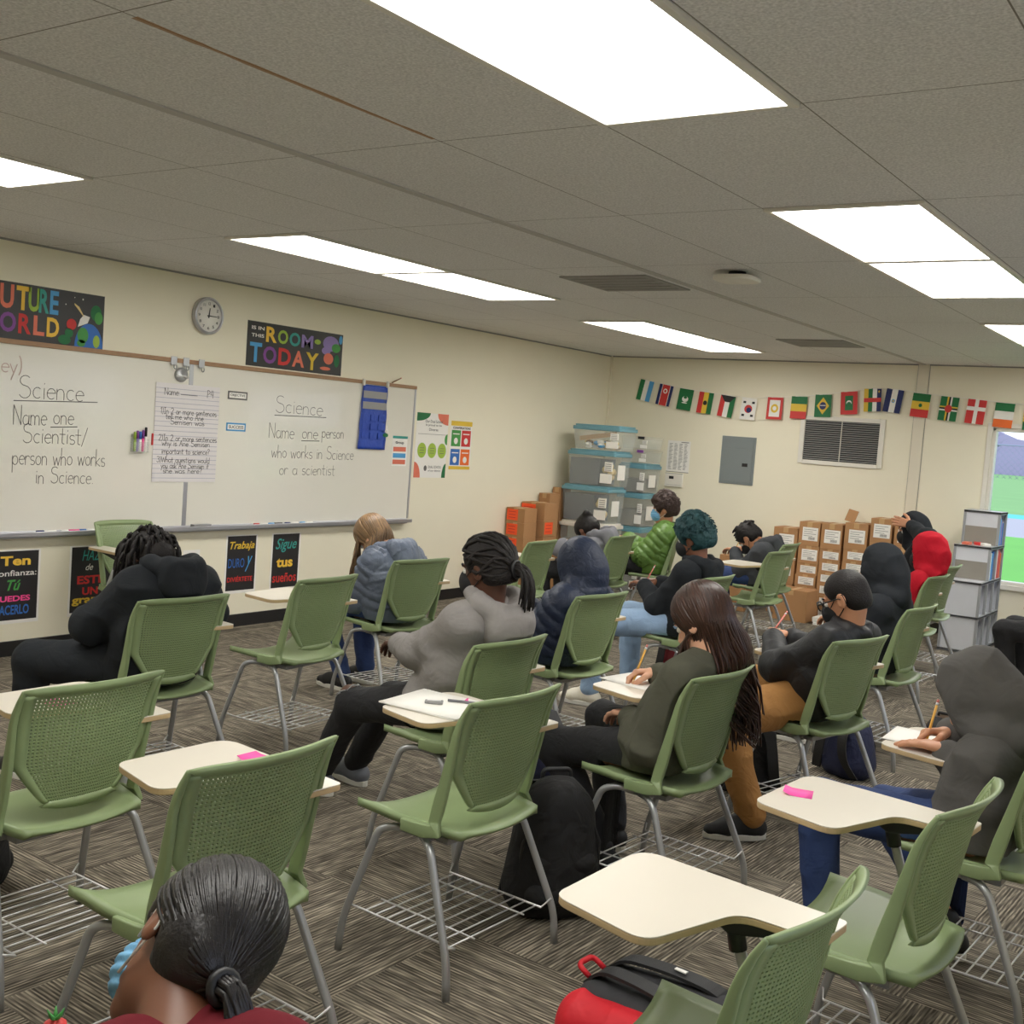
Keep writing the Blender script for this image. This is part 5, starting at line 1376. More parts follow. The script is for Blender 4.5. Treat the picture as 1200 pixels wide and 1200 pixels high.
def normals(V, F):
    n = np.cross(V[F[:, 2]] - V[F[:, 0]], V[F[:, 3]] - V[F[:, 1]]); N = np.zeros_like(V)
    for c in range(4): np.add.at(N, F[:, c], n)
    return N / (np.linalg.norm(N, axis=1, keepdims=True) + 1e-9)

def vnoise(P, scale, seed=0):
    p = P * scale + seed * 17.31; i = np.floor(p).astype(np.int64); f = p - i; f = f * f * (3 - 2 * f)
    def hsh(x, y, z):
        n = (x * 374761393 + y * 668265263 + z * 2147483647 + seed * 974711) & 0xffffffff
        n = ((n ^ (n >> 13)) * 1274126177) & 0xffffffff
        return ((n ^ (n >> 16)) & 0xffff) / 65535.0
    r = 0
    for a in (0, 1):
        for b in (0, 1):
            for c in (0, 1):
                w = (f[:, 0] if a else 1 - f[:, 0]) * (f[:, 1] if b else 1 - f[:, 1]) * (f[:, 2] if c else 1 - f[:, 2])
                r = r + w * hsh(i[:, 0] + a, i[:, 1] + b, i[:, 2] + c)
    return r - .5

def folds(V, F, amp, scale=14, seed=1, stretch=(1, 1, 1)):
    """cloth creases: ridged noise pushed along the normals."""
    N = normals(V, F); q = V * np.array(stretch, np.float32)
    w = q + .05 * np.stack([vnoise(q, 7, seed + 5), vnoise(q, 7, seed + 6), vnoise(q, 7, seed + 7)], 1)
    d = (.5 - np.abs(vnoise(w, scale, seed)) * 2) * .8 + vnoise(w, scale * .45, seed + 2)
    return (V + N * (amp * d)[:, None]).astype(np.float32)

def mesh_obj(name, geos, m, parent, smooth=True):
    """several (V, F) shells as one mesh object."""
    if isinstance(geos, tuple): geos = [geos]
    Vs, Fs, o = [], [], 0
    for V, F in geos: Vs.append(V); Fs.append(F + o); o += len(V)
    me = np_mesh(name, np.concatenate(Vs), np.concatenate(Fs), smooth); me.materials.append(m)
    return link(bpy.data.objects.new(name, me), parent)

# ------------------------------------------------------------------ bags
def bag_dome(name, label, loc, rz, w, d, h, m, tilt=(0, 0, 0), h_vox=.008, trim=None, lower=None):
    """an upright backpack: rounded top, front pocket, straps, grab handle."""
    t = thing(name, label, 'backpack', loc, rz); t.rotation_euler = (tilt[0], tilt[1], rz)
    B = Blob(h_vox, .05)
    r = d * .5
    for s in (-1, 1): B.cap((0, s * (w / 2 - r * .95), r * .8), (0, s * (w / 2 - r * 1.15), h - r * 1.15), r * .92, r * .82)
    B.cap((0, 0, r * .85), (0, 0, h - r * .8), r, r * .8)
    V, F = B.geo(); V[:, 2] = np.maximum(V[:, 2], .004); V = folds(V, F, .012, 9, 3); V[:, 2] = np.maximum(V[:, 2], .002)
    mesh_obj('body', (V, F), m, t)
    B = Blob(h_vox, .03)
    B.cap((r * .75, -w * .24, h * .2), (r * .75, w * .24, h * .2), r * .42).cap((r * .68, -w * .22, h * .42), (r * .68, w * .22, h * .42), r * .36)
    V, F = B.geo(); V = folds(V, F, .007, 12, 5); V[:, 2] = np.maximum(V[:, 2], .003); mesh_obj('front_pocket', (V, F), lower or m, t)
    b = MB(); b.tube([(r * .45, -w * .42, h * .25), (r * .55, -w * .40, h * .55), (r * .45, -w * .22, h * .86), (r * .4, 0, h * .95), (r * .45, w * .22, h * .86), (r * .55, w * .40, h * .55), (r * .45, w * .42, h * .25)], .006, 6); b.build('zip', trim or M['bag_strap'], t)
    for s in (-1, 1):
        b = MB(); P = arc_path([(-r * .55, s * w * .15, h * .93), (-r * 1.25, s * w * .2, h * .72), (-r * 1.3, s * w * .25, h * .35), (-r * .8, s * w * .4, h * .06)], .12, 6)
        for k in range(len(P) - 1):
            a, c = P[k], P[k + 1]; e = Vector((0, .026, 0)); n_ = Vector((-.008, 0, .002))
            b.add([a - e, a + e, c + e, c - e, a - e + n_, a + e + n_, c + e + n_, c - e + n_], [(0, 1, 2, 3), (7, 6, 5, 4), (0, 4, 5, 1), (1, 5, 6, 2), (2, 6, 7, 3), (3, 7, 4, 0)])
        b.build('shoulder_strap', M['bag_strap'], t)
    b = MB(); b.tube(arc_path([(-r * .3, -.05, h * .955), (-r * .3, -.05, h * 1.03), (-r * .3, .05, h * 1.03), (-r * .3, .05, h * .955)], .03), .008, 6); b.build('grab_handle', M['bag_strap'], t)
    return t
bag_dome('backpack', 'large black backpack standing on the carpet beside the long-haired person', (4.485, 3.245, 0), math.radians(-38), .34, .22, .465, M['bag_black'], h_vox=.006)
def lying_bag(loc, rz):
    t = thing('backpack', 'red and black backpack lying on the carpet beside the nearest bare tablet', 'backpack', loc, rz)
    B = Blob(.006, .05)                                  # x: towards the bottom of the bag, z up from the floor
    for s_ in (-1, 1): B.cap((-.15, s_ * .07, .085), (.17, s_ * .085, .09), .075, .088)
    V, F = B.geo(); V[:, 2] = np.maximum(V[:, 2], .004); V = folds(V, F, .012, 9, 3); V[:, 2] = np.maximum(V[:, 2], .002)
    mesh_obj('body', (V, F), M['bag_red'], t)
    B = Blob(.006, .04)
    for s_ in (-1, 1): B.cap((-.14, s_ * .05 + .035, .125), (.17, s_ * .065 + .035, .135), .062, .07)
    V, F = B.geo(); V = folds(V, F, .008, 9, 5); mesh_obj('back_panel', (V, F), M['bag_charcoal'], t)
    for s_ in (-1, 1):
        b = MB(); P = arc_path([(-.19, s_ * .035 + .035, .155), (-.13, s_ * .05 + .035, .215), (.02, s_ * .065 + .035, .222), (.16, s_ * .085 + .035, .205), (.25, s_ * .10 + .035, .10)], .06, 5)
        for k in range(len(P) - 1):
            a, c = P[k], P[k + 1]; e = Vector((0, .026, 0)); n_ = Vector((-.002, 0, .009))
            b.add([a - e, a + e, c + e, c - e, a - e + n_, a + e + n_, c + e + n_, c - e + n_], [(0, 1, 2, 3), (7, 6, 5, 4), (0, 4, 5, 1), (1, 5, 6, 2), (2, 6, 7, 3), (3, 7, 4, 0)])
        so = b.build('shoulder_strap', M['bag_strap'], t)
        if s_ > 0:
            b = MB(); b.box((.03, .10, .234), (.035, .012, .003)); b.build('tag', M['p_white'], so)
    b = MB(); b.tube(arc_path([(-.19, 0, .17), (-.23, .0, .19), (-.23, .07, .19), (-.19, .07, .17)], .02), .008, 6); b.build('grab_handle', M['bag_red'], t)
    b = MB(); b.tube([(-.20, -.10, .10), (-.05, -.155, .10), (.15, -.172, .10), (.24, -.13, .10)], .004, 6); b.build('zip', M['bag_strap'], t)
lying_bag((5.19, 2.60, 0), math.radians(-5))
bag_dome('backpack', 'navy patterned backpack on the carpet under the seat of the navy-hooded person', (3.62, 4.42, 0), 2.6, .34, .22, .36, M['bag_navy'], h_vox=.01)
bag_dome('backpack', 'dark navy backpack on the carpet in front of the black-hooded person', (4.70, 5.70, 0), 1.2, .30, .20, .32, M['bag_navy'], h_vox=.01)
bag_dome('backpack', 'black bag standing on the carpet beyond the tan trousers', (4.42, 5.06, 0), 2.4, .32, .18, .36, M['bag_black'], h_vox=.01)
bag_dome('backpack', 'low brown bag on the carpet under the chair of the black-hooded person', (4.98, 6.58, 0), 1.5, .30, .18, .22, M['bag_brown'], h_vox=.01)
bag_dome('backpack', 'dark backpack on the carpet beyond the empty chair nearest the camera behind the dreadlocks', (2.98, 2.0, 0), 1.9, .34, .24, .40, M['bag_black'], h_vox=.01)
bag_dome('backpack', 'maroon bag on the floor beyond the teal-haired person', (3.12, 7.0, 0), 1.5, .32, .2, .42, M['bag_maroon'], h_vox=.012)

# ================================================================== PEOPLE
mk('skin_light', rgb(222, 170, 140), rough=.5, var=.05, vscale=15)
mk('skin_tan', rgb(196, 140, 106), rough=.5, var=.05, vscale=15)
mk('skin_brown', rgb(128, 84, 62), rough=.45, var=.06, vscale=15)
mk('skin_deep', rgb(88, 56, 42), rough=.42, var=.06, vscale=15)
mk('eye_white', rgb(235, 232, 226), rough=.2, var=.01)
mk('eye_dark', rgb(34, 22, 18), rough=.15, var=.02)
mk('mask_black', rgb(22, 22, 24), rough=.8, var=.08)
mk('mask_blue', rgb(120, 178, 218), rough=.8, var=.04)
mk('hair_black', rgb(28, 24, 23), rough=.6, var=.3, vscale=70, spec=.35, bump=.004, bscale=160)
mk('hair_curly', rgb(58, 42, 36), rough=.7, var=.25, vscale=60)
mk('hair_teal', rgb(22, 62, 66), rough=.7, var=.35, vscale=40)
mk('hair_brown', rgb(62, 40, 32), rough=.38, var=.25, vscale=30, spec=.5)
mk('hair_blond', rgb(132, 104, 74), rough=.42, var=.3, vscale=26)
mk('hair_pony', rgb(29, 26, 26), rough=.42, var=.3, vscale=40, spec=.5, bump=.002, bscale=120)
mk('cloth_black', rgb(37, 40, 44), rough=.85, var=.1, wrinkle=.010, bump=.0006, bscale=900, spec=.2)
mk('cloth_charcoal', rgb(90, 88, 86), rough=.9, var=.08, wrinkle=.012, bump=.0006, bscale=900, spec=.2)
mk('cloth_slate', rgb(70, 72, 76), rough=.9, var=.08, wrinkle=.010, bump=.0006, bscale=900, spec=.2)
mk('cloth_heather', rgb(150, 146, 144), rough=.92, var=.07, vscale=60, wrinkle=.012, bump=.0008, bscale=900, spec=.2)
mk('cloth_lightgrey', rgb(126, 126, 132), rough=.9, var=.07, wrinkle=.010, spec=.2)
mk('cloth_olive', rgb(84, 84, 72), rough=.9, var=.08, wrinkle=.010, bump=.0006, bscale=900, spec=.2)
mk('cloth_maroon', rgb(104, 26, 36), rough=.85, var=.08, wrinkle=.010, spec=.2)
mk('cloth_red', rgb(186, 26, 44), rough=.85, var=.08, wrinkle=.010, spec=.2)
mk('puffer_navy', rgb(27, 39, 64), rough=.55, var=.1, wrinkle=.006, wscale=24)
mk('puffer_grey', rgb(92, 102, 120), rough=.5, var=.08, wrinkle=.006, wscale=24)
mk('puffer_green', rgb(94, 128, 58), rough=.4, var=.1, wrinkle=.006, wscale=24)
mk('jacket_black', rgb(27, 28, 31), rough=.58, var=.1, wrinkle=.014, wscale=11)
mk('jeans_black', rgb(32, 32, 35), rough=.85, var=.15, wrinkle=.010, wscale=14, bump=.0005, bscale=1200)
mk('jeans_blue', rgb(42, 62, 108), rough=.85, var=.18, wrinkle=.010, wscale=12, bump=.0005, bscale=1200)
mk('jeans_light', rgb(142, 168, 198), rough=.85, var=.16, wrinkle=.010, wscale=12, bump=.0005, bscale=1200)
mk('chino_tan', rgb(158, 112, 58), rough=.85, var=.1, wrinkle=.012, wscale=11, bump=.0005, bscale=1200)
mk('shoe_black', rgb(28, 28, 31), rough=.6, var=.1)
mk('shoe_white', rgb(226, 220, 202), rough=.5, var=.05)
mk('shoe_grey', rgb(112, 116, 124), rough=.7, var=.12, bump=.001, bscale=500)
mk('shoe_blue', rgb(44, 78, 140), rough=.7, var=.1)
mk('sole_white', rgb(222, 220, 212), rough=.6, var=.04)
mk('sole_dark', rgb(48, 46, 46), rough=.7, var=.05)

DBG = []
def ik(a, c, l1, l2, pole):
    """middle joint of a two-bone limb from a to c, bending towards pole; the end is pulled in if out of reach."""
    d = c - a; L = d.length; mx = (l1 + l2) * .995
    if L > mx: c = a + d * (mx / L); d = c - a; L = mx
    x = (l1 * l1 - l2 * l2 + L * L) / (2 * L); y = math.sqrt(max(l1 * l1 - x * x, 0))
    u = d / L; p = pole - u * pole.dot(u); p = p.normalized() if p.length > 1e-6 else u.orthogonal()
    return a + u * x + p * y, c

def frame(fwd, up):
    """right-handed axes (forward, left, up) as matrix columns."""
    f = fwd.normalized(); l = up.cross(f).normalized(); u = f.cross(l)
    return Matrix(((f.x, l.x, u.x), (f.y, l.y, u.y), (f.z, l.z, u.z)))

def hand_geo(wrist, fwd, back, side, pose, h=.0032, sc=1.0):
    """a hand from the wrist: fwd to the knuckles, back = the back of the hand, side +1 puts the thumb to the left of fwd."""
    R = frame(fwd, back)
    def W(p): return wrist + R @ (Vector((p[0], p[1] * side, p[2])) * sc)
    B = Blob(h, .009)
    B.cap(W((-.035, 0, 0)), W((.012, 0, 0)), .023 * sc, .024 * sc, flat=(R.col[2], 1.25))
    for y in (-.026, -.009, .009, .026): B.cap(W((.012, y * .7, 0)), W((.082 - abs(y) * .25, y, .002)), .0125 * sc, .0115 * sc, k=.012)
    cur = dict(flat=(8, 10, 8), relaxed=(22, 30, 20), fist=(70, 85, 50), grip=(48, 62, 40))[pose]
    for i, (y, L) in enumerate(((.029, .95), (.0095, 1.05), (-.0095, .98), (-.028, .78))):
        a = 0; p = Vector((.084 - abs(y) * .25, y, .0)); f = 1 - .06 * i if pose != 'grip' else (.72 if i == 0 else 1.15)
        spread = y * (1.6 if pose in ('flat', 'relaxed') else .5)
        for seg, (l, c, r0, r1) in enumerate(((.043, cur[0], .0098, .0088), (.026, cur[1], .0088, .0082), (.021, cur[2], .0082, .0070))):
            a += math.radians(c) * f
            q = p + Vector((math.cos(a), spread, -math.sin(a))) * l * L
            B.cap(W(p), W(q), r0 * sc, r1 * sc, k=.004); p = q
    th = dict(flat=[(.02, .026, -.004), (.045, .052, -.010), (.068, .066, -.014), (.088, .072, -.016)], relaxed=[(.02, .024, -.006), (.045, .046, -.018), (.068, .052, -.030), (.085, .050, -.040)],
              fist=[(.02, .024, -.008), (.045, .040, -.028), (.066, .028, -.046), (.074, .008, -.050)], grip=[(.02, .024, -.008), (.046, .044, -.022), (.072, .040, -.038), (.092, .028, -.046)])[pose]
    for k in range(3): B.cap(W(th[k]), W(th[k + 1]), (.0145, .0115, .0098)[k] * sc, (.0115, .0098, .0080)[k] * sc, k=.008)
    return B.geo(), W

def quilt(B, V, F, spacing, amp, seed=2):
    pid, al = B.nearest(V); N = normals(V, F)
    w = al + .012 * vnoise(V, 9, seed)
    s_ = np.abs(np.sin(np.pi * w / spacing)) ** .55
    return (V + N * (amp * (s_ - .55) + .35 * amp * vnoise(V, 38, seed + 1))[:, None]).astype(np.float32)

def person(key, label, seat=None, hip=(.035, 0), zhip=.535, lean=(4, 10), bow=0.0, twist=0.0, lat=0.0, head=(10, 0, 0), neckf=.0, hands=None, feet=None, knee_out=(.10, .10), top='cloth_black', kind='hoodie',
           hood='down', hoodlift=0.0, pants='jeans_black', shoes='shoe_black', sole='sole_white', skin='skin_tan', hair=None, mask=None, h=.009, fat=1.0, glasses=False, sleeve=1.0, loose=1.0, ripped=None, legs=True, scale=.94, hoodshape=1.0, at=None, bowing=1.008, thigh=.43, shin=.43):
    """A seated student. Chair space: x forward, y left. hands/feet: {'L'/'R': ...}; lean: lower and upper spine pitch; head: pitch, yaw, roll."""
    loc, hd = CHAIRS[key] if seat is None else (Vector((seat[0], seat[1], 0)), math.radians(seat[2]))
    t = thing('person', label, 'person', (loc.x, loc.y, 0), hd, 'people seated at the tablet chairs')
    V_ = Vector
    P = V_((hip[0], hip[1], zhip))
    a0, a1 = math.radians(lean[0]), math.radians(lean[1])
    d0 = V_((math.sin(a0), lat * .5, math.cos(a0))).normalized(); d1 = V_((math.sin(a1), lat, math.cos(a1))).normalized()
    Cc = P + d0 * .21 * scale; Nn = Cc + d1 * .235 * scale
    hp, hy, hr = (math.radians(v) for v in head)
    Rh = Matrix.Rotation(hy + math.radians(twist), 3, 'Z') @ Matrix.Rotation(hp, 3, 'Y') @ Matrix.Rotation(hr, 3, 'X')
    hf, hl, hu = Rh @ V_((1, 0, 0)), Rh @ V_((0, 1, 0)), Rh @ V_((0, 0, 1))
    if at is not None:                               # the spine bows so that the head comes to its place
        for _ in range(6):
            Nn = V_(at) - hf * (.028 + neckf) - hu * .085 - d1 * .085
            dist = (Nn - P).length; tot = max(.26, min(.48, dist * bowing))
            Cc, Nn = ik(P, Nn, tot * .47, tot * .53, V_((-1, 0, .15)))
            d1 = (Nn - Cc).normalized(); d0 = (Cc - P).normalized()
    ax = V_((0, 1, 0)); ax = (Matrix.Rotation(math.radians(twist), 3, 'Z') @ ax)
    left = (ax - d1 * ax.dot(d1)).normalized(); fwd1 = left.cross(d1).normalized()
    nb = Nn + d1 * .03
    Hc = nb + d1 * .055 + hu * .085 + hf * (.028 + neckf)
    SH = {'L': Nn - d1 * .045 + left * .158 * scale, 'R': Nn - d1 * .045 - left * .158 * scale}
    hands = hands or {}; dflt = {'L': ((.24, .04, .72), (1, -.3, -.1), (0, 0, 1), 'relaxed'), 'R': ((.22, -.16, .72), (1, .3, -.1), (0, 0, 1), 'relaxed')}
    # ---- limbs
    arms = {}; geos = []
    for s in 'LR':
        tgt, f, bk, pose = (hands.get(s) or dflt[s])[:4]; sg = 1 if s == 'L' else -1
        pole = hands[s][4] if s in hands and len(hands[s]) > 4 else (-.35, .55 * sg, -.8)
        e, w = ik(SH[s], V_(tgt), .285 * scale, .255 * scale, V_(pole))
        arms[s] = (SH[s], e, w)
        if pose != 'hidden':
            g, W = hand_geo(w, V_(f), V_(bk), -sg, pose, h=max(.0032, h * .42), sc=.95)
            geos.append(g); arms[s + 'W'] = W
    HP = {'L': P + V_((0, .088, -.01)), 'R': P + V_((0, -.088, -.01))}
    feet = feet or {}; leg = {}
    for i, s in enumerate('LR'):
        sg = 1 if s == 'L' else -1
        ft = feet.get(s) or (.40, .13 * sg, 0)
        an = V_((ft[0], ft[1], .085 + (ft[3] if len(ft) > 3 else 0)))
        kn, an = ik(HP[s], an, thigh, shin, V_((.5, knee_out[i] * sg, 1)))
        leg[s] = (HP[s], kn, an, ft[2])
    # ---- skin: one body with head, neck, trunk and hands
    Bt = Blob(.016, .04)
    Bt.chain([P, Cc, Nn], [.085, .08, .06]); Bt.cap(SH['L'], SH['R'], .05)
    for s in 'LR':
        Bt.cap(arms[s][0], arms[s][1], .04, .035); Bt.cap(arms[s][1], arms[s][2], .034, .022)
        if legs: Bt.cap(leg[s][0], leg[s][1], .065, .048); Bt.cap(leg[s][1], leg[s][2], .045, .034)
    Vt, Ft = Bt.geo(); Vt = against_chair(Vt, Ft, False); mt = (Vt[:, 2] > .40) & (Vt[:, 2] < .86) & (np.abs(Vt[:, 1]) < .24); Vt[mt, 0] += .018 * (Vt[mt, 0] < -.05); geos.append((Vt, Ft))
    hh = max(.0042, h * .55)
    Bh = Blob(hh, .02); R3 = np.array(Rh)
    def HP_(x, y, z): return Hc + hf * x + hl * y + hu * z
    Bh.ell(HP_(-.012, 0, .030), (.094, .076, .089), R3); Bh.ell(HP_(.032, 0, -.045), (.062, .058, .074), R3, k=.03); Bh.ell(HP_(.066, 0, -.103), (.022, .026, .018), R3)
    Bh.ell(HP_(.080, 0, .022), (.014, .048, .010), R3, k=.015)
    Bh.cap(HP_(.086, 0, .012), HP_(.106, 0, -.030), .008, .0135, k=.012); Bh.ell(HP_(.092, 0, -.036), (.012, .019, .009), R3, k=.008)
    for s in (-1, 1): Bh.ell(HP_(.093, s * .033, .000), (.014, .019, .012), R3, k=.012, neg=True)
    Bh.ell(HP_(.088, 0, -.064), (.012, .024, .006), R3, k=.006); Bh.ell(HP_(.086, 0, -.075), (.012, .021, .007), R3, k=.006)
    for s in (-1, 1):
        Bh.ell(HP_(-.008, s * .079, -.008), (.020, .009, .032), R3, k=.010); Bh.ell(HP_(-.002, s * .088, -.006), (.010, .006, .018), R3, k=.004, neg=True)
    Bh.cap(HP_(-.022, 0, -.055), nb - d1 * .06, .050, .060, k=.03)
    geos.append(Bh.geo())
    mesh_obj('body', geos, M[skin], t)
    b = MB()
    for s in (-1, 1): b.ball(HP_(.0755, s * .033, .001), .0125, 10, 8)
    eo = b.build('eyes', M['eye_white'], t)
    b = MB()
    for s in (-1, 1): b.ball(HP_(.0825, s * .033, .0005), .0072, 8, 6)
    b.build('irises', M['eye_dark'], eo)
    if mask or hair:
        b = MB()
        for s in (-1, 1): b.tube([HP_(.074, s * .052, .024), HP_(.086, s * .036, .028), HP_(.091, s * .018, .026)], [.003, .0045, .003], 6)
        b.build('eyebrows', M['hair_black'], t)
    # ---- trousers and shoes
    if legs:
        B = Blob(h, .05); lo = loose
        B.cap(P + V_((-.015, .06, .005)), P + V_((-.015, -.06, .005)), .100 * fat, k=.06); B.ell(P + V_((-.01, 0, .05)), (.10 * fat, .155 * fat, .09))
        for s in 'LR':
            hpj, kn, an, fy = leg[s]
            B.cap(hpj, kn, .084 * fat * lo, .068 * lo, k=.05); B.cap(kn, an + V_((0, 0, .02)), .066 * lo, .052 * lo, k=.03)
        V, F = B.geo(); V = folds(V, F, .011, 12, 4); V[:, 2] = np.maximum(V[:, 2], .012); V = against_chair(V, F)
        mesh_obj('trousers', (V, F), M[pants], t)
        if ripped:
            kn = leg[ripped][1]; o_ = (kn - leg[ripped][0]).normalized() + (kn - leg[ripped][2]).normalized(); o_.normalize()
            B = Blob(.006, .02); B.ell(kn + o_ * .034, (.052, .052, .052)); g = B.geo(); ro = mesh_obj('bare_knee', g, M[skin], t)
            b = MB(); q_ = o_.orthogonal().normalized(); w_ = o_.cross(q_)
            for k in range(9):
                a_ = random.uniform(0, 2 * PI); e_ = q_ * math.cos(a_) + w_ * math.sin(a_); c_ = kn + o_ * .060 + e_ * .048; d_ = q_ * math.sin(a_) - w_ * math.cos(a_)
                b.tube([c_ - d_ * .03, c_ + o_ * .008, c_ + d_ * .03 - o_ * .004], .003, 4)
            b.build('frayed_threads', M['p_white'] if pants == 'jeans_light' else M['plastic_grey'], ro)
        for s in 'LR':
            _, kn, an, fy = leg[s]; fy = math.radians(fy); f = V_((math.cos(fy), math.sin(fy), 0)); sd = V_((-f.y, f.x, 0)); z0 = an.z - .085
            A = V_((an.x, an.y, z0))
            B = Blob(max(.005, h * .7), .03)
            B.cap(A + f * -.035 + V_((0, 0, .048)), A + f * .10 + V_((0, 0, .042)), .040, .040, flat=(sd, 1.0)); B.cap(A + f * .10 + V_((0, 0, .040)), A + f * .165 + V_((0, 0, .034)), .040, .030, flat=(V_((0, 0, 1)), 1.15))
            B.cap(A + V_((0, 0, .06)), A + f * .01 + V_((0, 0, .105)), .042, .040); B.cap(A + f * .03 + V_((0, 0, .08)), A + f * .09 + V_((0, 0, .055)), .034, .03)
            V, F = B.geo(); V[:, 2] = np.maximum(V[:, 2], z0 + .014); so = mesh_obj('shoe', (V, F), M[shoes], t)
            out = []
            for k in range(22):
                q = 2 * PI * k / 22; cx, cy = math.cos(q), math.sin(q)
                out.append((.062 + .138 * cx, (.041 - .008 * math.cos(q + .3) * (cx < 0)) * cy * (1 + .10 * (cx > .1))))
            b = MB(); b.smooth = False
            b.prism(out, 0, .026, lambda x, y, z: A + f * x + sd * y + V_((0, 0, z + .001))); b.build('sole', M[sole], so, bevel=.004)
            b = MB()
            for k in range(4):
                c = A + f * (.055 + k * .02) + V_((0, 0, .096 - k * .012)); b.tube([c - sd * .024 - V_((0, 0, .010)), c, c + sd * .024 - V_((0, 0, .010))], .003, 5)
            b.build('laces', M['sole_white' if shoes != 'shoe_black' else 'shoe_grey'], so)
    # ---- top garment
    puff = kind == 'puffer'; ex = (.020 if puff else .004) + (fat - 1) * .06
    B = Blob(h, .05)
    for s in (-1, 1):
        B.cap(P + left * (s * .075) + d0 * .02, Cc + left * (s * .082), .104 * fat + ex, .108 * fat + ex, k=.06); B.cap(Cc + left * (s * .082), Nn + left * (s * .075) - d1 * .075, .108 * fat + ex, .092 * fat + ex, k=.06)
        S_ = SH['L' if s > 0 else 'R']; B.cap(S_, nb - d1 * .02 + left * (s * .045), .070 + ex * .6, .052 + ex * .4, k=.05)
    for s in 'LR':
        sa, e, w = arms[s]; fw = (w - e).normalized(); we = w - fw * .028
        B.cap(sa, e, (.068 + ex) * sleeve, (.058 + ex) * sleeve, k=.04); B.cap(e, we, (.058 + ex) * sleeve, (.043 + ex * .7) * sleeve, k=.03)
    B.cap(P + V_((-.015, .06, -.005)), P + V_((-.015, -.06, -.005)), .112 * fat + ex, k=.05)
    if kind == 'jacket' or puff:
        B.chain([nb + left * .06 + fwd1 * .05, nb + left * .068 - fwd1 * .02, nb - fwd1 * .07, nb - left * .068 - fwd1 * .02, nb - left * .06 + fwd1 * .05], [.022] * 5, k=.03)
    if hood == 'down':
        up = d1; nb_ = nb; nb = nb + V_((0, 0, hoodlift)); Bd = Blob(h * .8, .03); Q = np.array(frame(fwd1, up)); hs = hoodshape
        Bd.chain([nb + left * .070 + fwd1 * .055, nb + left * .100 - fwd1 * .015 - up * .002, nb + left * .062 - fwd1 * .085 - up * .010, nb - left * .062 - fwd1 * .085 - up * .010, nb - left * .100 - fwd1 * .015 - up * .002, nb - left * .070 + fwd1 * .055], [.024, .034, .040, .040, .034, .024], k=.03)
        Bd.ell(nb - fwd1 * (.100 + .022 * (hs - 1)) - up * .062, (.046 * hs, .112 + .012 * (hs - 1), .085 + .02 * (hs - 1)), Q, k=.025); Bd.cap(nb - fwd1 * (.11 + .03 * (hs - 1)) - up * (.10 + .03 * (hs - 1)) + left * .03, nb - fwd1 * (.11 + .03 * (hs - 1)) - up * (.10 + .03 * (hs - 1)) - left * .03, .036 * hs, k=.04)
        Bd.ell(nb - fwd1 * .045 + up * .055, (.045, .062, .055), Q, k=.03, neg=True)
        Vd, Fd = Bd.geo(); Vd = quilt(Bd, Vd, Fd, .05, .007) if puff else folds(Vd, Fd, .012, 13, 31)
        mesh_obj('hood', (against_chair(Vd, Fd, False, .858), Fd), M[top], t)
        nb = nb_
    V, F = B.geo()
    V = quilt(B, V, F, .058, .016) if puff else folds(V, F, .019, 10.5, 8)
    V = against_chair(V, F)
    mesh_obj('puffer_jacket' if puff else ('jacket' if kind == 'jacket' else ('sweatshirt' if hood == 'none' else 'hoodie')), (V, F), M[top], t)
    if not puff:
        b = MB()
        for s in 'LR':
            sa, e, w = arms[s]; fw = (w - e).normalized()
            b.tube([w - fw * .05, w - fw * .028, w - fw * .004, w + fw * .001], [.037 * sleeve, .039 * sleeve, .036 * sleeve, .030], 14)
        b.build('cuffs', M[top], t)
    if hood == 'up':
        B = Blob(h * .8, .05)
        Q = np.array(Rh)
        B.ell(HP_(-.022, 0, .028), (.118, .101, .113), Q); B.ell(HP_(.03, 0, -.03), (.100, .093, .108), Q, k=.05); B.ell(HP_(-.055, 0, -.05), (.090, .095, .09), Q, k=.05)
        B.cap(HP_(-.03, 0, -.07), nb - d1 * .0 - fwd1 * .02, .090, .100, k=.04); B.chain([nb + left * .08 + fwd1 * .06, nb + left * .105, nb + left * .065 - fwd1 * .055 - d1 * .02, nb - left * .065 - fwd1 * .055 - d1 * .02, nb - left * .105, nb - left * .08 + fwd1 * .06], [.024, .030, .032, .032, .030, .024], k=.05)
        B.ell(HP_(.135, 0, -.015), (.085, .072, .098), Q, k=.02, neg=True); B.ell(HP_(.05, 0, -.005), (.085, .070, .092), Q, k=.02, neg=True)
        V, F = B.geo(); V = quilt(B, V, F, .06, .006) if puff else folds(V, F, .018, 10, 21)
        mesh_obj('hood', (against_chair(V, F, False, .858), F), M[top], t)
    # ---- mask, glasses
    if mask:
        B = Blob(max(.004, h * .5), .02)
        B.ell(HP_(.060, 0, -.050), (.058, .060, .056), R3); B.ell(HP_(.088, 0, -.035), (.030, .030, .042), R3, k=.03)
        V, F = B.geo()
        if mask == 'mask_blue':
            N = normals(V, F); zz = (V - v3(Hc)) @ v3(hu); V = (V + N * (.0018 * np.sign(np.sin(zz * 2 * np.pi / .018)))[:, None]).astype(np.float32)
        mo = mesh_obj('face_mask', (V, F), M[mask], t)
        b = MB()
        for s in (-1, 1):
            b.tube([HP_(.055, s * .060, -.02), HP_(.015, s * .078, .012), HP_(-.022, s * .083, .018), HP_(-.026, s * .082, -.020), HP_(.0, s * .074, -.045), HP_(.045, s * .058, -.075)], .0022, 6)
        b.build('ear_loops', M['sole_white' if mask == 'mask_blue' else mask], mo)
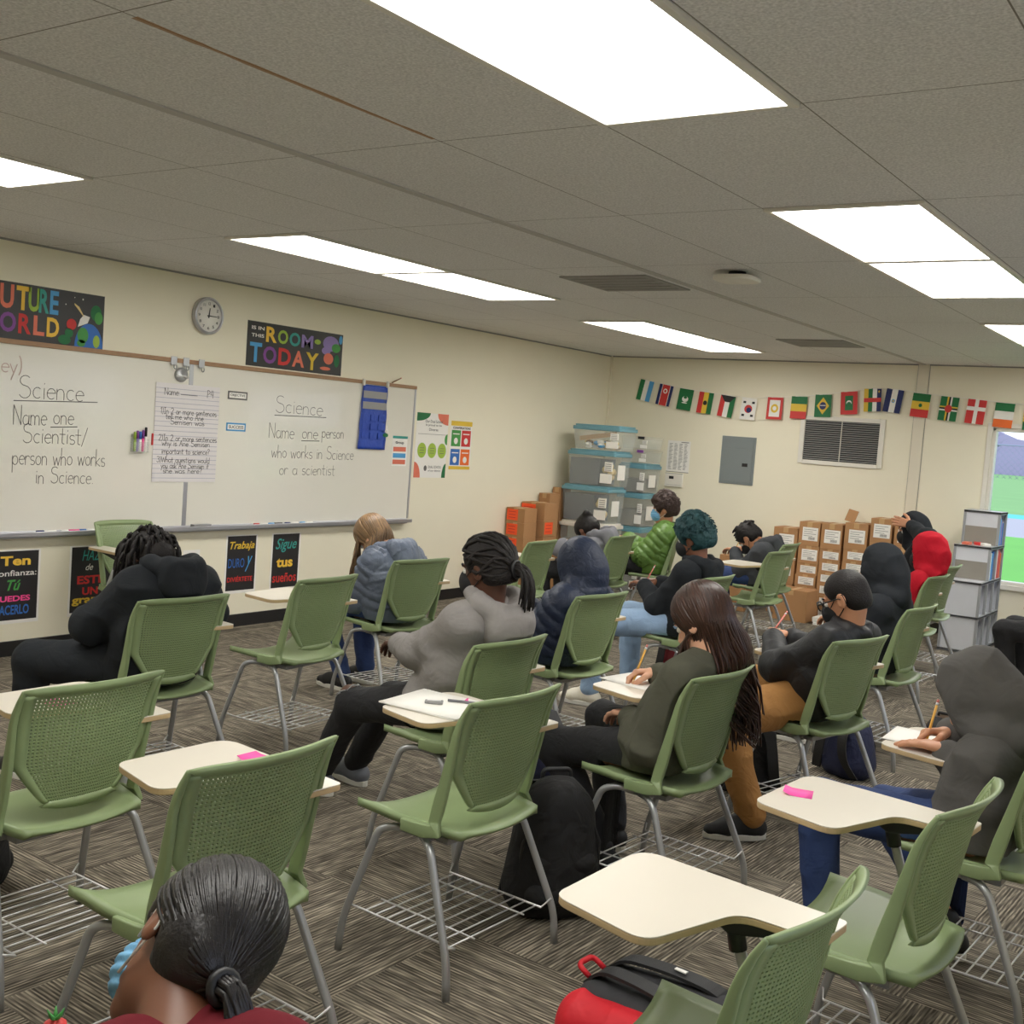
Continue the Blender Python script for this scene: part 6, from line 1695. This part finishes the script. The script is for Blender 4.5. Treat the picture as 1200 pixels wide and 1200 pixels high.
    if glasses:
        g = link(bpy.data.objects.new('glasses', None), t); 
        b = MB()
        for s in (-1, 1):
            b.tube([HP_(.108, s * .034 + .026 * math.cos(q) * 1.05, .002 + .020 * max(-1, min(1, 1.25 * math.sin(q)))) for q in [2 * PI * i / 16 for i in range(16)]], .0032, 6, closed=True)
            b.tube([HP_(.106, s * .060, .008), HP_(.08, s * .074, .008), HP_(.0, s * .083, .006), HP_(-.02, s * .082, -.008)], .003, 6)
        b.tube([HP_(.109, -.008, .006), HP_(.109, .008, .006)], .003, 6); b.build('glasses_frame', M['plastic_black'], g)
        b = MB()
        for s in (-1, 1): b.prism([(s * .034 + .025 * math.cos(q), .002 + .018 * math.sin(q)) for q in [2 * PI * i / 16 for i in range(16)]], .107, .1085, lambda y, z, x: HP_(x, y, z))
        b.build('lenses', M['glass'], g)
    if hair: hair(t, HP_, Rh, dict(P=P, Nn=Nn, nb=nb, d1=d1, fwd=fwd1, left=left, h=h, Hc=Hc))
    arms['HP'] = HP_; arms['t'] = t
    for nm_, q_ in (('head', Hc), ('headtop', HP_(-.01, 0, .125)), ('shL', SH['L']), ('shR', SH['R']), ('elL', arms['L'][1]), ('haL', arms['L'][2]), ('haR', arms['R'][2]), ('hip', P), ('knL', leg['L'][1]), ('knR', leg['R'][1]), ('anL', leg['L'][2]), ('anR', leg['R'][2])):
        DBG.append((key, nm_, tuple(Matrix.Translation((loc.x, loc.y, 0)) @ Matrix.Rotation(hd, 4, 'Z') @ q_)))
    R = Matrix.Translation((loc.x, loc.y, 0)) @ Matrix.Rotation(hd, 4, 'Z'); arms['world'] = R
    return arms

def against_chair(V, F, seat=True, ztop=.852):
    """cloth pressed flat where the chair's back and seat hold it."""
    x, y, z = V[:, 0], V[:, 1], V[:, 2]
    u = np.clip(y / .212, -1.2, 1.2); t = (z - .42) / .43
    bx = -.125 - .085 * t - .028 * np.maximum(0, (t - .72) / .28) ** 2 + .045 * u * u + .018
    m = (z > .40) & (z < ztop) & (np.abs(y) < .245); V[m, 0] = np.maximum(x[m], bx[m])
    if seat:
        m = (x > -.25) & (x < .20) & (np.abs(y) < .24) & (z < .47); V[m, 2] = np.maximum(z[m], .462 + .016 * np.abs(y[m] / .23) ** 2.5)
    return V

# ---- hair
def scalp(HP_, Rh, h, grow=.010, low=-.03, k=.02, face=True, nape=-.07):
    B = Blob(max(.0045, h * .55), k); Q = np.array(Rh)
    B.ell(HP_(-.014, 0, .034), (.094 + grow, .077 + grow, .089 + grow), Q); B.ell(HP_(-.05, 0, -.02), (.055 + grow, .066 + grow * .6, .06), Q, k=.03)
    if face: B.ell(HP_(.105, 0, -.03), (.088, .080, .088), Q, k=.015, neg=True)
    for s in (-1, 1): B.ell(HP_(.012, s * .088, -.035), (.040, .032, .050), Q, k=.012, neg=True)
    B.ell(HP_(-.05, 0, nape - .06), (.10, .11, .065), Q, k=.015, neg=True)
    return B
def hair_buzz(m, grow=.007):
    def f(t, HP_, Rh, c):
        V, F = scalp(HP_, Rh, c['h'], grow).geo(); mesh_obj('hair', (V, F), M[m], t)
    return f
def hair_short(m, grow=.016):
    def f(t, HP_, Rh, c):
        B = scalp(HP_, Rh, c['h'], grow)
        for i in range(26):
            a = random.uniform(-1.3, 1.3); y = random.uniform(-.06, .06); x = -.02 + .085 * math.sin(a); z = .034 + .10 * math.cos(a)
            B.cap(HP_(x - .02, y, z), HP_(x + .035, y * 1.05, z + .004), .012, .006, k=.01)
        V, F = B.geo(); V = folds(V, F, .004, 40, 3, (1, 3, 1)); mesh_obj('hair', (V, F), M[m], t)
    return f
def hair_afro(m, grow=.03, clump=.02, n=150, front=.55, top=.05):
    def f(t, HP_, Rh, c):
        B = scalp(HP_, Rh, c['h'], grow)
        g = random.Random(5)
        for i in range(n):
            u = g.uniform(-1, 1); a = g.uniform(0, 2 * PI); rr = math.sqrt(1 - u * u)
            x, y, z = rr * math.cos(a), rr * math.sin(a), u
            if z < -.25 or (x > front and z < .35): continue
            s = 1 + grow * 4
            B.ell(HP_(-.012 + .094 * s * x, .080 * s * y, .036 + .092 * s * z + top * max(0, z) * .3), (clump * g.uniform(.7, 1.15),) * 3, None, k=.012)
        V, F = B.geo(); V = folds(V, F, .007, 55, 9); mesh_obj('hair', (V, F), M[m], t)
        b = MB(); b.smooth = True
        for i in range(int(n * 1.6)):
            u = g.uniform(-.15, 1); a = g.uniform(0, 2 * PI); rr = math.sqrt(1 - u * u); d = Vector((rr * math.cos(a), rr * math.sin(a), u))
            if d.x > front and d.z < .4: continue
            s = 1 + grow * 4; p = Vector((-.012 + .094 * s * d.x, .080 * s * d.y, .036 + .092 * s * d.z)); e = d.orthogonal()
            pts = [p + d * (.006 * k) + (e * math.cos(k * 1.9 + i) + d.cross(e) * math.sin(k * 1.9 + i)) * .009 for k in range(6)]
            b.tube([HP_(*q) for q in pts], .0034, 4)
        b.build('curls', M[m], t)
    return f
def strands(t, name, paths, m, r=.005, seg=5, taper=True):
    """many locks of hair as one mesh; a lock takes one of three shades."""
    if m.name + '_b' not in M:
        for sfx, q in (('_b', .62), ('_c', 1.45)):
            M[m.name + sfx] = m.copy(); M[m.name + sfx].name = m.name + sfx
            mx = [n for n in M[m.name + sfx].node_tree.nodes if n.type == 'MIX'][0]
            for k in ('A', 'B'): mx.inputs[k].default_value = tuple(min(1, c * q) for c in mx.inputs[k].default_value[:3]) + (1,)
    b = MB(); g = random.Random(2)
    for p in paths:
        n = len(p); b.mi = g.choice((0, 0, 0, 1, 2)); b.tube(p, [r * (1 - .6 * max(0, i / (n - 1) - .5) * 2 * (1 if taper else 0)) for i in range(n)], seg)
    return b.build(name, [m, M[m.name + '_b'], M[m.name + '_c']], t)
SC0 = Vector((-.014, 0, .034))
def onskull(p, g=.012, f=1.04):
    """the point pushed radially onto the hair surface (skull and nape)."""
    v = p - SC0; q = math.sqrt((v.x / (.094 + g)) ** 2 + (v.y / (.077 + g)) ** 2 + (v.z / (.089 + g)) ** 2); t = f / max(q, .05)
    r = (.055 + g, .066 + g * .6, .06); w = SC0 - Vector((-.05, 0, -.02))
    A = sum((v[i] / r[i]) ** 2 for i in range(3)); Bq = sum(v[i] * w[i] / r[i] ** 2 for i in range(3)); Cq = sum((w[i] / r[i]) ** 2 for i in range(3)) - f * f
    D = Bq * Bq - A * Cq
    if D > 0 and A > 0: t = max(t, (-Bq + math.sqrt(D)) / A)
    return SC0 + v * t
def offskull(p, g=.012, f=1.03):
    v = p - SC0; q = math.sqrt((v.x / (.094 + g)) ** 2 + (v.y / (.077 + g)) ** 2 + (v.z / (.089 + g)) ** 2)
    return p if q > f else SC0 + v * (f / max(q, .05))
def hairline(a):
    """start of the hair, a = angle round the head from the front."""
    c = math.cos(a)
    z = .085 if c > .75 else (.085 - .10 * min(1, (.75 - c) / .55) if c > .2 else (-.015 - .055 * min(1, (.2 - c) / 1.0)))
    return Vector((-.014 + .106 * math.cos(a), .09 * math.sin(a), z))
def hair_braids(m):
    """thin braids drawn back over the head into a tied bundle that hangs to the shoulders."""
    def f(t, HP_, Rh, c):
        V, F = scalp(HP_, Rh, c['h'], .010).geo(); mesh_obj('hair', (V, F), M[m], t)
        paths = []; g = random.Random(3); tie = Vector((-.122, 0, -.012))
        for i in range(46):
            p0 = hairline(PI * 2 * (i + .5) / 46); pts = []
            for k in range(10):
                q = k / 9; x = p0.lerp(tie, q); x.z += .055 * math.sin(PI * q) * (((i % 3) / 2) if p0.x > -.04 else (.3 * (i % 2) - .1))
                x = onskull(x, .010, 1.05 if q < .95 else 1.1); pts.append(HP_(x.x, x.y, x.z + .003 * math.sin(k * 2.4 + i)))
            paths.append(pts)
        strands(t, 'braids', paths, M[m], .0074, 6, False)
        paths = []
        for i in range(34):
            a = g.uniform(0, 2 * PI); q = g.uniform(0, .024); L = g.uniform(.11, .17); p0 = HP_(*(tie + Vector((0, q * math.cos(a), q * math.sin(a)))))
            out = (HP_(-1, 0, 0) - HP_(0, 0, 0)); sw = Vector((g.uniform(-.02, .02), g.uniform(-.04, .03), 0))
            paths.append([p0, p0 + out * .045 + Vector((0, 0, -.008)) + sw * .3, p0 + out * .07 + Vector((0, 0, -L * .42)) + sw * .7, p0 + out * .065 + Vector((0, 0, -L)) + sw])
        strands(t, 'ponytail', [smooth_path(p, 1) for p in paths], M[m], .0068, 6)
        b = MB(); b.tube([HP_(*(tie + Vector((-.008, .030 * math.cos(q), .030 * math.sin(q))))) for q in [2 * PI * k / 14 for k in range(14)]], .008, 6, closed=True); b.build('hair_tie', M['plastic_black'], t)
    return f
def hair_locs(m, L0=.11):
    def f(t, HP_, Rh, c):
        V, F = scalp(HP_, Rh, c['h'], .014, nape=-.09).geo(); mesh_obj('hair', (V, F), M[m], t)
        g = random.Random(8); paths = []; inv = Rh.transposed(); dn = inv @ Vector((0, 0, -1))
        for i in range(210):
            a = g.uniform(0, 2 * PI); u = g.uniform(-.55, 1); rr = math.sqrt(1 - u * u); d = Vector((rr * math.cos(a), rr * math.sin(a), u))
            if d.x > .45 and u < .35: continue
            p = onskull(SC0 + Vector((d.x * .1, d.y * .08, d.z * .1)), .014, 1.0); L = g.uniform(.6, 1.2) * L0
            q1 = p + d * .022; q2 = offskull(q1 + d * .012 + dn * L * .35 + Vector((g.uniform(-1, 1), g.uniform(-1, 1), 0)) * .012, .014, 1.12); q3 = offskull(q2 + dn * L * .5 + d * .006, .014, 1.10)
            paths.append([HP_(*x) for x in (p, q1, q2, q3)])
        strands(t, 'locs', [smooth_path(p, 1) for p in paths], M[m], .0078, 6)
    return f
def hair_long(m, L=.42, n=260, back=.02, spread=.10, fwdfall=0.0, wave=.006, seed=4, trunk=.135, shift=0.0):
    """long straight hair: strands from a centre parting that fall over the back and shoulders."""
    def f(t, HP_, Rh, c):
        h = c['h']; nb, fw, lf, P, Nn = c['nb'], c['fwd'], c['left'], c['P'], c['Nn']
        V, F = scalp(HP_, Rh, h, .012, nape=-.20).geo(); mesh_obj('hair', (V, F), M[m], t)
        g = random.Random(seed); paths = []
        def clear(x):                                   # keep the fall outside the back and shoulders
            d = Nn - P; q = max(0, min(1, (x - P).dot(d) / d.dot(d))); a = P + d * q; v = x - a; v -= d * (v.dot(d) / d.dot(d))
            s_ = v.dot(lf); w = v - lf * s_ * .45; r = w.length
            R_ = trunk * (1 if q < .95 else .75)
            x = x if r > R_ or x.z > nb.z + .02 else x + (w / max(r, .02)) * (R_ - r)
            if x.z < .87 and abs(x.y) < .20: x.x = max(x.x, back_x(max(x.z, .45)) + .045 * (x.y / .212) ** 2 + .012 + .02 * g.random())
            return x
        for i in range(n):
            s = -1 if i % 2 else 1; al = (i + g.random()) / n             # along the parting: 0 forehead .. 1 crown
            ang = math.radians(40 + 115 * al)
            p0 = onskull(SC0 + Vector((.1 * math.cos(ang), s * .003, .1 * math.sin(ang))))
            a0_ = 22 if fwdfall else 70; az = math.radians(a0_ + (182 - a0_) * min(1, al * 1.05 + g.uniform(-.08, .08)))
            rim = onskull(Vector((SC0.x + .1 * math.cos(az), s * .088 * abs(math.sin(az)), .03 if az < 1.1 else -.035)), .012, 1.07)
            pts = []
            for k in range(6):
                q = k / 5; x = onskull(p0.lerp(rim, q) + Vector((0, 0, .02 * math.sin(PI * q))), .012, 1.045 + g.uniform(-.01, .015)); pts.append(HP_(*x))
            l = L * g.uniform(.72, 1.03); base = pts[-1]; off = lf * (s * spread * g.uniform(-.3, 1) + shift) - fw * back * g.uniform(.2, 1.6) + fw * fwdfall
            for k in range(1, 7):
                q = k / 6; x = base + off * (q ** (.55 if shift else .8)) + Vector((0, 0, -l * q)) + Vector((g.uniform(-wave, wave), g.uniform(-wave, wave), 0)); pts.append(clear(x) if fwdfall == 0 else x)
            paths.append(pts)
        strands(t, 'strands', [smooth_path(p, 1) for p in paths], M[m], .0062, 5)
    return f
def smooth_path(P, it=2):
    for _ in range(it):
        Q = [P[0]]
        for a, b in zip(P[:-1], P[1:]): Q += [a * .75 + b * .25, a * .25 + b * .75]
        P = Q + [P[-1]]
    return P
def hair_pony(m, n=1100):
    """hair drawn back tightly into a low ponytail."""
    def f(t, HP_, Rh, c):
        V, F = scalp(HP_, Rh, c['h'], .013, nape=-.085).geo(); V = folds(V, F, .0025, 30, 3); mesh_obj('hair', (V, F), M[m], t)
        g = random.Random(6); tie = Vector((-.122, 0, -.055)); paths = []
        for i in range(n):
            u = g.uniform(-.75, 1); a = g.uniform(0, 2 * PI); rr = math.sqrt(1 - u * u); d = Vector((rr * math.cos(a), rr * math.sin(a), u))
            if d.z < .62 * d.x - .12 or (abs(d.y) > .55 and d.z < .15 - .3 * (d.x < -.2)): continue
            p0 = onskull(SC0 + d * .1, .013, 1.0); pts = []
            for k in range(9):
                q = k / 8; x = p0.lerp(tie, q); pts.append(onskull(x, .013, 1.0 + .035 * min(1, q * 5) + .006 * math.sin(i)))
            pts.append(tie + Vector((.006, g.uniform(-.012, .012), g.uniform(-.012, .012)))); paths.append([HP_(*p) for p in pts])
        strands(t, 'strands', [smooth_path(p, 1) for p in paths], M[m], .0032, 4, False)
        b = MB(); b.tube([HP_(*(tie + Vector((-.006, .019 * math.cos(q), .019 * math.sin(q))))) for q in [2 * PI * k / 14 for k in range(14)]], .008, 6, closed=True); b.build('hair_tie', M['plastic_black'], t)
        paths = []
        for i in range(60):
            a = g.uniform(0, 2 * PI); q = g.uniform(0, .016); p0 = HP_(*(tie + Vector((-.01, q * math.cos(a), q * math.sin(a))))); o = HP_(-1, 0, 0) - HP_(0, 0, 0)
            paths.append([p0, p0 + o * .03 + Vector((0, 0, -.01)), p0 + o * .05 + Vector((0, g.uniform(-.02, .02), -.10)), p0 + o * .045 + Vector((0, g.uniform(-.03, .03), -g.uniform(.18, .26)))])
        strands(t, 'ponytail', [smooth_path(p, 1) for p in paths], M[m], .0042, 5)
    return f
def hair_bun(m):
    def f(t, HP_, Rh, c):
        B = scalp(HP_, Rh, c['h'], .014)
        B.ell(HP_(-.10, .0, .085), (.042, .042, .036), None, k=.02); B.ell(HP_(-.125, .03, .07), (.03, .03, .03), None, k=.02)
        V, F = B.geo(); V = folds(V, F, .006, 35, 3); mesh_obj('hair', (V, F), M[m], t)
    return f

# ------------------------------------------------------------------ the class, in chair space of each chair
UP = (0, 0, 1)
person('C1', 'person in a black hoodie with dreadlocks, head bowed over the tablet', at=(.05, 0, .955), neckf=.065, bowing=1.06, hoodlift=.025, lean=(12, 38), head=(62, 0, 0), top='cloth_black', pants='cloth_black', skin='skin_deep', hair=hair_locs('hair_black'), fat=1.12, loose=1.18, knee_out=(.35, .2), sleeve=1.12,
       hands={'L': ((.24, .02, .735), (.6, -.7, 0), UP, 'relaxed', (-.3, 1, -.35)), 'R': ((.22, -.14, .735), (.7, .6, 0), UP, 'relaxed', (-.5, -1, -.3))}, feet={'L': (.42, .30, 10), 'R': (.36, -.14, -5)}, hoodshape=1.1)
person('C2', 'person in a grey-blue puffer jacket with blond hair falling over the face, head bowed', at=(.20, .03, .925), neckf=.05, bowing=1.04, sleeve=.92, lean=(10, 32), head=(50, 8, 0), top='puffer_grey', kind='puffer', hood='down', pants='jeans_blue', skin='skin_light', hair=hair_long('hair_blond', L=.28, n=300, fwdfall=.02, spread=.05), hoodshape=1.2,
       hands={'L': ((.27, .03, .735), (.8, -.5, 0), UP, 'relaxed'), 'R': ((.25, -.15, .735), (.8, .5, 0), UP, 'relaxed')}, feet={'L': (.30, .12, 5), 'R': (.36, -.12, 0)})
person('C3', 'person in a light grey hoodie with long braids tied back and ripped black jeans', at=(-.05, 0, 1.09), hip=(.15, -.03), zhip=.535, lean=(-22, -10), head=(12, 6, 0), neckf=.01, top='cloth_heather', pants='jeans_black', skin='skin_deep', hair=hair_braids('hair_black'), mask='mask_black', shoes='shoe_grey', ripped='L', knee_out=(.1, .05), h=.007,
       hands={'L': ((.38, .0, .73), (.9, -.5, -.2), UP, 'relaxed', (-.3, .8, -.6)), 'R': ((.36, -.15, .735), (.8, .4, 0), UP, 'relaxed')}, feet={'L': (.80, -.02, 8), 'R': (.80, -.24, -8)}, hoodshape=1.7, hoodlift=.018)
person('C4', 'person wrapped in a navy quilted coat with the hood up, seen from behind', at=(-.03, 0, .97), lean=(6, 14), head=(30, 5, 0), hip=(.06, 0), top='puffer_navy', kind='puffer', hood='up', pants='jeans_black', skin='skin_tan', fat=1.04,
       hands={'L': ((.24, .02, .72), (.8, -.6, 0), UP, 'relaxed'), 'R': ((.22, -.16, .72), (.8, .6, 0), UP, 'relaxed')})
person('C5', 'person in a light grey hoodie lying forward on the desk, dark hair in a bun', at=(.14, 0, .85), neckf=.06, bowing=1.05, hoodlift=.02, lean=(30, 62), head=(60, -20, 0), top='cloth_lightgrey', pants='jeans_black', skin='skin_brown', hair=hair_bun('hair_black'), h=.011, hoodshape=1.2,
       hands={'L': ((.33, .06, .735), (.6, -.8, 0), UP, 'relaxed', (0, 1, -.2)), 'R': ((.30, -.20, .735), (.6, .8, 0), UP, 'relaxed', (0, -1, -.2))})
person('C6', 'person in a bright green puffer jacket with brown curly hair and a blue mask', at=(-.05, 0, 1.03), lean=(4, 12), head=(10, -2, 0), top='puffer_green', kind='puffer', hood='down', pants='jeans_black', skin='skin_tan', hair=hair_afro('hair_curly', grow=.028, clump=.022), mask='mask_blue', h=.010, fat=1.05,
       hands={'L': ((.27, .04, .74), (.8, -.5, 0), UP, 'relaxed'), 'R': ((.27, -.17, .74), (.8, .5, 0), UP, 'relaxed')})
A7 = person('C7', 'person with teal curly hair, black hoodie and ripped light jeans', at=(-.01, 0, 1.05), lean=(2, 12), head=(16, 6, 0), top='cloth_black', pants='jeans_light', skin='skin_brown', hair=hair_afro('hair_teal', grow=.03, clump=.022, front=.45), mask='mask_black', shoes='shoe_white', h=.009, loose=1.1, ripped='L', knee_out=(.3, .1),
            hands={'L': ((.29, .03, .735), (.8, -.5, 0), UP, 'relaxed'), 'R': ((.27, -.12, .745), (.8, .5, 0), UP, 'grip')}, feet={'L': (.42, .36, 12), 'R': (.42, -.12, 0)})
A8 = person('C8', 'person in a dark grey hoodie with short black hair, bent low and writing', at=(.18, 0, .85), neckf=.075, bowing=1.10, fat=1.08, lean=(18, 48), head=(56, -8, 0), top='cloth_slate', pants='jeans_blue', skin='skin_tan', hair=hair_short('hair_black'), mask='mask_black', h=.010, hoodshape=1.1,
            hands={'L': ((.30, .0, .735), (.8, -.5, 0), UP, 'relaxed'), 'R': ((.27, -.13, .745), (.8, .5, 0), UP, 'grip')})
A9 = person('C9', 'person in glasses, black jacket and tan trousers, hands clasped over the tablet', at=(-.10, 0, 1.0), lean=(-8, 4), head=(26, 10, 0), top='jacket_black', kind='jacket', hood='none', pants='chino_tan', skin='skin_tan', hair=hair_buzz('hair_black', .003), mask='mask_black', glasses=True, h=.007, loose=1.2, knee_out=(.9, .05), fat=1.02,
            hands={'L': ((.25, .0, .77), (.5, -.8, .1), (.2, .3, 1), 'fist', (-.3, .9, -.7)), 'R': ((.24, -.09, .775), (.5, .7, .2), (0, -.4, 1), 'grip', (-.3, -.7, -.7))}, feet={'L': (-.02, .45, 55), 'R': (.45, -.1, -5)})
person('C10', 'person in a black hoodie with the hood up, seated behind the person in glasses', at=(.05, 0, 1.01), lean=(6, 14), head=(22, 5, 0), top='cloth_black', hood='up', pants='jeans_black', skin='skin_tan', h=.009)
person('C11', 'person in a red hoodie with the hood up beside the cartons', at=(-.10, 0, .99), lean=(5, 12), head=(16, 5, 0), top='cloth_red', hood='up', pants='jeans_black', skin='skin_brown', mask='mask_black', h=.010)
person('C12', 'person in black with one hand raised to the forehead, behind the red hood', at=(.13, 0, 1.08), lean=(5, 8), head=(14, 22, 0), top='cloth_black', hood='up', pants='jeans_black', skin='skin_tan', mask='mask_black', h=.010,
       hands={'L': ((.11, .155, 1.13), (.95, -.15, .15), (.1, 1, .25), 'flat', (-.6, .7, .5)), 'R': ((.25, -.15, .73), (.8, .5, 0), UP, 'relaxed')})
A13 = person('C13', 'person with long brown hair in an olive sweatshirt, writing at the tablet', at=(-.09, 0, 1.0), lean=(8, 16), head=(30, -5, 0), top='cloth_olive', hood='none', pants='jeans_black', skin='skin_light', hair=hair_long('hair_brown', L=.46, n=460, spread=.07, shift=-.17), h=.007, knee_out=(.1, .1),
             hands={'L': ((.15, .03, .62), (.9, -.4, -.1), UP, 'relaxed', (-.5, .6, -.6)), 'R': ((.19, -.19, .745), (.75, .55, -.1), (.1, -.3, 1), 'grip')}, feet={'L': (.22, .02, 8), 'R': (.36, -.24, -10)})
A14 = person('C14', 'person in a dark grey hoodie with the hood up, writing with a pencil', at=(.06, 0, .91), zhip=.50, scale=.86, lean=(0, 22), head=(44, 4, 0), top='cloth_charcoal', hood='up', pants='jeans_blue', skin='skin_tan', h=.006, knee_out=(.15, .1), sleeve=.95,
             hands={'L': ((.13, .015, .725), (1, -.1, -.02), UP, 'flat', (-1, .45, -.5)), 'R': ((.165, -.125, .748), (.8, .6, -.1), (.1, -.35, 1), 'grip', (-.7, -.9, -.4))}, feet={'L': (.42, .16, 5), 'R': (.12, -.2, -30)})
person('C15', 'person with black hair in a low ponytail and a light blue mask, nearest the camera', at=(.50, .02, .855), hip=(-.02, 0), zhip=.52, lean=(28, 50), head=(20, 32, 50), scale=.8, top='cloth_maroon', hood='none', pants='jeans_black', skin='skin_brown', hair=hair_pony('hair_pony'), mask='mask_blue', h=.006, hands={'L': ((.24, .26, .64), (.8, -.1, .5), (0, .5, 1), 'grip', (-.6, .4, -.8)), 'R': ((.34, -.12, .56), (1, .3, -.1), UP, 'relaxed', (-.6, -.4, -.8))})
person('C16', 'cropped person in black trousers seated beyond the cube shelf', lean=(2, 6), head=(10, 0, 0), top='cloth_black', hood='down', pants='jeans_black', skin='skin_tan', hair=hair_short('hair_black'), h=.012)

# pencils in hands: from the fingertips up and back over the hand
def held_pencil(A, s, label, tipoff=(.10, .035, -.05), top=(.035, .02, .095), **k):
    W = A[s + 'W']; R = A['world']
    p0, p1 = R @ W(tipoff), R @ W(top)
    d = (p1 - p0).normalized(); pencil(p0, p0 + d * .165, label, **k)
held_pencil(A14, 'R', 'yellow pencil held upright by the dark grey hooded person')
held_pencil(A13, 'R', 'yellow pencil held by the long-haired person')
held_pencil(A9, 'R', 'yellow pencil pointing up from the clasped hands of the person in glasses', body='pencil_pink')
held_pencil(A7, 'R', 'pencil held by the teal-haired person', body='pencil_pink')
held_pencil(A8, 'R', 'pencil held by the person bent over in dark grey')

# the pencil with a strawberry topper in the ponytailed person's left hand
t = thing('pencil', 'pencil with a red strawberry-like topper held by the ponytailed person', 'pencil', (5.285, .79, .872))
b = MB(); b.lathe([(.001, -.014), (.009, -.011), (.0145, 0), (.013, .008), (.005, .013)], 14); b.build('topper', M['p_red'], t)
b = MB()
for k in range(5):
    a = 2 * PI * k / 5; b.tube([(0, 0, .012), (.006 * math.cos(a), .006 * math.sin(a), .017), (.010 * math.cos(a), .010 * math.sin(a), .024)], [.0025, .0025, .0005], 5)
b.build('topper_leaves', M['p_green'], t)
b = MB(); b.tube([(0, 0, -.012), (.02, -.01, -.15)], .0042, 6); b.build('shaft', M['pencil_wood'], t)
bpy.context.view_layer.update()
